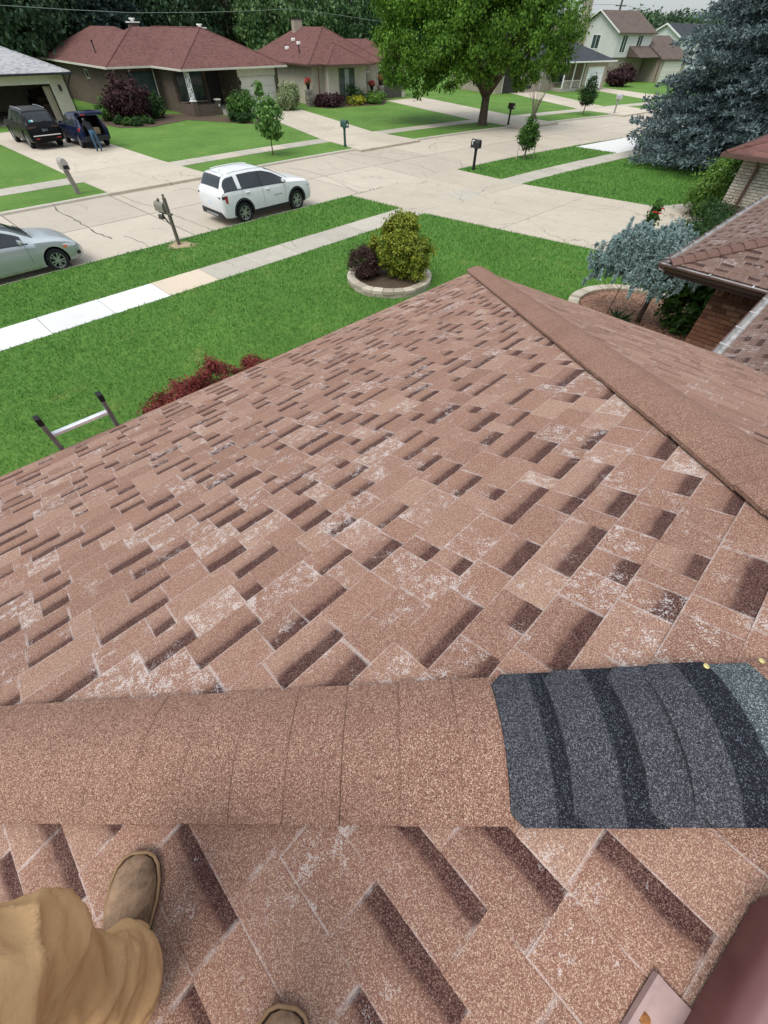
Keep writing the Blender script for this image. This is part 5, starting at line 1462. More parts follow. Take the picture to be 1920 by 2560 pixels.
# silver saloon at the kerb
ST_SED = [(-1.08, .42, .80, .88, .70, .60), (-1.02, .34, .92, .99, .82, .70), (-0.9, .28, .98, 1.06, .88, .74), (-0.55, .22, 1.0, 1.10, .90, .74), (-0.30, .20, 1.0, 1.20, .905, .68), (0.2, .19, 1.0, 1.40, .91, .63), (0.6, .19, .99, 1.455, .91, .63), (1.2, .19, .97, 1.465, .91, .63), (1.6, .19, .95, 1.43, .91, .64), (2.0, .19, .93, 1.28, .91, .68), (2.35, .19, .91, 1.08, .91, .74), (2.55, .2, .89, .985, .905, .80), (2.95, .21, .85, .93, .90, .80), (3.3, .22, .77, .84, .87, .76), (3.55, .24, .66, .71, .80, .68), (3.68, .28, .54, .57, .68, .58), (3.72, .34, .46, .48, .55, .48)]
M_SILVER = paint('silver_paint', (0.50, 0.53, 0.53), 0.55, 0.3)
fw = Vector(P2(159, 677, 0)); o0 = fw - sv * 2.78 + nv_ * 0.80
sed, sh, bd = car('parked_car', 'silver saloon parked at the kerb with its nose towards the mailbox', (o0.x, o0.y, 0), HD, ST_SED, 2.78, 0.335, M_SILVER, [(0.02, 0.92), (0.99, 2.12)], (1.62, 2.46), (-0.35, 0.15), spokes=10)
for sd in (-1, 1):
    hl = strip(sh, 3.12, 3.52, lambda x: 0.62 + 0.02 * (3.5 - x), lambda x: 0.735 - 0.25 * max(0, x - 3.3), 0.007, side=sd).build('headlight', M_HEADLAMP, sed)
    strip(sh, 3.12, 3.24, lambda x: 0.63, lambda x: 0.70, 0.012, side=sd).build('lens', M_AMBER, hl)
    strip(sh, 3.45, 3.58, lambda x: 0.36, lambda x: 0.46, 0.006, side=sd).build('fog_lamp', M_CLAD, sed)
    strip(sh, 0.45, 2.30, lambda x: 0.25, lambda x: 0.285, 0.012, nz=2, side=sd).build('sill_trim', M_CHROME, sed)
m = MB(); m.cbox(3.60, 3.735, -0.5, 0.5, 0.34, 0.48, 0.02); m.build('grille', M_CLAD, sed)
for y in (-0.3, 0.25):
    m = MB(); m.tube([(2.44, y, sh.ztop(2.44, y) + 0.03), (2.30, y + 0.35, sh.ztop(2.30, min(0.6, y + 0.35)) + 0.02)], 0.012, 5); m.build('wiper', M_CLAD, sed)
# black full-size SUV backed... nose-in before the open garage
ST_JEEP = [(-1.18, .50, .86, .95, .84, .72), (-1.14, .42, 1.06, 1.14, .93, .76), (-1.05, .38, 1.16, 1.24, .965, .78), (-0.92, .34, 1.20, 1.55, .975, .76), (-0.80, .32, 1.21, 1.75, .98, .75), (-0.6, .30, 1.21, 1.80, .98, .74), (0.5, .30, 1.20, 1.83, .98, .74), (1.4, .30, 1.19, 1.82, .98, .74), (1.85, .30, 1.18, 1.74, .98, .74), (2.35, .30, 1.17, 1.45, .98, .78), (2.65, .30, 1.15, 1.26, .98, .84), (3.4, .32, 1.10, 1.19, .97, .86), (3.85, .36, 1.0, 1.08, .93, .82), (3.95, .44, .85, .92, .85, .74)]
M_BLACKP = paint('black_paint', (0.006, 0.006, 0.007), 0, 0.25, 0.0, 0.12)
a_, b_ = Vector(P2(84, 374)), Vector(P2(163, 364)); ax_ = (a_ + b_) / 2 + nv_ * 0.35
HN = HD + R(90)
jeep, sh, bd = car('parked_car', 'large black suv standing nose-in at the open garage', (ax_.x, ax_.y, LOT + 0.015), HN, ST_JEEP, 3.05, 0.40, M_BLACKP, [(-0.62, 0.30), (0.40, 1.28), (1.36, 2.25)], (1.95, 2.6), (-1.04, -0.82), tw=0.26)
for sd in (-1, 1):
    m = MB(); m.box(-1.165, -1.08, min(sd * 0.42, sd * 0.92), max(sd * 0.42, sd * 0.92), 1.02, 1.10); tl = m.build('taillight', simple('smoked_lens', (0.05, 0.012, 0.012), 0.15, 0.6), jeep)
    m = MB(); m.box(-1.195, -1.12, min(sd * 0.50, sd * 0.72), max(sd * 0.50, sd * 0.72), 0.52, 0.565); m.build('reflector', M_REDLAMP, jeep)
    m = MB(); m.tube([(x, sd * 0.66, sh.ztop(x, 0.66) + 0.05) for x in np.linspace(-0.55, 1.5, 9)], 0.02, 6); m.build('roof_rail', M_CHROME, jeep)
m = MB(); m.cbox(-1.205, -1.10, -0.80, 0.80, 0.66, 0.70, 0.008); m.build('bumper_trim', M_CHROME, jeep)
m = MB(); m.box(-1.18, -1.10, -0.17, 0.17, 0.86, 0.99); m.build('licence_plate', M_PLATE, jeep)
m = MB(); m.tube([(-1.055, -0.05, 1.29), (-1.02, -0.42, 1.36)], 0.013, 5); m.build('rear_wiper', M_CLAD, jeep)
for y0, c_, nm in ((0.40, (0.62, 0.70, 0.66), 'pale_sticker'), (0.52, (0.08, 0.45, 0.58), 'blue_sticker')):
    m = MB(); m.add([(x - 0.012, y0 + dy, sh.ztop(x, y0) + 0.010) for x, dy in ((-1.030, 0), (-1.030, 0.10), (-0.99, 0.10), (-0.99, 0))], [(0, 1, 2, 3)]); m.build('window_sticker', simple(nm, c_, 0.5), jeep)
# dark blue hatchback with its tailgate open
ST_HAT = [(-0.90, .50, .74, .80, .78, .68), (-0.87, .40, .90, .98, .86, .72), (-0.78, .34, 1.0, 1.08, .885, .74), (-0.62, .30, 1.03, 1.35, .895, .70), (-0.45, .28, 1.04, 1.52, .90, .68), (-0.2, .27, 1.04, 1.585, .90, .67), (0.6, .26, 1.02, 1.61, .90, .66), (1.2, .26, 1.01, 1.59, .90, .66), (1.6, .26, 1.0, 1.48, .90, .68), (2.1, .26, .98, 1.20, .90, .72), (2.4, .27, .96, 1.06, .90, .78), (2.9, .29, .92, 1.0, .89, .80), (3.25, .33, .80, .87, .84, .74), (3.36, .42, .62, .66, .70, .60)]
M_NAVY = paint('navy_paint', (0.008, 0.014, 0.045), 0.0, 0.25, 0.05, 0.15)
a_, b_ = Vector(P2(207, 373)), Vector(P2(277, 361)); ax_ = (a_ + b_) / 2 + nv_ * 0.15
hat, sh, bd = car('parked_car', 'dark blue hatchback with its tailgate raised beside the black suv', (ax_.x, ax_.y, LOT + 0.015), HN, ST_HAT, 2.58, 0.335, M_NAVY, [(-0.42, 0.08), (0.16, 0.95), (1.02, 2.0)], (1.65, 2.36), None, cavity=([(-1.1, 0.62), (-1.1, 1.54), (0.25, 1.46), (0.25, 0.66)], 0.60))
tg = MB()
ang = [(-0.42, 0, 1.60), (-0.62, 0, 1.72), (-0.92, 0, 1.80), (-1.22, 0, 1.78), (-1.42, 0, 1.68)]
tg.loft([[(x - 0.10 * (1 - (t_ ** 2)), t_ * 0.70, z - 0.05 * t_ * t_) for t_ in np.linspace(-1, 1, 13)] for x, _, z in ang], False)
tgo = tg.build('tailgate', M_NAVY, hat, smooth=True); md = tgo.modifiers.new('th', 'SOLIDIFY'); md.thickness = 0.06; bake(tgo)
m = MB(); m.loft([[(x - 0.10 * (1 - (t_ ** 2)), t_ * 0.58, z + 0.012 - 0.05 * t_ * t_) for t_ in np.linspace(-1, 1, 11)] for x, _, z in ang[1:4]], False); m.build('rear_window', M_GLASS, tgo, smooth=True)
m = MB(); m.box(-1.52, -1.42, 0.42, 0.66, 1.62, 1.67); m.build('lens', M_REDLAMP, tgo)
for sd in (-1, 1):
    strip(sh, -0.82, -0.62, lambda x: 0.86, lambda x: 1.0, 0.010, side=sd).build('taillight', M_REDLAMP, hat)
    m = MB(); m.tube([(-0.50, sd * 0.62, 1.35), (-0.85, sd * 0.62, 1.70)], 0.015, 6); m.build('gas_strut', M_CLAD, hat)
m = MB(); m.cbox(-0.93, -0.80, -0.78, 0.78, 0.38, 0.60, 0.03); m.build('rear_bumper', M_CLAD, hat)
bg_ = thing('shopping_bag', 'tan paper bag among the things in the open hatch', 'bag', (0, 0, 0))
bg_.location = tuple(Vector((ax_.x, ax_.y, LOT + 0.02)) + Vector((*(nv_ * -0.40 + sv * 0.30), 0.63))); bg_.rotation_euler = (0, 0, HN)
m = MB(); m.loft([[(x * f, y * f, z) for x, y in ((-.14, -.16), (.14, -.17), (.15, .15), (-.13, .17))] for z, f in ((0, 0.9), (0.14, 1.05), (0.30, 1.0), (0.31, 0.94))], True, True, False); m.build('paper', simple('paper_tan', (0.42, 0.31, 0.19), 0.9, var=0.3, sc=15), bg_)
# person bending into the hatch: one continuous body
def skin_person(name, label, loc, rz, joints, edges, rad, mats, split):
    root = thing(name, label, 'person', loc, rz)
    me = bpy.data.meshes.new('body'); me.from_pydata(joints, edges, [])
    o = link('body', me, root)
    md = o.modifiers.new('skin', 'SKIN'); 
    for i, r_ in enumerate(rad): me.skin_vertices[0].data[i].radius = r_ if isinstance(r_, tuple) else (r_, r_)
    me.skin_vertices[0].data[0].use_root = True
    md2 = o.modifiers.new('sub', 'SUBSURF'); md2.levels = 2; md2.render_levels = 2
    bake(o)
    o.data.materials.clear()
    for mm in mats: o.data.materials.append(mm)
    for p in o.data.polygons:
        p.use_smooth = True; p.material_index = split(p.center)
    return root
M_JEANS = simple('denim', (0.055, 0.10, 0.155), 0.9, 0.15, var=0.4, sc=12, bump=0.3)
M_SHIRT = simple('black_shirt', (0.016, 0.016, 0.02), 0.9, 0.15, var=0.3, sc=10)
M_GREYHAIR = simple('grey_hair', (0.17, 0.16, 0.15), 0.9, 0.15, var=0.4, sc=40)
M_SKINP = simple('skin', (0.45, 0.26, 0.18), 0.6, 0.3, var=0.15, sc=10)
J = [(0, 0, 0.92), (0.20, 0, 1.12), (0.42, 0, 1.30), (0.52, 0, 1.36), (0.62, 0, 1.42), (0.68, 0, 1.46),
     (-0.02, 0.10, 0.86), (-0.02, 0.12, 0.48), (-0.04, 0.12, 0.09), (0.10, 0.13, 0.04),
     (-0.02, -0.10, 0.86), (-0.03, -0.13, 0.48), (-0.05, -0.13, 0.09), (0.09, -0.14, 0.04),
     (0.42, 0.20, 1.26), (0.55, 0.25, 1.05), (0.75, 0.20, 0.95), (0.42, -0.20, 1.26), (0.55, -0.25, 1.05), (0.75, -0.20, 0.95), (0.83, 0.19, 0.94), (0.83, -0.19, 0.94)]
EG = [(0, 1), (1, 2), (2, 3), (3, 4), (4, 5), (0, 6), (6, 7), (7, 8), (8, 9), (0, 10), (10, 11), (11, 12), (12, 13), (2, 14), (14, 15), (15, 16), (16, 20), (2, 17), (17, 18), (18, 19), (19, 21)]
RD = [(0.17, 0.13), (0.17, 0.12), (0.18, 0.13), 0.06, 0.10, 0.095, 0.095, 0.072, 0.05, 0.045, 0.095, 0.072, 0.05, 0.045, 0.06, 0.048, 0.035, 0.06, 0.048, 0.035, 0.035, 0.035]
def psplit(c):
    if c.x > 0.74 and c.z < 1.05: return 3
    if c.x > 0.53 and c.z > 1.33: return 2
    if c.z < 0.07: return 1
    return 0 if (c.z + c.x * 0.8 < 1.0 and c.x < 0.3) else 1
px_, py_ = P2(250, 379)
skin_person('person', 'person in black top and blue jeans bending into the open hatch', (px_, py_, LOT + 0.015), HN, J, EG, RD, [M_JEANS, M_SHIRT, M_GREYHAIR, M_SKINP], psplit)
# ------------------------------------------------------------------ houses along the street
def brickwall(name, c1, c2, mortar, bw=0.21, bh=0.073, rough=0.9):
    if name in MATS: return MATS[name]
    t = NT(name); co = t.coord(); sx = t.n('SeparateXYZ', Vector=co)
    u = t.math('ADD', sx.outputs[0], sx.outputs[1]); vec = t.n('CombineXYZ', X=u, Y=sx.outputs[2]).outputs[0]
    b = t.n('TexBrick', Vector=vec, Color1=c1, Color2=c2, Mortar=mortar, Scale=1.0, Mortar_Size=0.010, Bias=-0.1, Brick_Width=bw, Row_Height=bh)
    c = t.mix(0.25, b.outputs[0], t.ramp(t.noise(0.8, co, 5, 0.6), [(0.3, tuple(x * 0.7 for x in c1)), (0.7, tuple(min(1, x * 1.2) for x in c2))]))
    t.bump(b.outputs['Fac'], -0.5, 0.01)
    MATS[name] = t.fin(c, rough, 0.2); return MATS[name]
def siding(name, col, step=0.11):
    if name in MATS: return MATS[name]
    t = NT(name); co = t.coord(); z = t.n('SeparateXYZ', Vector=co).outputs[2]
    f = t.math('FRACT', t.math('DIVIDE', z, step)); c = t.mix(t.sstep(f, 0.86, 0.98), t.ramp(t.noise(1.2, co, 4), [(0.3, tuple(x * 0.9 for x in col)), (0.7, col)]), tuple(x * 0.45 for x in col))
    t.bump(f, 0.6, 0.02)
    MATS[name] = t.fin(c, 0.6, 0.25); return MATS[name]
def far_roof(name, col, dark):
    if name in MATS: return MATS[name]
    t = NT(name); co = t.coord(); z = t.n('SeparateXYZ', Vector=co).outputs[2]
    row = t.math('FLOOR', t.math('DIVIDE', z, 0.055)); sx = t.n('SeparateXYZ', Vector=co)
    cellv = t.n('CombineXYZ', X=t.math('FLOOR', t.math('DIVIDE', t.math('ADD', sx.outputs[0], t.math('MULTIPLY', row, 0.37)), 0.24)), Y=t.math('FLOOR', t.math('DIVIDE', sx.outputs[1], 0.24)), Z=row).outputs[0]
    wn_ = t.n('TexWhiteNoise', Vector=cellv).outputs[0]
    c = t.ramp(wn_, [(0.0, dark), (0.35, col), (1.0, tuple(x * 1.25 for x in col))])
    c = t.mix(0.45, c, t.ramp(t.noise(0.5, co, 5, 0.65), [(0.3, tuple(x * 0.72 for x in col)), (0.7, tuple(x * 1.1 for x in col))]))
    f = t.math('FRACT', t.math('DIVIDE', z, 0.055)); c = t.mix(t.math('MULTIPLY', t.sstep(f, 0.8, 0.95), 0.35), c, dark)
    t.bump(t.noise(40, co, 3), 0.4, 0.02)
    MATS[name] = t.fin(c, 0.95, 0.12); return MATS[name]
M_ROOFBR = far_roof('brown_roof', (0.150, 0.072, 0.062), (0.07, 0.034, 0.032))
M_ROOFGR = far_roof('grey_roof', (0.36, 0.355, 0.36), (0.17, 0.17, 0.18))
M_ROOFDK = far_roof('charcoal_roof', (0.055, 0.058, 0.065), (0.028, 0.03, 0.034))
M_ROOFTN = far_roof('tan_roof', (0.125, 0.095, 0.08), (0.07, 0.055, 0.048))
M_BRDARK = brickwall('dark_brick_wall', (0.060, 0.040, 0.030), (0.115, 0.078, 0.055), (0.22, 0.19, 0.16))
M_BRCREAM = brickwall('cream_brick_wall', (0.50, 0.44, 0.355), (0.60, 0.54, 0.44), (0.36, 0.32, 0.26))
M_BRTAN = brickwall('tan_brick_wall', (0.34, 0.29, 0.23), (0.42, 0.36, 0.29), (0.28, 0.25, 0.2))
M_TRIM = simple('cream_trim', (0.58, 0.55, 0.46), 0.6, 0.3, var=0.1, sc=2)
M_WTRIM = simple('white_trim', (0.76, 0.76, 0.74), 0.6, 0.3, var=0.06, sc=2)
M_DOORW = simple('garage_door_cream', (0.66, 0.62, 0.55), 0.55, 0.3, var=0.05, sc=2)
M_DOORWH = simple('garage_door_white', (0.80, 0.81, 0.82), 0.5, 0.3, var=0.05, sc=2)
M_WGLASS = glass_dark('window_glass', (0.035, 0.05, 0.05))
M_DARKDOOR = simple('dark_door', (0.030, 0.026, 0.024), 0.5, 0.3)
M_PORCH = concrete('porch_concrete', (0.40, 0.36, 0.30))
def hip_roof(m, x0, x1, y0, y1, ze, p, axis='auto'):
    """closed hip roof over the eave rectangle"""
    w, d = x1 - x0, y1 - y0
    if (w >= d): h = d / 2 * p; r0, r1 = (x0 + d / 2, (y0 + y1) / 2), (x1 - d / 2, (y0 + y1) / 2)
    else: h = w / 2 * p; r0, r1 = ((x0 + x1) / 2, y0 + w / 2), ((x0 + x1) / 2, y1 - w / 2)
    E4 = [(x0, y0), (x1, y0), (x1, y1), (x0, y1)]
    v = [(a, b, ze) for a, b in E4] + [(*r0, ze + h), (*r1, ze + h)] + [(a, b, ze - 0.04) for a, b in E4]
    if w >= d: f = [(0, 1, 5, 4), (1, 2, 5), (2, 3, 4, 5), (3, 0, 4)]
    else: f = [(0, 1, 4), (1, 2, 5, 4), (2, 3, 5), (3, 0, 4, 5)]
    f += [(9, 8, 7, 6), (0, 6, 7, 1), (1, 7, 8, 2), (2, 8, 9, 3), (3, 9, 6, 0)]
    m.add(v, f)
    hips = [((x0, y0, ze), (*(r0), ze + h)), ((x1, y1, ze), (*(r1), ze + h))] + ([((x1, y0, ze), (*r1, ze + h)), ((x0, y1, ze), (*r0, ze + h))] if w >= d else [((x1, y0, ze), (*r0, ze + h)), ((x0, y1, ze), (*r1, ze + h))]) + [((*r0, ze + h), (*r1, ze + h))]
    return hips
def caps(parent, hips, mat, r=0.055):
    for a, b in hips:
        if (Vector(a) - Vector(b)).length < 0.3: continue
        m = MB(); m.tube([Vector(a) + Vector((0, 0, 0.0)), b], r, 6); m.build('ridge_cap', mat, parent)
def eave_gutter(parent, x0, x1, y0, y1, ze, mat, sides='fblr', w=0.11, h=0.12):
    seg = {'f': ((x0 - w, x1 + w, y0 - w, y0 - 0.003)), 'b': ((x0 - w, x1 + w, y1 + 0.003, y1 + w)), 'l': ((x0 - w, x0 - 0.003, y0, y1)), 'r': ((x1 + 0.003, x1 + w, y0, y1))}
    for s_ in sides:
        a = seg[s_]; m = MB(); m.box(*a, ze - h, ze - 0.012); m.build('gutter', mat, parent)
def face_M(x, y, ang): return Matrix.Translation((x, y, 0)) @ Matrix.Rotation(ang, 4, 'Z')
def window(parent, M4, x0, x1, z0, z1, frame, mull=1, sill=True, glass=None, fw=0.06):
    m = MB(); m.M = M4
    m.box(x0 - fw, x1 + fw, -0.035, 0.01, z1, z1 + fw); m.box(x0 - fw, x1 + fw, -0.035, 0.01, z0 - fw, z0); m.box(x0 - fw, x0, -0.035, 0.01, z0, z1); m.box(x1, x1 + fw, -0.035, 0.01, z0, z1)
    for i in range(1, mull): xm = x0 + (x1 - x0) * i / mull; m.box(xm - 0.025, xm + 0.025, -0.03, 0.01, z0, z1)
    o = m.build('window', frame, parent)
    for i in range(mull):
        g = MB(); g.M = M4; a, b = x0 + (x1 - x0) * i / mull, x0 + (x1 - x0) * (i + 1) / mull
        g.box(a + 0.02 * (i > 0), b - 0.02 * (i < mull - 1), -0.012, 0.004, z0, z1); g.build('pane', glass or M_WGLASS, o)
    if sill: s_ = MB(); s_.M = M4; s_.box(x0 - fw - .05, x1 + fw + .05, -0.09, 0.0, z0 - fw - 0.07, z0 - fw - 0.002); s_.build('sill', M_PORCH, o)
    return o
def panel_door(parent, M4, x0, x1, z0, z1, mat, rows=4, name='garage_door'):
    base = MB(); base.M = M4; base.box(x0, x1, -0.01, 0.03, z0, z1); o = base.build(name, M_JOINT if mat is not M_DARKDOOR else M_BLACKIN, parent)
    for i in range(rows):
        a, b = z0 + (z1 - z0) * i / rows + 0.008, z0 + (z1 - z0) * (i + 1) / rows - 0.008
        m = MB(); m.M = M4; m.box(x0 + 0.01, x1 - 0.01, -0.04, -0.009, a, b); m.build('panel', mat, o)
    f = MB(); f.M = M4; f.box(x0 - 0.10, x0, -0.05, 0.02, z0, z1 + 0.1); f.box(x1, x1 + 0.10, -0.05, 0.02, z0, z1 + 0.1); f.box(x0, x1, -0.05, 0.02, z1, z1 + 0.1); f.build('door_frame', M_TRIM, o)
    return o
def downspout(parent, pts, mat, r=0.045):
    m = MB(); m.tube(pts, r, 6); return m.build('downspout', mat, parent)
def pipe_vent(parent, x, y, z, h, mat, cap=True):
    m = MB(); m.lathe([(0.10, -0.1), (0.06, 0.05), (0.055, h)], 10, (x, y, z)); 
    if cap: m.lathe([(0.10, h), (0.10, h + 0.09), (0.02, h + 0.12)], 10, (x, y, z))
    return m.build('vent_pipe', mat, parent)
# --- dark brick house with porch
def az_frame(ox, oy, azd): return (ox, oy), R(90) - R(azd)
H2 = thing('brick_house', 'dark brick ranch house with brown hip roof and corner porch column', 'house', (-19.93, 46.94, LOT), R(44))
ZE2 = 2.86
# local: x 0 = left wall, garage front at y 0
m = MB(); hp = hip_roof(m, 3.3, 13.6, -0.6, 20.0, ZE2, 0.42); hp += hip_roof(m, -0.6, 13.58, 5.2, 15.5, ZE2 - 0.004, 0.42); hip_roof(m, -0.597, 9.7, 9.0, 26.0, ZE2 - 0.008, 0.42)
rf2 = m.build('roof', M_ROOFBR, H2); caps(rf2, [h_ for h_ in hp if h_[0][1] < 6], M_ROOFBR)
for px_, py_, hh, mt, nm in ((5.3, 11.4, 0.30, M_BRDARK, 'chimney'), (10.2, 8.0, 0.0, M_BRTAN, 'chimney')):
    m = MB(); m.box(px_ - .40, px_ + .40, py_ - .3, py_ + .3, 4.2, 4.95 + hh); c_ = m.build(nm, mt, rf2)
    m = MB(); m.box(px_ - .50, px_ + .50, py_ - .4, py_ + .4, 4.95 + hh, 5.03 + hh); m.lathe([(0.15, 5.03 + hh), (0.15, 5.15 + hh), (0.26, 5.15 + hh), (0.26, 5.24 + hh)], 10, (px_, py_, 0)); m.build('chimney_cap', M_WHITEMETAL, c_)
pipe_vent(rf2, 0.9, 11.0, 3.4, 0.75, M_CLAD)
m = MB(); m.prism([(0, 5.8), (3.95, 5.8), (3.95, 3.0), (8.7, 3.0), (8.7, 0), (13.0, 0), (13.0, 19.4), (3.9, 19.4), (3.9, 25.4), (0, 25.4)], 0, ZE2 - 0.1)
w2 = m.build('wall', M_BRDARK, H2)
for a in ((3.19, 13.71, -0.707, -0.603), (3.19, 3.297, -0.6, 5.09), (-0.71, 3.19, 5.09, 5.197), (-0.71, -0.603, 5.2, 26), (13.603, 13.71, -0.6, 20.0)):
    m = MB(); m.box(*a, ZE2 - 0.13, ZE2 - 0.012); m.build('gutter', M_TRIM, H2)
m = MB(); m.box(3.35, 13.55, -0.55, 5.75, ZE2 - 0.14, ZE2 - 0.045); m.box(-0.55, 3.34, 5.25, 5.76, ZE2 - 0.14, ZE2 - 0.045); m.box(-0.55, 0.0, 5.77, 25.4, ZE2 - 0.14, ZE2 - 0.045); m.build('soffit', M_TRIM, H2)
fM = face_M(0, 0, 0)
panel_door(w2, fM, 8.95, 12.45, 0.02, 2.12, M_DOORW, 4)
m = MB(); m.box(8.72, 12.7, -0.02, 0.02, 2.24, ZE2 - 0.14); m.build('header_board', M_TRIM, w2)
window(w2, face_M(0, 5.8, 0), 1.2, 3.5, 0.95, 2.45, M_CLAD, 2); window(w2, face_M(0, 3.0, 0), 4.3, 6.7, 0.75, 2.55, M_CLAD, 1)
window(w2, face_M(0, 12.4, R(-90)), -0.6, 0.1, 1.9, 2.4, M_TRIM, 1, False)
d_ = MB(); d_.box(7.25, 8.3, 2.94, 3.02, 0.32, 2.5); fd = d_.build('front_door', M_DARKDOOR, w2)
m = MB(); m.box(7.17, 7.25, 2.92, 3.0, 0.32, 2.6); m.box(8.3, 8.38, 2.92, 3.0, 0.32, 2.6); m.box(7.25, 8.3, 2.92, 3.0, 2.5, 2.6); m.build('door_frame', M_CLAD, fd)
m = MB(); m.lathe([(0.03, 0), (0.03, 0.05), (0.001, 0.06)], 8, (7.35, 2.92, 1.3), ax='y'); m.build('handle', M_CHROME, fd)
m = MB(); m.box(3.96, 8.65, -0.15, 2.98, 0, 0.30); pf = m.build('porch_floor', M_PORCH, H2)
m = MB(); m.box(3.62, 4.06, -0.45, 0.0, 0, 0.95); m.box(3.75, 6.1, -0.36, -0.14, 0, 0.72); m.box(7.6, 8.9, -0.36, -0.14, 0, 0.72); m.box(3.68, 3.88, 0.0, 2.98, 0, 0.72); m.build('porch_wall', M_BRDARK, H2)
for xx in (6.1, 7.55):
    m = MB(); m.box(xx - .18, xx + .18, -0.44, -0.08, 0, 0.92); pr_ = m.build('porch_pier', M_BRDARK, H2); m = MB(); m.cbox(xx - .24, xx + .24, -0.50, -0.02, 0.922, 1.02, 0.03); m.build('pier_cap', M_TRIM, pr_)
    m = MB(); m.box(xx - .05, xx + .05, -0.47, -0.442, 0.55, 0.68); m.build('lamp', M_WTRIM, pr_)
for i in range(3): m = MB(); m.box(6.3, 7.35, -0.55 - 0.32 * i, -0.16 if i == 0 else -0.552 - 0.32 * (i - 1), 0, 0.26 - 0.09 * i); m.build('step', M_PORCH, H2)
# lattice column, scroll by scroll
col = MB()
for xx, yy in ((3.70, -0.36), (3.98, -0.36), (3.70, -0.09), (3.98, -0.09)): col.tube([(xx, yy, 0.96), (xx, yy, ZE2 - 0.12)], 0.026, 6)
co_ = col.build('porch_column', M_WTRIM, H2)
for i in range(6):
    z0 = 1.05 + i * 0.28
    for yy in (-0.36, -0.09):
        m = MB(); pts = [(3.84 + 0.12 * math.sin(t_ * 2 * math.pi) * (1 if i % 2 else -1), yy, z0 + 0.26 * t_) for t_ in np.linspace(0, 1, 9)]; m.tube(pts, 0.034, 5); m.build('scroll', M_WTRIM, co_)
m = MB(); m.cbox(3.60, 4.08, -0.47, 0.02, 0.952, 1.01, 0.02); m.build('column_base', M_WTRIM, co_)
downspout(H2, [(-0.05, 5.15, ZE2 - 0.1), (-0.08, 5.6, ZE2 - 0.45), (-0.08, 5.72, 0.1)], M_TRIM); downspout(H2, [(3.25, 5.1, ZE2 - 0.1), (3.45, 5.6, ZE2 - 0.45), (3.45, 5.72, 0.1)], M_TRIM)
m = MB(); m.lathe([(0.05, 0), (0.09, 0.05), (0.09, 0.22), (0.02, 0.28)], 8, (8.82, -0.10, 1.75)); m.build('wall_lamp', M_CLAD, w2)
# --- cream brick house
H3 = thing('brick_house', 'cream brick ranch house with brown roof and flower pots on stone pillars', 'house', (-7.5, 57.9, LOT), R(37))
ZE3 = 2.86
m = MB(); hp = hip_roof(m, -0.7, 8.4, -0.6, 13.6, ZE3, 0.50); hp += hip_roof(m, 2.5, 13.4, 1.2, 8.6, ZE3 - 0.004, 0.40); hp += hip_roof(m, 0.8, 6.2, -1.5, 6, ZE3 - 0.008, 0.46)
rf3 = m.build('roof', M_ROOFBR, H3); caps(rf3, [h_ for h_ in hp if h_[0][1] < 3], M_ROOFBR)
for xx, yy in ((0.8, 6.3), (1.5, 5.0), (1.9, 6.8)): m = MB(); m.cbox(xx - .17, xx + .17, yy - .17, yy + .17, ZE3 + 0.50 * (xx + .7) + 0.0, ZE3 + 0.50 * (xx + .7) + 0.20, 0.04); m.build('roof_vent', M_WHITEMETAL, rf3)
pipe_vent(rf3, 0.5, 3.2, ZE3 + 0.6, 0.55, M_CLAD, False)
m = MB(); m.box(3.0, 3.9, 8.2, 8.9, 4.6, 5.6); ch = m.build('chimney', M_BRTAN, rf3); m = MB(); m.box(2.95, 3.95, 8.15, 8.95, 5.6, 5.68); m.build('chimney_cap', M_CLAD, ch)
m = MB(); m.prism([(0, 0), (1.2, 0), (1.2, -0.8), (5.8, -0.8), (5.8, 1.9), (7.4, 1.9), (7.4, 1.6), (12.9, 1.6), (12.9, 8.2), (7.6, 8.2), (7.6, 13), (0, 13)], 0, ZE3 - 0.1); w3 = m.build('wall', M_BRCREAM, H3)
for a in ((-0.81, -0.703, -0.6, 13.6), (-0.81, 0.79, -0.71, -0.603), (0.69, 6.31, -1.61, -1.503), (6.2, 13.5, 1.09, 1.197)): m = MB(); m.box(*a, ZE3 - 0.14, ZE3 - 0.014); m.build('gutter', M_BROWN, H3)
m = MB(); m.box(-0.68, 0.0, -0.55, 12.9, ZE3 - 0.15, ZE3 - 0.05); m.box(0.85, 6.15, -1.45, -0.8, ZE3 - 0.15, ZE3 - 0.052); m.box(5.81, 13.3, 1.25, 1.89, ZE3 - 0.15, ZE3 - 0.05); m.build('soffit', M_BROWN, H3)
window(w3, face_M(0, -0.8, 0), 2.55, 4.3, 0.35, 2.5, M_BROWN, 3, False); 
M_PALEPANE = glass_dark('curtained_glass', (0.20, 0.24, 0.24))
for i, o in enumerate([o for o in w3.children if o.name.startswith('window')][-1].children): 
    if i == 1: o.data.materials.clear(); o.data.materials.append(M_PALEPANE)
m = MB(); m.box(6.05, 7.1, 1.84, 1.90, 0.15, 2.35); fd = m.build('front_door', M_DARKDOOR, w3); m = MB(); m.box(6.35, 6.8, 1.825, 1.842, 1.1, 2.2); m.build('pane', M_PALEPANE, fd)
window(w3, face_M(5.8, 0.9, R(90)), -0.9, -0.35, 0.6, 2.2, M_BROWN, 1, False, M_PALEPANE)
panel_door(w3, face_M(0, 1.6, 0), 9.0, 12.4, 0.02, 2.1, simple('garage_door_taupe', (0.085, 0.075, 0.066), 0.6, var=0.1), 4)
downspout(H3, [(0.1, -0.65, ZE3 - .1), (0.5, -0.3, ZE3 - .4), (0.5, -0.08, 0.1)], simple('red_brown_pipe', (0.20, 0.07, 0.045), 0.5))
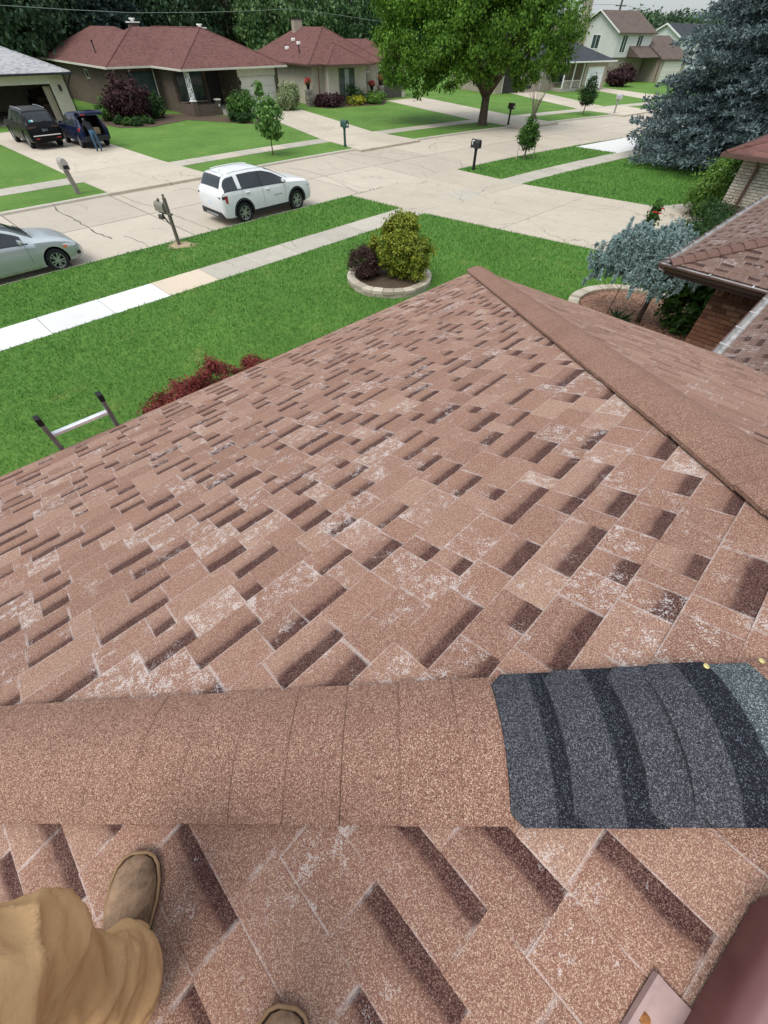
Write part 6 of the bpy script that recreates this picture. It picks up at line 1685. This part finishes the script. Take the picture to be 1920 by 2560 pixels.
m = MB(); m.box(-0.05, 0.03, 0.5, 0.9, 0.1, 0.5); m.build('crawl_vent', M_CLAD, w3)
def stone_pillar(label, x, y, hgt, pot=True):
    w_ = Matrix.Translation(H3.location) @ Matrix.Rotation(R(37), 4, 'Z') @ Vector((x, y, 0)); o = thing('stone_pillar', label, 'pillar', (w_.x, w_.y, LOT), R(37), 'pillars before the cream house')
    z = 0
    for i in range(int(hgt / 0.24)): m = MB(); k2 = 0.27 + 0.02 * ((i * 7) % 3); m.cbox(-k2, k2, -k2, k2, z, z + 0.232, 0.03); m.build('block', simple('grey_stone', (0.20, 0.18, 0.15), 0.95, var=0.3, sc=6, bump=0.5), o); z += 0.236
    return w_, LOT + z
def flower_pot(label, wx_, wy_, z, s=1.0, seed=1, col='coral'):
    o = thing('flower_pot', label, 'flower pot', (wx_, wy_, z), 0, 'pots of red flowers before the cream house')
    m = MB(); m.lathe([(0.13 * s, 0), (0.20 * s, 0.38 * s), (0.23 * s, 0.40 * s), (0.23 * s, 0.46 * s), (0.19 * s, 0.46 * s), (0.18 * s, 0.40 * s)], 14); m.build('pot', simple('dark_pot', (0.03, 0.027, 0.026), 0.6), o, smooth=True)
    C, out = crown_points([((0, 0, 0.58 * s), (0.27 * s, 0.27 * s, 0.17 * s))], 500, 30, 0.2, seed); V, F = leaves(C, 0.10 * s, 0, 0.8, out, seed=seed); link('flower_head', raw_mesh('flower_head', V, F), o, foliage('coral_flower', (0.38, 0.04, 0.04), (0.75, 0.22, 0.17)))
    C, out = crown_points([((0, 0, 0.50 * s), (0.24 * s, 0.24 * s, 0.10 * s))], 150, 12, 0.2, seed); V, F = leaves(C, 0.10 * s, 0.2, 0.6, out, seed=seed); link('leaf_tuft', raw_mesh('leaf_tuft', V, F), o, M_GREEN)
for (px_, py_, lab, lab2) in ((775, 266, 'grey stone pillar nearest the red downspout', 'black pot of coral flowers on the pillar by the red downspout'), (906, 256, 'grey stone pillar beside the white canopy', 'black pot of coral flowers beside the white canopy'), (952, 253, 'grey stone pillar beside the taupe garage door', 'black pot of coral flowers on the pillar by the taupe garage door')):
    q = Vector(P(px_, py_, LOT)); li = (Matrix.Rotation(R(-37), 4, 'Z') @ (q - H3.location)); w_, zt_ = stone_pillar(lab, li.x, li.y, 1.25); flower_pot(lab2, w_.x, w_.y, zt_, 1.0, int(px_))
q = P(930, 255, LOT); m_ = MB(); stn = thing('plant_stand', 'low dark stand holding a flower pot by the entry', 'stand', q); m_.lathe([(0.2, 0), (0.12, 0.05), (0.1, 0.75), (0.22, 0.80)], 10); m_.build('column', M_CLAD, stn); flower_pot('low black pot of pink flowers by the entry', q[0], q[1], LOT + 0.8, 1.0, 77)
# swing seat with white canopy
q = P(900, 258, LOT); cw = thing('swing_seat', 'garden swing seat with a curved white canopy by the entry', 'swing seat', (q[0] - 0.2, q[1] + 1.2, LOT), R(37))
m = MB(); m.loft([[(x, y, 2.10 + 0.16 * math.cos(y * 1.3) - 0.05 * (y > 0)) for y in np.linspace(-0.8, 0.8, 9)] for x in (-1.0, 1.0)], False); cn = m.build('canopy', simple('canvas_white', (0.78, 0.80, 0.80), 0.8), cw); md = cn.modifiers.new('t', 'SOLIDIFY'); md.thickness = 0.04; bake(cn)
for x in (-0.95, 0.95):
    m = MB(); m.tube([(x, -0.7, 0), (x, -0.1, 2.1)], 0.03, 6); m.tube([(x, 0.7, 0), (x, 0.1, 2.1)], 0.03, 6); m.build('leg', M_CLAD, cw)
m = MB(); m.cbox(-0.8, 0.8, -0.3, 0.3, 0.45, 0.52, 0.02); m.cbox(-0.8, 0.8, 0.25, 0.33, 0.50, 1.0, 0.02); m.build('seat', M_CLAD, cw)
# --- house with the open garage
H1 = thing('garage_house', 'pale grey roofed house with an open garage before the black suv', 'house', (-31.2, 41.9, LOT), R(41))
ZE1 = 2.78
m = MB(); hp = hip_roof(m, -5.5, 7.6, -0.55, 10.5, ZE1, 0.36); rf1 = m.build('roof', M_ROOFGR, H1); caps(rf1, hp, M_ROOFGR)
m = MB(); m.box(6.0, 7.0, 0, 0.25, 0, ZE1 - 0.1); m.box(6.8, 7.0, 0.25, 10, 0, ZE1 - 0.1); m.box(-5, 0.9, 0, 0.25, 0, ZE1 - 0.1); m.box(-5, 7.0, 9.8, 10, 0, ZE1 - 0.1); m.box(-5, -4.8, 0.25, 9.8, 0, ZE1 - 0.1); w1 = m.build('wall', M_BRCREAM, H1)
m = MB(); m.box(0.9, 6.0, 0.005, 0.245, 2.16, ZE1 - 0.1); m.build('header_board', M_TRIM, w1)
m = MB(); m.box(5.93, 5.997, -0.02, 0.27, 0, 2.158); m.box(0.903, 0.97, -0.02, 0.27, 0, 2.158); m.build('door_frame', M_TRIM, w1)
m = MB(); m.box(-5.4, 7.5, -0.5, 10.4, ZE1 - 0.12, ZE1 - 0.05); m.build('soffit', M_TRIM, H1)
m = MB(); m.box(-5.55, 7.72, -0.67, -0.555, ZE1 - 0.13, ZE1 - 0.012); m.box(7.605, 7.72, -0.55, 10.5, ZE1 - 0.13, ZE1 - 0.012); m.build('gutter', M_CLAD, H1)
m = MB(); m.box(1.0, 6.7, 0.3, 9.7, 0.0, 0.02); m.build('garage_floor', M_PORCH, H1)
for i in range(4): m = MB(); m.box(5.2, 6.7, 2.0 + i * 1.7, 3.3 + i * 1.7, 0.02, 0.9 + 0.3 * (i % 3)); m.build('shelf', simple('shelf_brown', (0.07, 0.05, 0.04), 0.8), w1)
m = MB(); m.box(5.4, 5.9, 0.55, 0.63, 0.02, 2.0); m.build('leaning_board', simple('board_tan', (0.40, 0.33, 0.25), 0.8), w1)
downspout(H1, [(7.55, -0.5, ZE1 - 0.1), (7.30, -0.1, ZE1 - 0.55), (7.08, -0.05, ZE1 - 0.9), (7.06, -0.05, 0.05)], M_CLAD)
m = MB(); m.lathe([(0.06, 0), (0.10, 0.05), (0.10, 0.30), (0.02, 0.38)], 8, (6.5, -0.10, 1.75)); m.build('wall_lamp', M_CLAD, w1)
# --- grey roofed house beyond the shade tree
H4 = thing('brick_house', 'tan brick house with charcoal roof and white garage door beyond the shade tree', 'house', (16.8, 73.5, LOT), R(32))
ZE4 = 2.65
m = MB(); hp = hip_roof(m, -5.0, 13.2, -0.6, 9.5, ZE4, 0.40); hp += hip_roof(m, 4.6, 13.1, -2.7, 7, ZE4 - 0.004, 0.36); rf4 = m.build('roof', M_ROOFDK, H4); caps(rf4, hp[:5], M_ROOFDK)
m = MB(); m.prism([(-4.5, 0), (8.4, 0), (8.4, -2.1), (12.6, -2.1), (12.6, 9), (-4.5, 9)], 0, ZE4 - 0.1); w4 = m.build('wall', M_BRTAN, H4)
eave_gutter(H4, -5.0, 4.55, -0.6, 9.5, ZE4, M_WTRIM, 'f'); eave_gutter(H4, 4.6, 13.1, -2.7, 9, ZE4, M_WTRIM, 'fr')
m = MB(); m.box(4.7, 13.0, -2.6, 0, ZE4 - 0.16, ZE4 - 0.05); m.build('soffit', M_WTRIM, H4)
panel_door(w4, face_M(0, -2.1, 0), 8.95, 11.9, 0.02, 2.05, M_DOORWH, 4); panel_door(w4, face_M(0, 0, 0), -3.4, -0.6, 0.02, 2.05, M_DARKDOOR, 4)
window(w4, face_M(0, 0, 0), 1.4, 2.6, 1.25, 2.2, M_WTRIM, 2); window(w4, face_M(0, 0, 0), 5.2, 7.2, 0.8, 2.2, M_CLAD, 2)
m = MB(); m.box(4.9, 8.39, -2.0, -0.004, 0, 0.28); m.build('porch_floor', M_PORCH, H4)
for xx in (4.95, 6.6, 8.2): m = MB(); m.box(xx - .06, xx + .06, -1.98, -1.86, 0.28, ZE4 - 0.16); m.build('porch_post', M_WTRIM, H4)
for i in range(14): m = MB(); xx = 5.05 + i * 0.22; m.box(xx, xx + 0.05, -1.95, -1.89, 0.35, 0.92); m.build('baluster', M_TRIM, H4)
m = MB(); m.box(4.95, 8.2, -1.97, -1.87, 0.92, 1.0); m.build('hand_rail', M_TRIM, H4)
downspout(H4, [(2.95, -0.6, ZE4 - .1), (2.9, -0.1, ZE4 - .5), (2.9, -0.08, 0.1)], M_WTRIM)
m = MB(); m.box(-0.02 + 0.7, 1.5, -0.03, 0.0, 0.3, 0.55); m.build('basement_window', M_CLAD, w4)
# --- two-storey house
O5 = P2(1512, 206, LOT)
H5 = thing('two_storey_house', 'two storey house with white siding, tan roof and a tall chimney', 'house', (*O5, LOT), R(28))
M_SIDING = siding('white_siding', (0.70, 0.69, 0.66))
def gable(m, x0, x1, y0, y1, ze, zr, ov=0.4):
    ym = (y0 + y1) / 2; k2 = (zr - ze) / (ym - y0)
    a, b = ze - ov * k2, zr
    for s_ in (1,):
        v = [(x0 - ov, y0 - ov, a), (x1 + ov, y0 - ov, a), (x1 + ov, ym, b), (x0 - ov, ym, b), (x1 + ov, y1 + ov, a), (x0 - ov, y1 + ov, a)]
        v += [(p[0], p[1], p[2] - 0.15) for p in v]
        m.add(v, [(0, 1, 2, 3), (3, 2, 4, 5), (7, 6, 9, 8), (8, 9, 11, 10), (0, 6, 7, 1), (5, 4, 10, 11), (0, 3, 9, 6), (3, 5, 11, 9), (1, 7, 8, 2), (2, 8, 10, 4)])
def gable_wall(m, x0, x1, y0, y1, z0, ze, zr):
    ym = (y0 + y1) / 2
    m.loft([[(x, y0, z0), (x, y1, z0), (x, y1, ze), (x, ym, zr), (x, y0, ze)] for x in (x0, x1)], True, True, True)
m = MB(); gable(m, 0, 7.2, 0, 8.5, 5.05, 6.95); rf5 = m.build('roof', M_ROOFTN, H5)
m = MB(); gable_wall(m, 0, 7.2, 0, 8.5, 2.5, 5.0, 6.85); w5 = m.build('upper_wall', M_SIDING, H5)
m = MB(); m.box(0.15, 7.1, 0.25, 8.4, 0, 2.5); m.build('lower_wall', M_BRTAN, H5)
m = MB()
for sg in (0, 1):
    y = -0.4 if sg == 0 else 8.9; m.add([(-0.43, y, 4.77), (-0.43, 4.25, 6.86), (-0.43, 4.25, 7.0), (-0.43, y, 4.92), (-0.39, y, 4.77), (-0.39, 4.25, 6.86), (-0.39, 4.25, 7.0), (-0.39, y, 4.92)], [(0, 1, 2, 3), (7, 6, 5, 4), (0, 4, 5, 1), (3, 2, 6, 7)])
m.build('barge_board', M_WTRIM, rf5)
window(w5, face_M(0, 4.0, R(-90)), -0.7, 0.7, 3.3, 4.6, M_WTRIM, 2, False); window(w5, face_M(0, 0, 0), 1.0, 2.0, 3.0, 4.6, M_WTRIM, 2, False); window(w5, face_M(0, 0, 0), 4.2, 5.2, 3.0, 4.6, M_WTRIM, 2, False)
m = MB(); m.box(-0.75, -0.005, 6.2, 7.9, 0, 6.2); m.box(-0.7, -0.006, 6.5, 7.5, 6.2, 7.9); c5 = m.build('chimney', M_BRTAN, H5)
m = MB(); m.box(-2.2, 0.1, 8.6, 13.5, 2.4, 5.0); m.build('rear_wing', M_SIDING, H5); 
m = MB(); hip_roof(m, -2.7, 3.0, 8.55, 14, 5.0, 0.4); m.build('rear_roof', M_ROOFTN, H5)
window(w5, face_M(-2.2, 11.0, R(-90)), -0.7, 0.6, 3.3, 4.5, M_WTRIM, 2, False)
m = MB(); m.box(3.0, 7.25, -2.4, 0.0, 2.45, 2.55); m.loft([[(x, -2.5, 2.55), (x, 0, 2.56), (x, 0, 3.6)] for x in (2.9, 9.0)], True, True, True); m.build('porch_roof', M_ROOFTN, H5)
m = MB(); m.box(7.3, 13.0, -3.0, 7.0, 0, 2.45); g5 = m.build('garage_wall', M_BRTAN, H5); m = MB(); gable(m, 7.35, 13.0, -3.0, 7.0, 2.5, 4.6, 0.3); m.build('garage_roof', M_ROOFTN, H5); panel_door(g5, face_M(0, -3.0, 0), 8, 12, 0.02, 2.1, M_DOORW, 4)
downspout(H5, [(7.2, -2.5, 2.4), (7.1, -2.9, 2.0), (7.1, -3.05, 0)], M_BROWN, 0.07)
m = MB(); m.cbox(0.3, 1.0, -0.9, -0.3, 0, 0.8, 0.03); m.build('meter_box', M_GALV, H5)
# --- white gable house further on
O6 = P2(1668, 190, LOT); H6 = thing('gable_house', 'white gable house with blue grey roof past the two storey house', 'house', (O6[0] * 0.98 + 4, O6[1] * 0.98 + 8, LOT), R(26))
m = MB(); gable_wall(m, 0, 10, 0, 8, 0, 4.2, 5.8); w6 = m.build('wall', siding('bright_siding', (0.80, 0.80, 0.80)), H6); m = MB(); gable(m, 0, 10, 0, 8, 4.25, 5.9, 0.4); m.build('roof', M_ROOFDK, H6)
window(w6, face_M(0, 4.2, R(-90)), -0.5, 0.5, 3.0, 4.2, M_WTRIM, 1, False)
m = MB()
for sg in (0, 1):
    y = -0.4 if sg == 0 else 8.4; m.add([(-0.43, y, 3.95), (-0.43, 4.0, 5.72), (-0.43, 4.0, 5.95), (-0.43, y, 4.16), (-0.38, y, 3.95), (-0.38, 4.0, 5.72), (-0.38, 4.0, 5.95), (-0.38, y, 4.16)], [(0, 1, 2, 3), (7, 6, 5, 4), (0, 4, 5, 1), (3, 2, 6, 7)])
m.build('barge_board', M_WTRIM, w6)
# --- pale brick house next door beyond the own driveway (only its corner shows)
sc7 = 1.12; c7 = [v * sc7 for v in P2(1815, 380, 2.8)]; Z7 = CAM_H - 2.6 * sc7
U7, V7 = (c7[0] + c7[1]) * c45, (c7[1] - c7[0]) * c45
H7 = thing('brick_house', 'pale brick house corner with brown eave next to the blue spruce', 'house', (0, 0, 0), PI4)
m = MB(); hp = hip_roof(m, U7, U7 + 12, V7 - 12.5, V7, Z7, PT); rf7 = m.build('roof', M_ROOFBR, H7); caps(rf7, hp, M_ROOFBR, 0.07)
for a, b in (((U7, U7 + 12, V7 + 0.003, V7 + 0.11)), ((U7 - 0.11, U7 - 0.003, V7 - 12.5, V7 + 0.11))) and ((0, 0),): pass
m = MB(); m.box(U7, U7 + 12, V7 + 0.003, V7 + 0.11, Z7 - 0.13, Z7 - 0.01); m.build('gutter', M_BROWN, H7); m = MB(); m.box(U7 - 0.11, U7 - 0.003, V7 - 12.5, V7 + 0.11, Z7 - 0.13, Z7 - 0.01); m.build('gutter', M_BROWN, H7)
m = MB(); m.box(U7 + 0.02, U7 + 11.9, V7 - 12.4, V7 - 0.02, Z7 - 0.15, Z7 - 0.05); m.build('soffit', M_BROWN, H7)
m = MB(); m.box(U7 + 0.6, U7 + 11.4, V7 - 12, V7 - 0.6, 0, Z7 - 0.15); w7 = m.build('wall', simple('grey_mortar', (0.16, 0.14, 0.11), 0.95), H7)
lay_bricks(w7, (U7 + 0.6, V7 - 0.588), (0, -1), (-1, 0), 3.4, 0.95, Z7 - 0.16, M_WBRICK, limit=300, soldier=False, bl=0.25, bh=0.075, gap=0.016)
m = MB(); m.tube([(U7 + 0.1, V7 - 1.1, Z7 - 0.1), (U7 + 0.5, V7 - 1.15, Z7 - 0.35), (U7 + 0.53, V7 - 1.15, 0.1)], 0.06, 6); m.build('downspout', M_BROWN, H7)
# ------------------------------------------------------------------ garden plants before the houses
def bush_at(name, label, px, py, toprow, wpx, n, leaf, mat, seed, group=None, droop=0.1, aspect=0.55, tall=1.0, topx=None):
    x, y = P2(px, py, LOT); h = max(0.35, up_to((x, y), topx or px, toprow) - LOT); d = math.hypot(x, y); w = wpx / 2 / 1577 * d
    k2 = 0.93
    return shrub(name, label, 'shrub', (x * 1.0, y * 1.0, LOT), [((0, 0, h * 0.52), (w, w, h * 0.48)), ((w * .3, w * .2, h * 0.62), (w * .7, w * .7, h * 0.36)), ((-w * .3, -w * .1, h * 0.36), (w * .72, w * .7, h * 0.34))], n, leaf, mat, 70, droop, aspect, seed, group, spread=0.17)
M_SMOKE = foliage('plum_leaf', (0.016, 0.008, 0.010), (0.085, 0.032, 0.035), sc=1)
M_VARIEG = foliage('variegated_leaf', (0.09, 0.14, 0.05), (0.42, 0.48, 0.26), sc=2)
M_YELLOWF = foliage('yellow_flower', (0.14, 0.20, 0.02), (0.62, 0.55, 0.04), sc=4)
bush_at('plum_shrub', 'tall dark plum leaved shrub before the window of the dark brick house', 335, 305, 186, 92, 8500, 0.20, M_SMOKE, 101, topx=300)
bush_at('round_shrub', 'glossy green shrub between the blue hatchback and the plum shrub', 283, 302, 243, 52, 3200, 0.16, M_GREEN, 102)
bush_at('round_shrub', 'broad green shrub between the plum shrub and porch column', 388, 296, 230, 56, 3600, 0.16, M_DKGREEN, 103)
for i, (px_, py_, t_, w_) in enumerate(((300, 312, 288, 24), (322, 315, 295, 26), (345, 316, 292, 28), (362, 309, 288, 22), (378, 311, 296, 18))):
    bush_at('box_bush', ['clipped green bush at the driveway end of the bed', 'clipped green bush second from the driveway in the bed', 'widest clipped bush in the bed below the plum shrub', 'clipped bush set back below the round shrub', 'smallest clipped bush nearest the porch'][i], px_, py_, t_, w_, 900, 0.11, M_GREEN if i % 2 else M_DKGREEN, 110 + i, 'clipped bushes before the dark brick house')
bush_at('round_shrub', 'dwarf weeping tree with umbrella crown before the cream garage door', 610, 300, 226, 70, 4200, 0.17, M_GREEN, 104, droop=0.8)
for i, (px_, py_, t_, w_) in enumerate(((588, 305, 275, 28), (608, 308, 283, 26), (632, 306, 282, 26))):
    bush_at('box_bush', ['clipped bush nearest the porch steps under the weeping tree', 'middle clipped bush under the weeping tree', 'clipped bush beside the drive under the weeping tree'][i], px_, py_, t_, w_, 900, 0.11, M_DKGREEN, 120 + i, 'clipped bushes under the weeping tree')
bush_at('variegated_shrub', 'cream and green variegated shrub between the two garage houses', 725, 276, 206, 58, 4200, 0.22, M_VARIEG, 105, aspect=0.3)
bush_at('plum_mound', 'low dark plum mound edged in stone before the cream house', 822, 266, 236, 74, 3800, 0.18, M_SMOKE, 106)
bush_at('spiky_shrub', 'spiky dark green plants behind the plum mound', 868, 259, 214, 82, 3000, 0.42, M_DKGREEN, 107, aspect=0.14)
bush_at('yellow_shrub', 'low shrub with yellow leaves before the swing seat', 890, 262, 241, 44, 1800, 0.16, M_YELLOWF, 108)
bush_at('round_shrub', 'fresh green spreading shrub beside the stone pillar by the taupe garage', 940, 259, 230, 52, 2600, 0.16, M_LIME, 109)
bush_at('hosta', 'pale hosta clump before the tan brick house', 1398, 226, 214, 30, 700, 0.30, M_VARIEG, 131, 'hostas before the tan brick house'); bush_at('hosta', 'pale hosta clump beside the porch rail of the tan brick house', 1437, 226, 215, 40, 800, 0.30, M_VARIEG, 132, 'hostas before the tan brick house')
bush_at('plum_tree', 'small plum coloured tree before the two storey house', 1545, 216, 164, 62, 4200, 0.26, M_SMOKE, 133, topx=1562)
# beds of bare soil below the plants
for nm, pts in (('garden_bed', [(245, 310), (300, 320), (380, 318), (470, 300), (560, 306), (660, 312), (665, 296), (560, 290), (420, 285), (260, 290)]), ('garden_bed', [(788, 268), (820, 272), (862, 268), (960, 262), (968, 250), (900, 247), (800, 252)])):
    m = MB(); m.prism([P2(x, y, LOT) for x, y in pts], LOT - 0.05, LOT + 0.02); tag(m.build(nm, M_SOIL), kind='structure')
# ------------------------------------------------------------------ trees behind, pole and wires
M_BG = [foliage('far_leaf_%d' % i, a, b, sc=0.25, trans=0.15) for i, (a, b) in enumerate((((0.018, 0.046, 0.024), (0.075, 0.135, 0.062)), ((0.024, 0.064, 0.026), (0.110, 0.195, 0.075)), ((0.038, 0.092, 0.030), (0.165, 0.265, 0.095)), ((0.026, 0.034, 0.020), (0.095, 0.095, 0.055))))]
M_BGSP = foliage('far_spruce', (0.014, 0.030, 0.026), (0.080, 0.125, 0.110), sc=0.4, trans=0.05)
far_specs = [(-20, 74, 12, 5.5, 0), (60, 78, 12, 5.5, 0), (150, 88, 13, 5.2, 0), (355, 92, 12, 5.0, 0), (440, 90, 12.5, 5.4, 0), (520, 96, 13, 5.6, 3), (600, 98, 13, 5.4, 1), (680, 88, 11, 4.2, 2), (745, 96, 12, 4.6, 2), (830, 108, 14, 6.0, 1), (905, 104, 13, 5.5, 1), (985, 112, 14, 6.0, 1), (1060, 118, 14, 6.2, 0), (1150, 122, 14, 6.2, 1), (1250, 120, 14, 6.0, 0), (1340, 125, 13, 6.0, 1)]
names_bg = ['behind the eave of the pale grey garage roof', 'behind the ridge of the pale grey garage roof', 'behind the vent pipe of the dark brick house', 'right behind the main chimney of the dark brick house', 'behind the second chimney of the dark brick house', 'over the right hip of the dark brick roof', 'in the dip between the two brown roofs', 'over the left hip of the cream house roof', 'behind the chimney of the cream house', 'over the ridge of the cream house', 'over the garage ridge of the cream house', 'hidden behind the left edge of the shade tree', 'hidden behind the left half of the shade tree', 'hidden behind the middle of the shade tree', 'hidden behind the right half of the shade tree', 'between the shade tree and the tall chimney']
for i, (px_, d, hh, rr, k2) in enumerate(far_specs):
    r_ = ray(px_, 62); q = math.hypot(r_[0], r_[1]); x, y = r_[0] / q * d, r_[1] / q * d
    kind = ['dark dense', 'mid green leafy', 'bright fresh green', 'brownish thin'][k2]
    lab = '%s tree %s' % (kind, names_bg[i])
    broadleaf('far_tree', lab, (x, y, LOT), hh, hh * 0.3, 0.28, [((0, 0, hh * 0.62), (rr, rr, hh * 0.36)), ((-rr * .4, 0.5, hh * 0.48), (rr * .8, rr * .7, hh * 0.3)), ((rr * .45, -.5, hh * 0.5), (rr * .75, rr * .7, hh * 0.3)), ((0, 0, hh * 0.28), (rr * .85, rr * .8, hh * 0.24))], 11000, 0.40, M_BG[k2], 260, 200 + i, 7, 'trees behind the far houses', spread=0.11)
for i, (px_, d, hh, rr) in enumerate(((215, 80, 13, 4.4), (285, 84, 14, 4.6))):
    r_ = ray(px_, 62); q = math.hypot(r_[0], r_[1])
    conifer('far_spruce', ['blue grey spruce behind the vent pipe of the dark brick roof', 'blue grey spruce behind the main chimney of the dark brick house'][i], (r_[0] / q * d, r_[1] / q * d, LOT), hh, rr, 36, 230 + i, M_BGSP, 1.2, 0.50, 0.13, group='spruces behind the dark brick house')
for i, (px_, d, hh, rr, k2) in enumerate(((1590, 175, 8.0, 7, 1), (1640, 180, 7.2, 7, 1), (1700, 170, 7.6, 7, 0), (1770, 165, 7.5, 7, 1), (1860, 150, 8, 7, 0), (1930, 140, 8, 7, 1))):
    r_ = ray(px_, 62); q = math.hypot(r_[0], r_[1])
    broadleaf('far_tree', ['hazy green tree just over the ridge of the two storey house', 'hazy green tree on the skyline over the white gable', 'hazy green tree on the skyline next to the blue spruce', 'far tree hidden by the upper boughs of the blue spruce', 'far tree hidden behind the trunk of the blue spruce', 'far tree hidden behind the pale brick house side of the spruce'][i], (r_[0] / q * d, r_[1] / q * d, LOT), hh, 2, 0.3, [((0, 0, hh * 0.6), (rr, rr, hh * 0.42)), ((3, 2, hh * 0.5), (rr * .7, rr * .7, hh * 0.4))], 5000, 0.6, M_BG[k2], 160, 260 + i, 4, 'trees on the skyline', spread=0.13)
M_POLE = simple('pole_wood', (0.085, 0.07, 0.055), 0.9, var=0.3, sc=4)
r_ = ray(1545, 39); q = math.hypot(r_[0], r_[1]); pxw = (r_[0] / q * 125, r_[1] / q * 125)
up_ = thing('utility_pole', 'wooden utility pole with a crossarm above the two storey roof', 'pole', (*pxw, LOT), R(30))
m = MB(); m.tube([(0, 0, 0), (0, 0, 11)], [0.20, 0.14], 8); m.build('shaft', M_POLE, up_)
pz = CAM_H + 125 * (62 - 13) / 2480.0
m = MB(); m.box(-1.3, 1.3, -0.08, 0.08, pz - 0.10, pz + 0.02); m.build('crossarm', M_POLE, up_)
for xx in (-1.15, -0.5, 0.5, 1.15): m = MB(); m.lathe([(0.05, pz + 0.02), (0.06, pz + 0.12), (0.02, pz + 0.18)], 8, (xx, 0, 0)); m.build('insulator', M_GALV, up_)
M_WIRE = simple('cable', (0.09, 0.10, 0.10), 0.7); M_WIREP = simple('pale_cable', (0.20, 0.25, 0.22), 0.6)
def wire(label, pts, r, mat):
    P3 = []
    for px_, py_, d in pts:
        r_ = ray(px_, py_); q = math.hypot(r_[0], r_[1]); P3.append(Vector((r_[0] / q * d, r_[1] / q * d, CAM_H + r_[2] / q * d)))
    m = MB(); fine = []
    for a, b in zip(P3, P3[1:]):
        for i in range(6): fine.append(a.lerp(b, i / 6))
    m.tube(fine + [P3[-1]], r, 5); tag(m.build('overhead_wire', mat), label, 'wire', 'overhead wires')
wire('pale cable across the dark trees above the grey garage roof', [(-80, 8, 66), (0, 13, 66), (155, 23, 67), (330, 32, 68), (500, 31, 70), (640, 27, 74), (720, 22, 78)], 0.018, M_WIREP)
wire('pale cable sloping down behind the cream house roof', [(720, 22, 78), (815, 33, 84), (970, 56, 92)], 0.018, M_WIREP)
wire('thin dark cable leading from the utility pole towards the blue spruce', [(1562, 12, 124), (1610, 26, 118), (1665, 34, 112), (1760, 38, 104)], 0.02, M_WIRE)
wire('thin dark cable leading from the utility pole towards the shade tree', [(1541, 12, 124), (1500, 11, 120), (1440, 16, 112), (1380, 26, 106)], 0.02, M_WIRE)

blades()
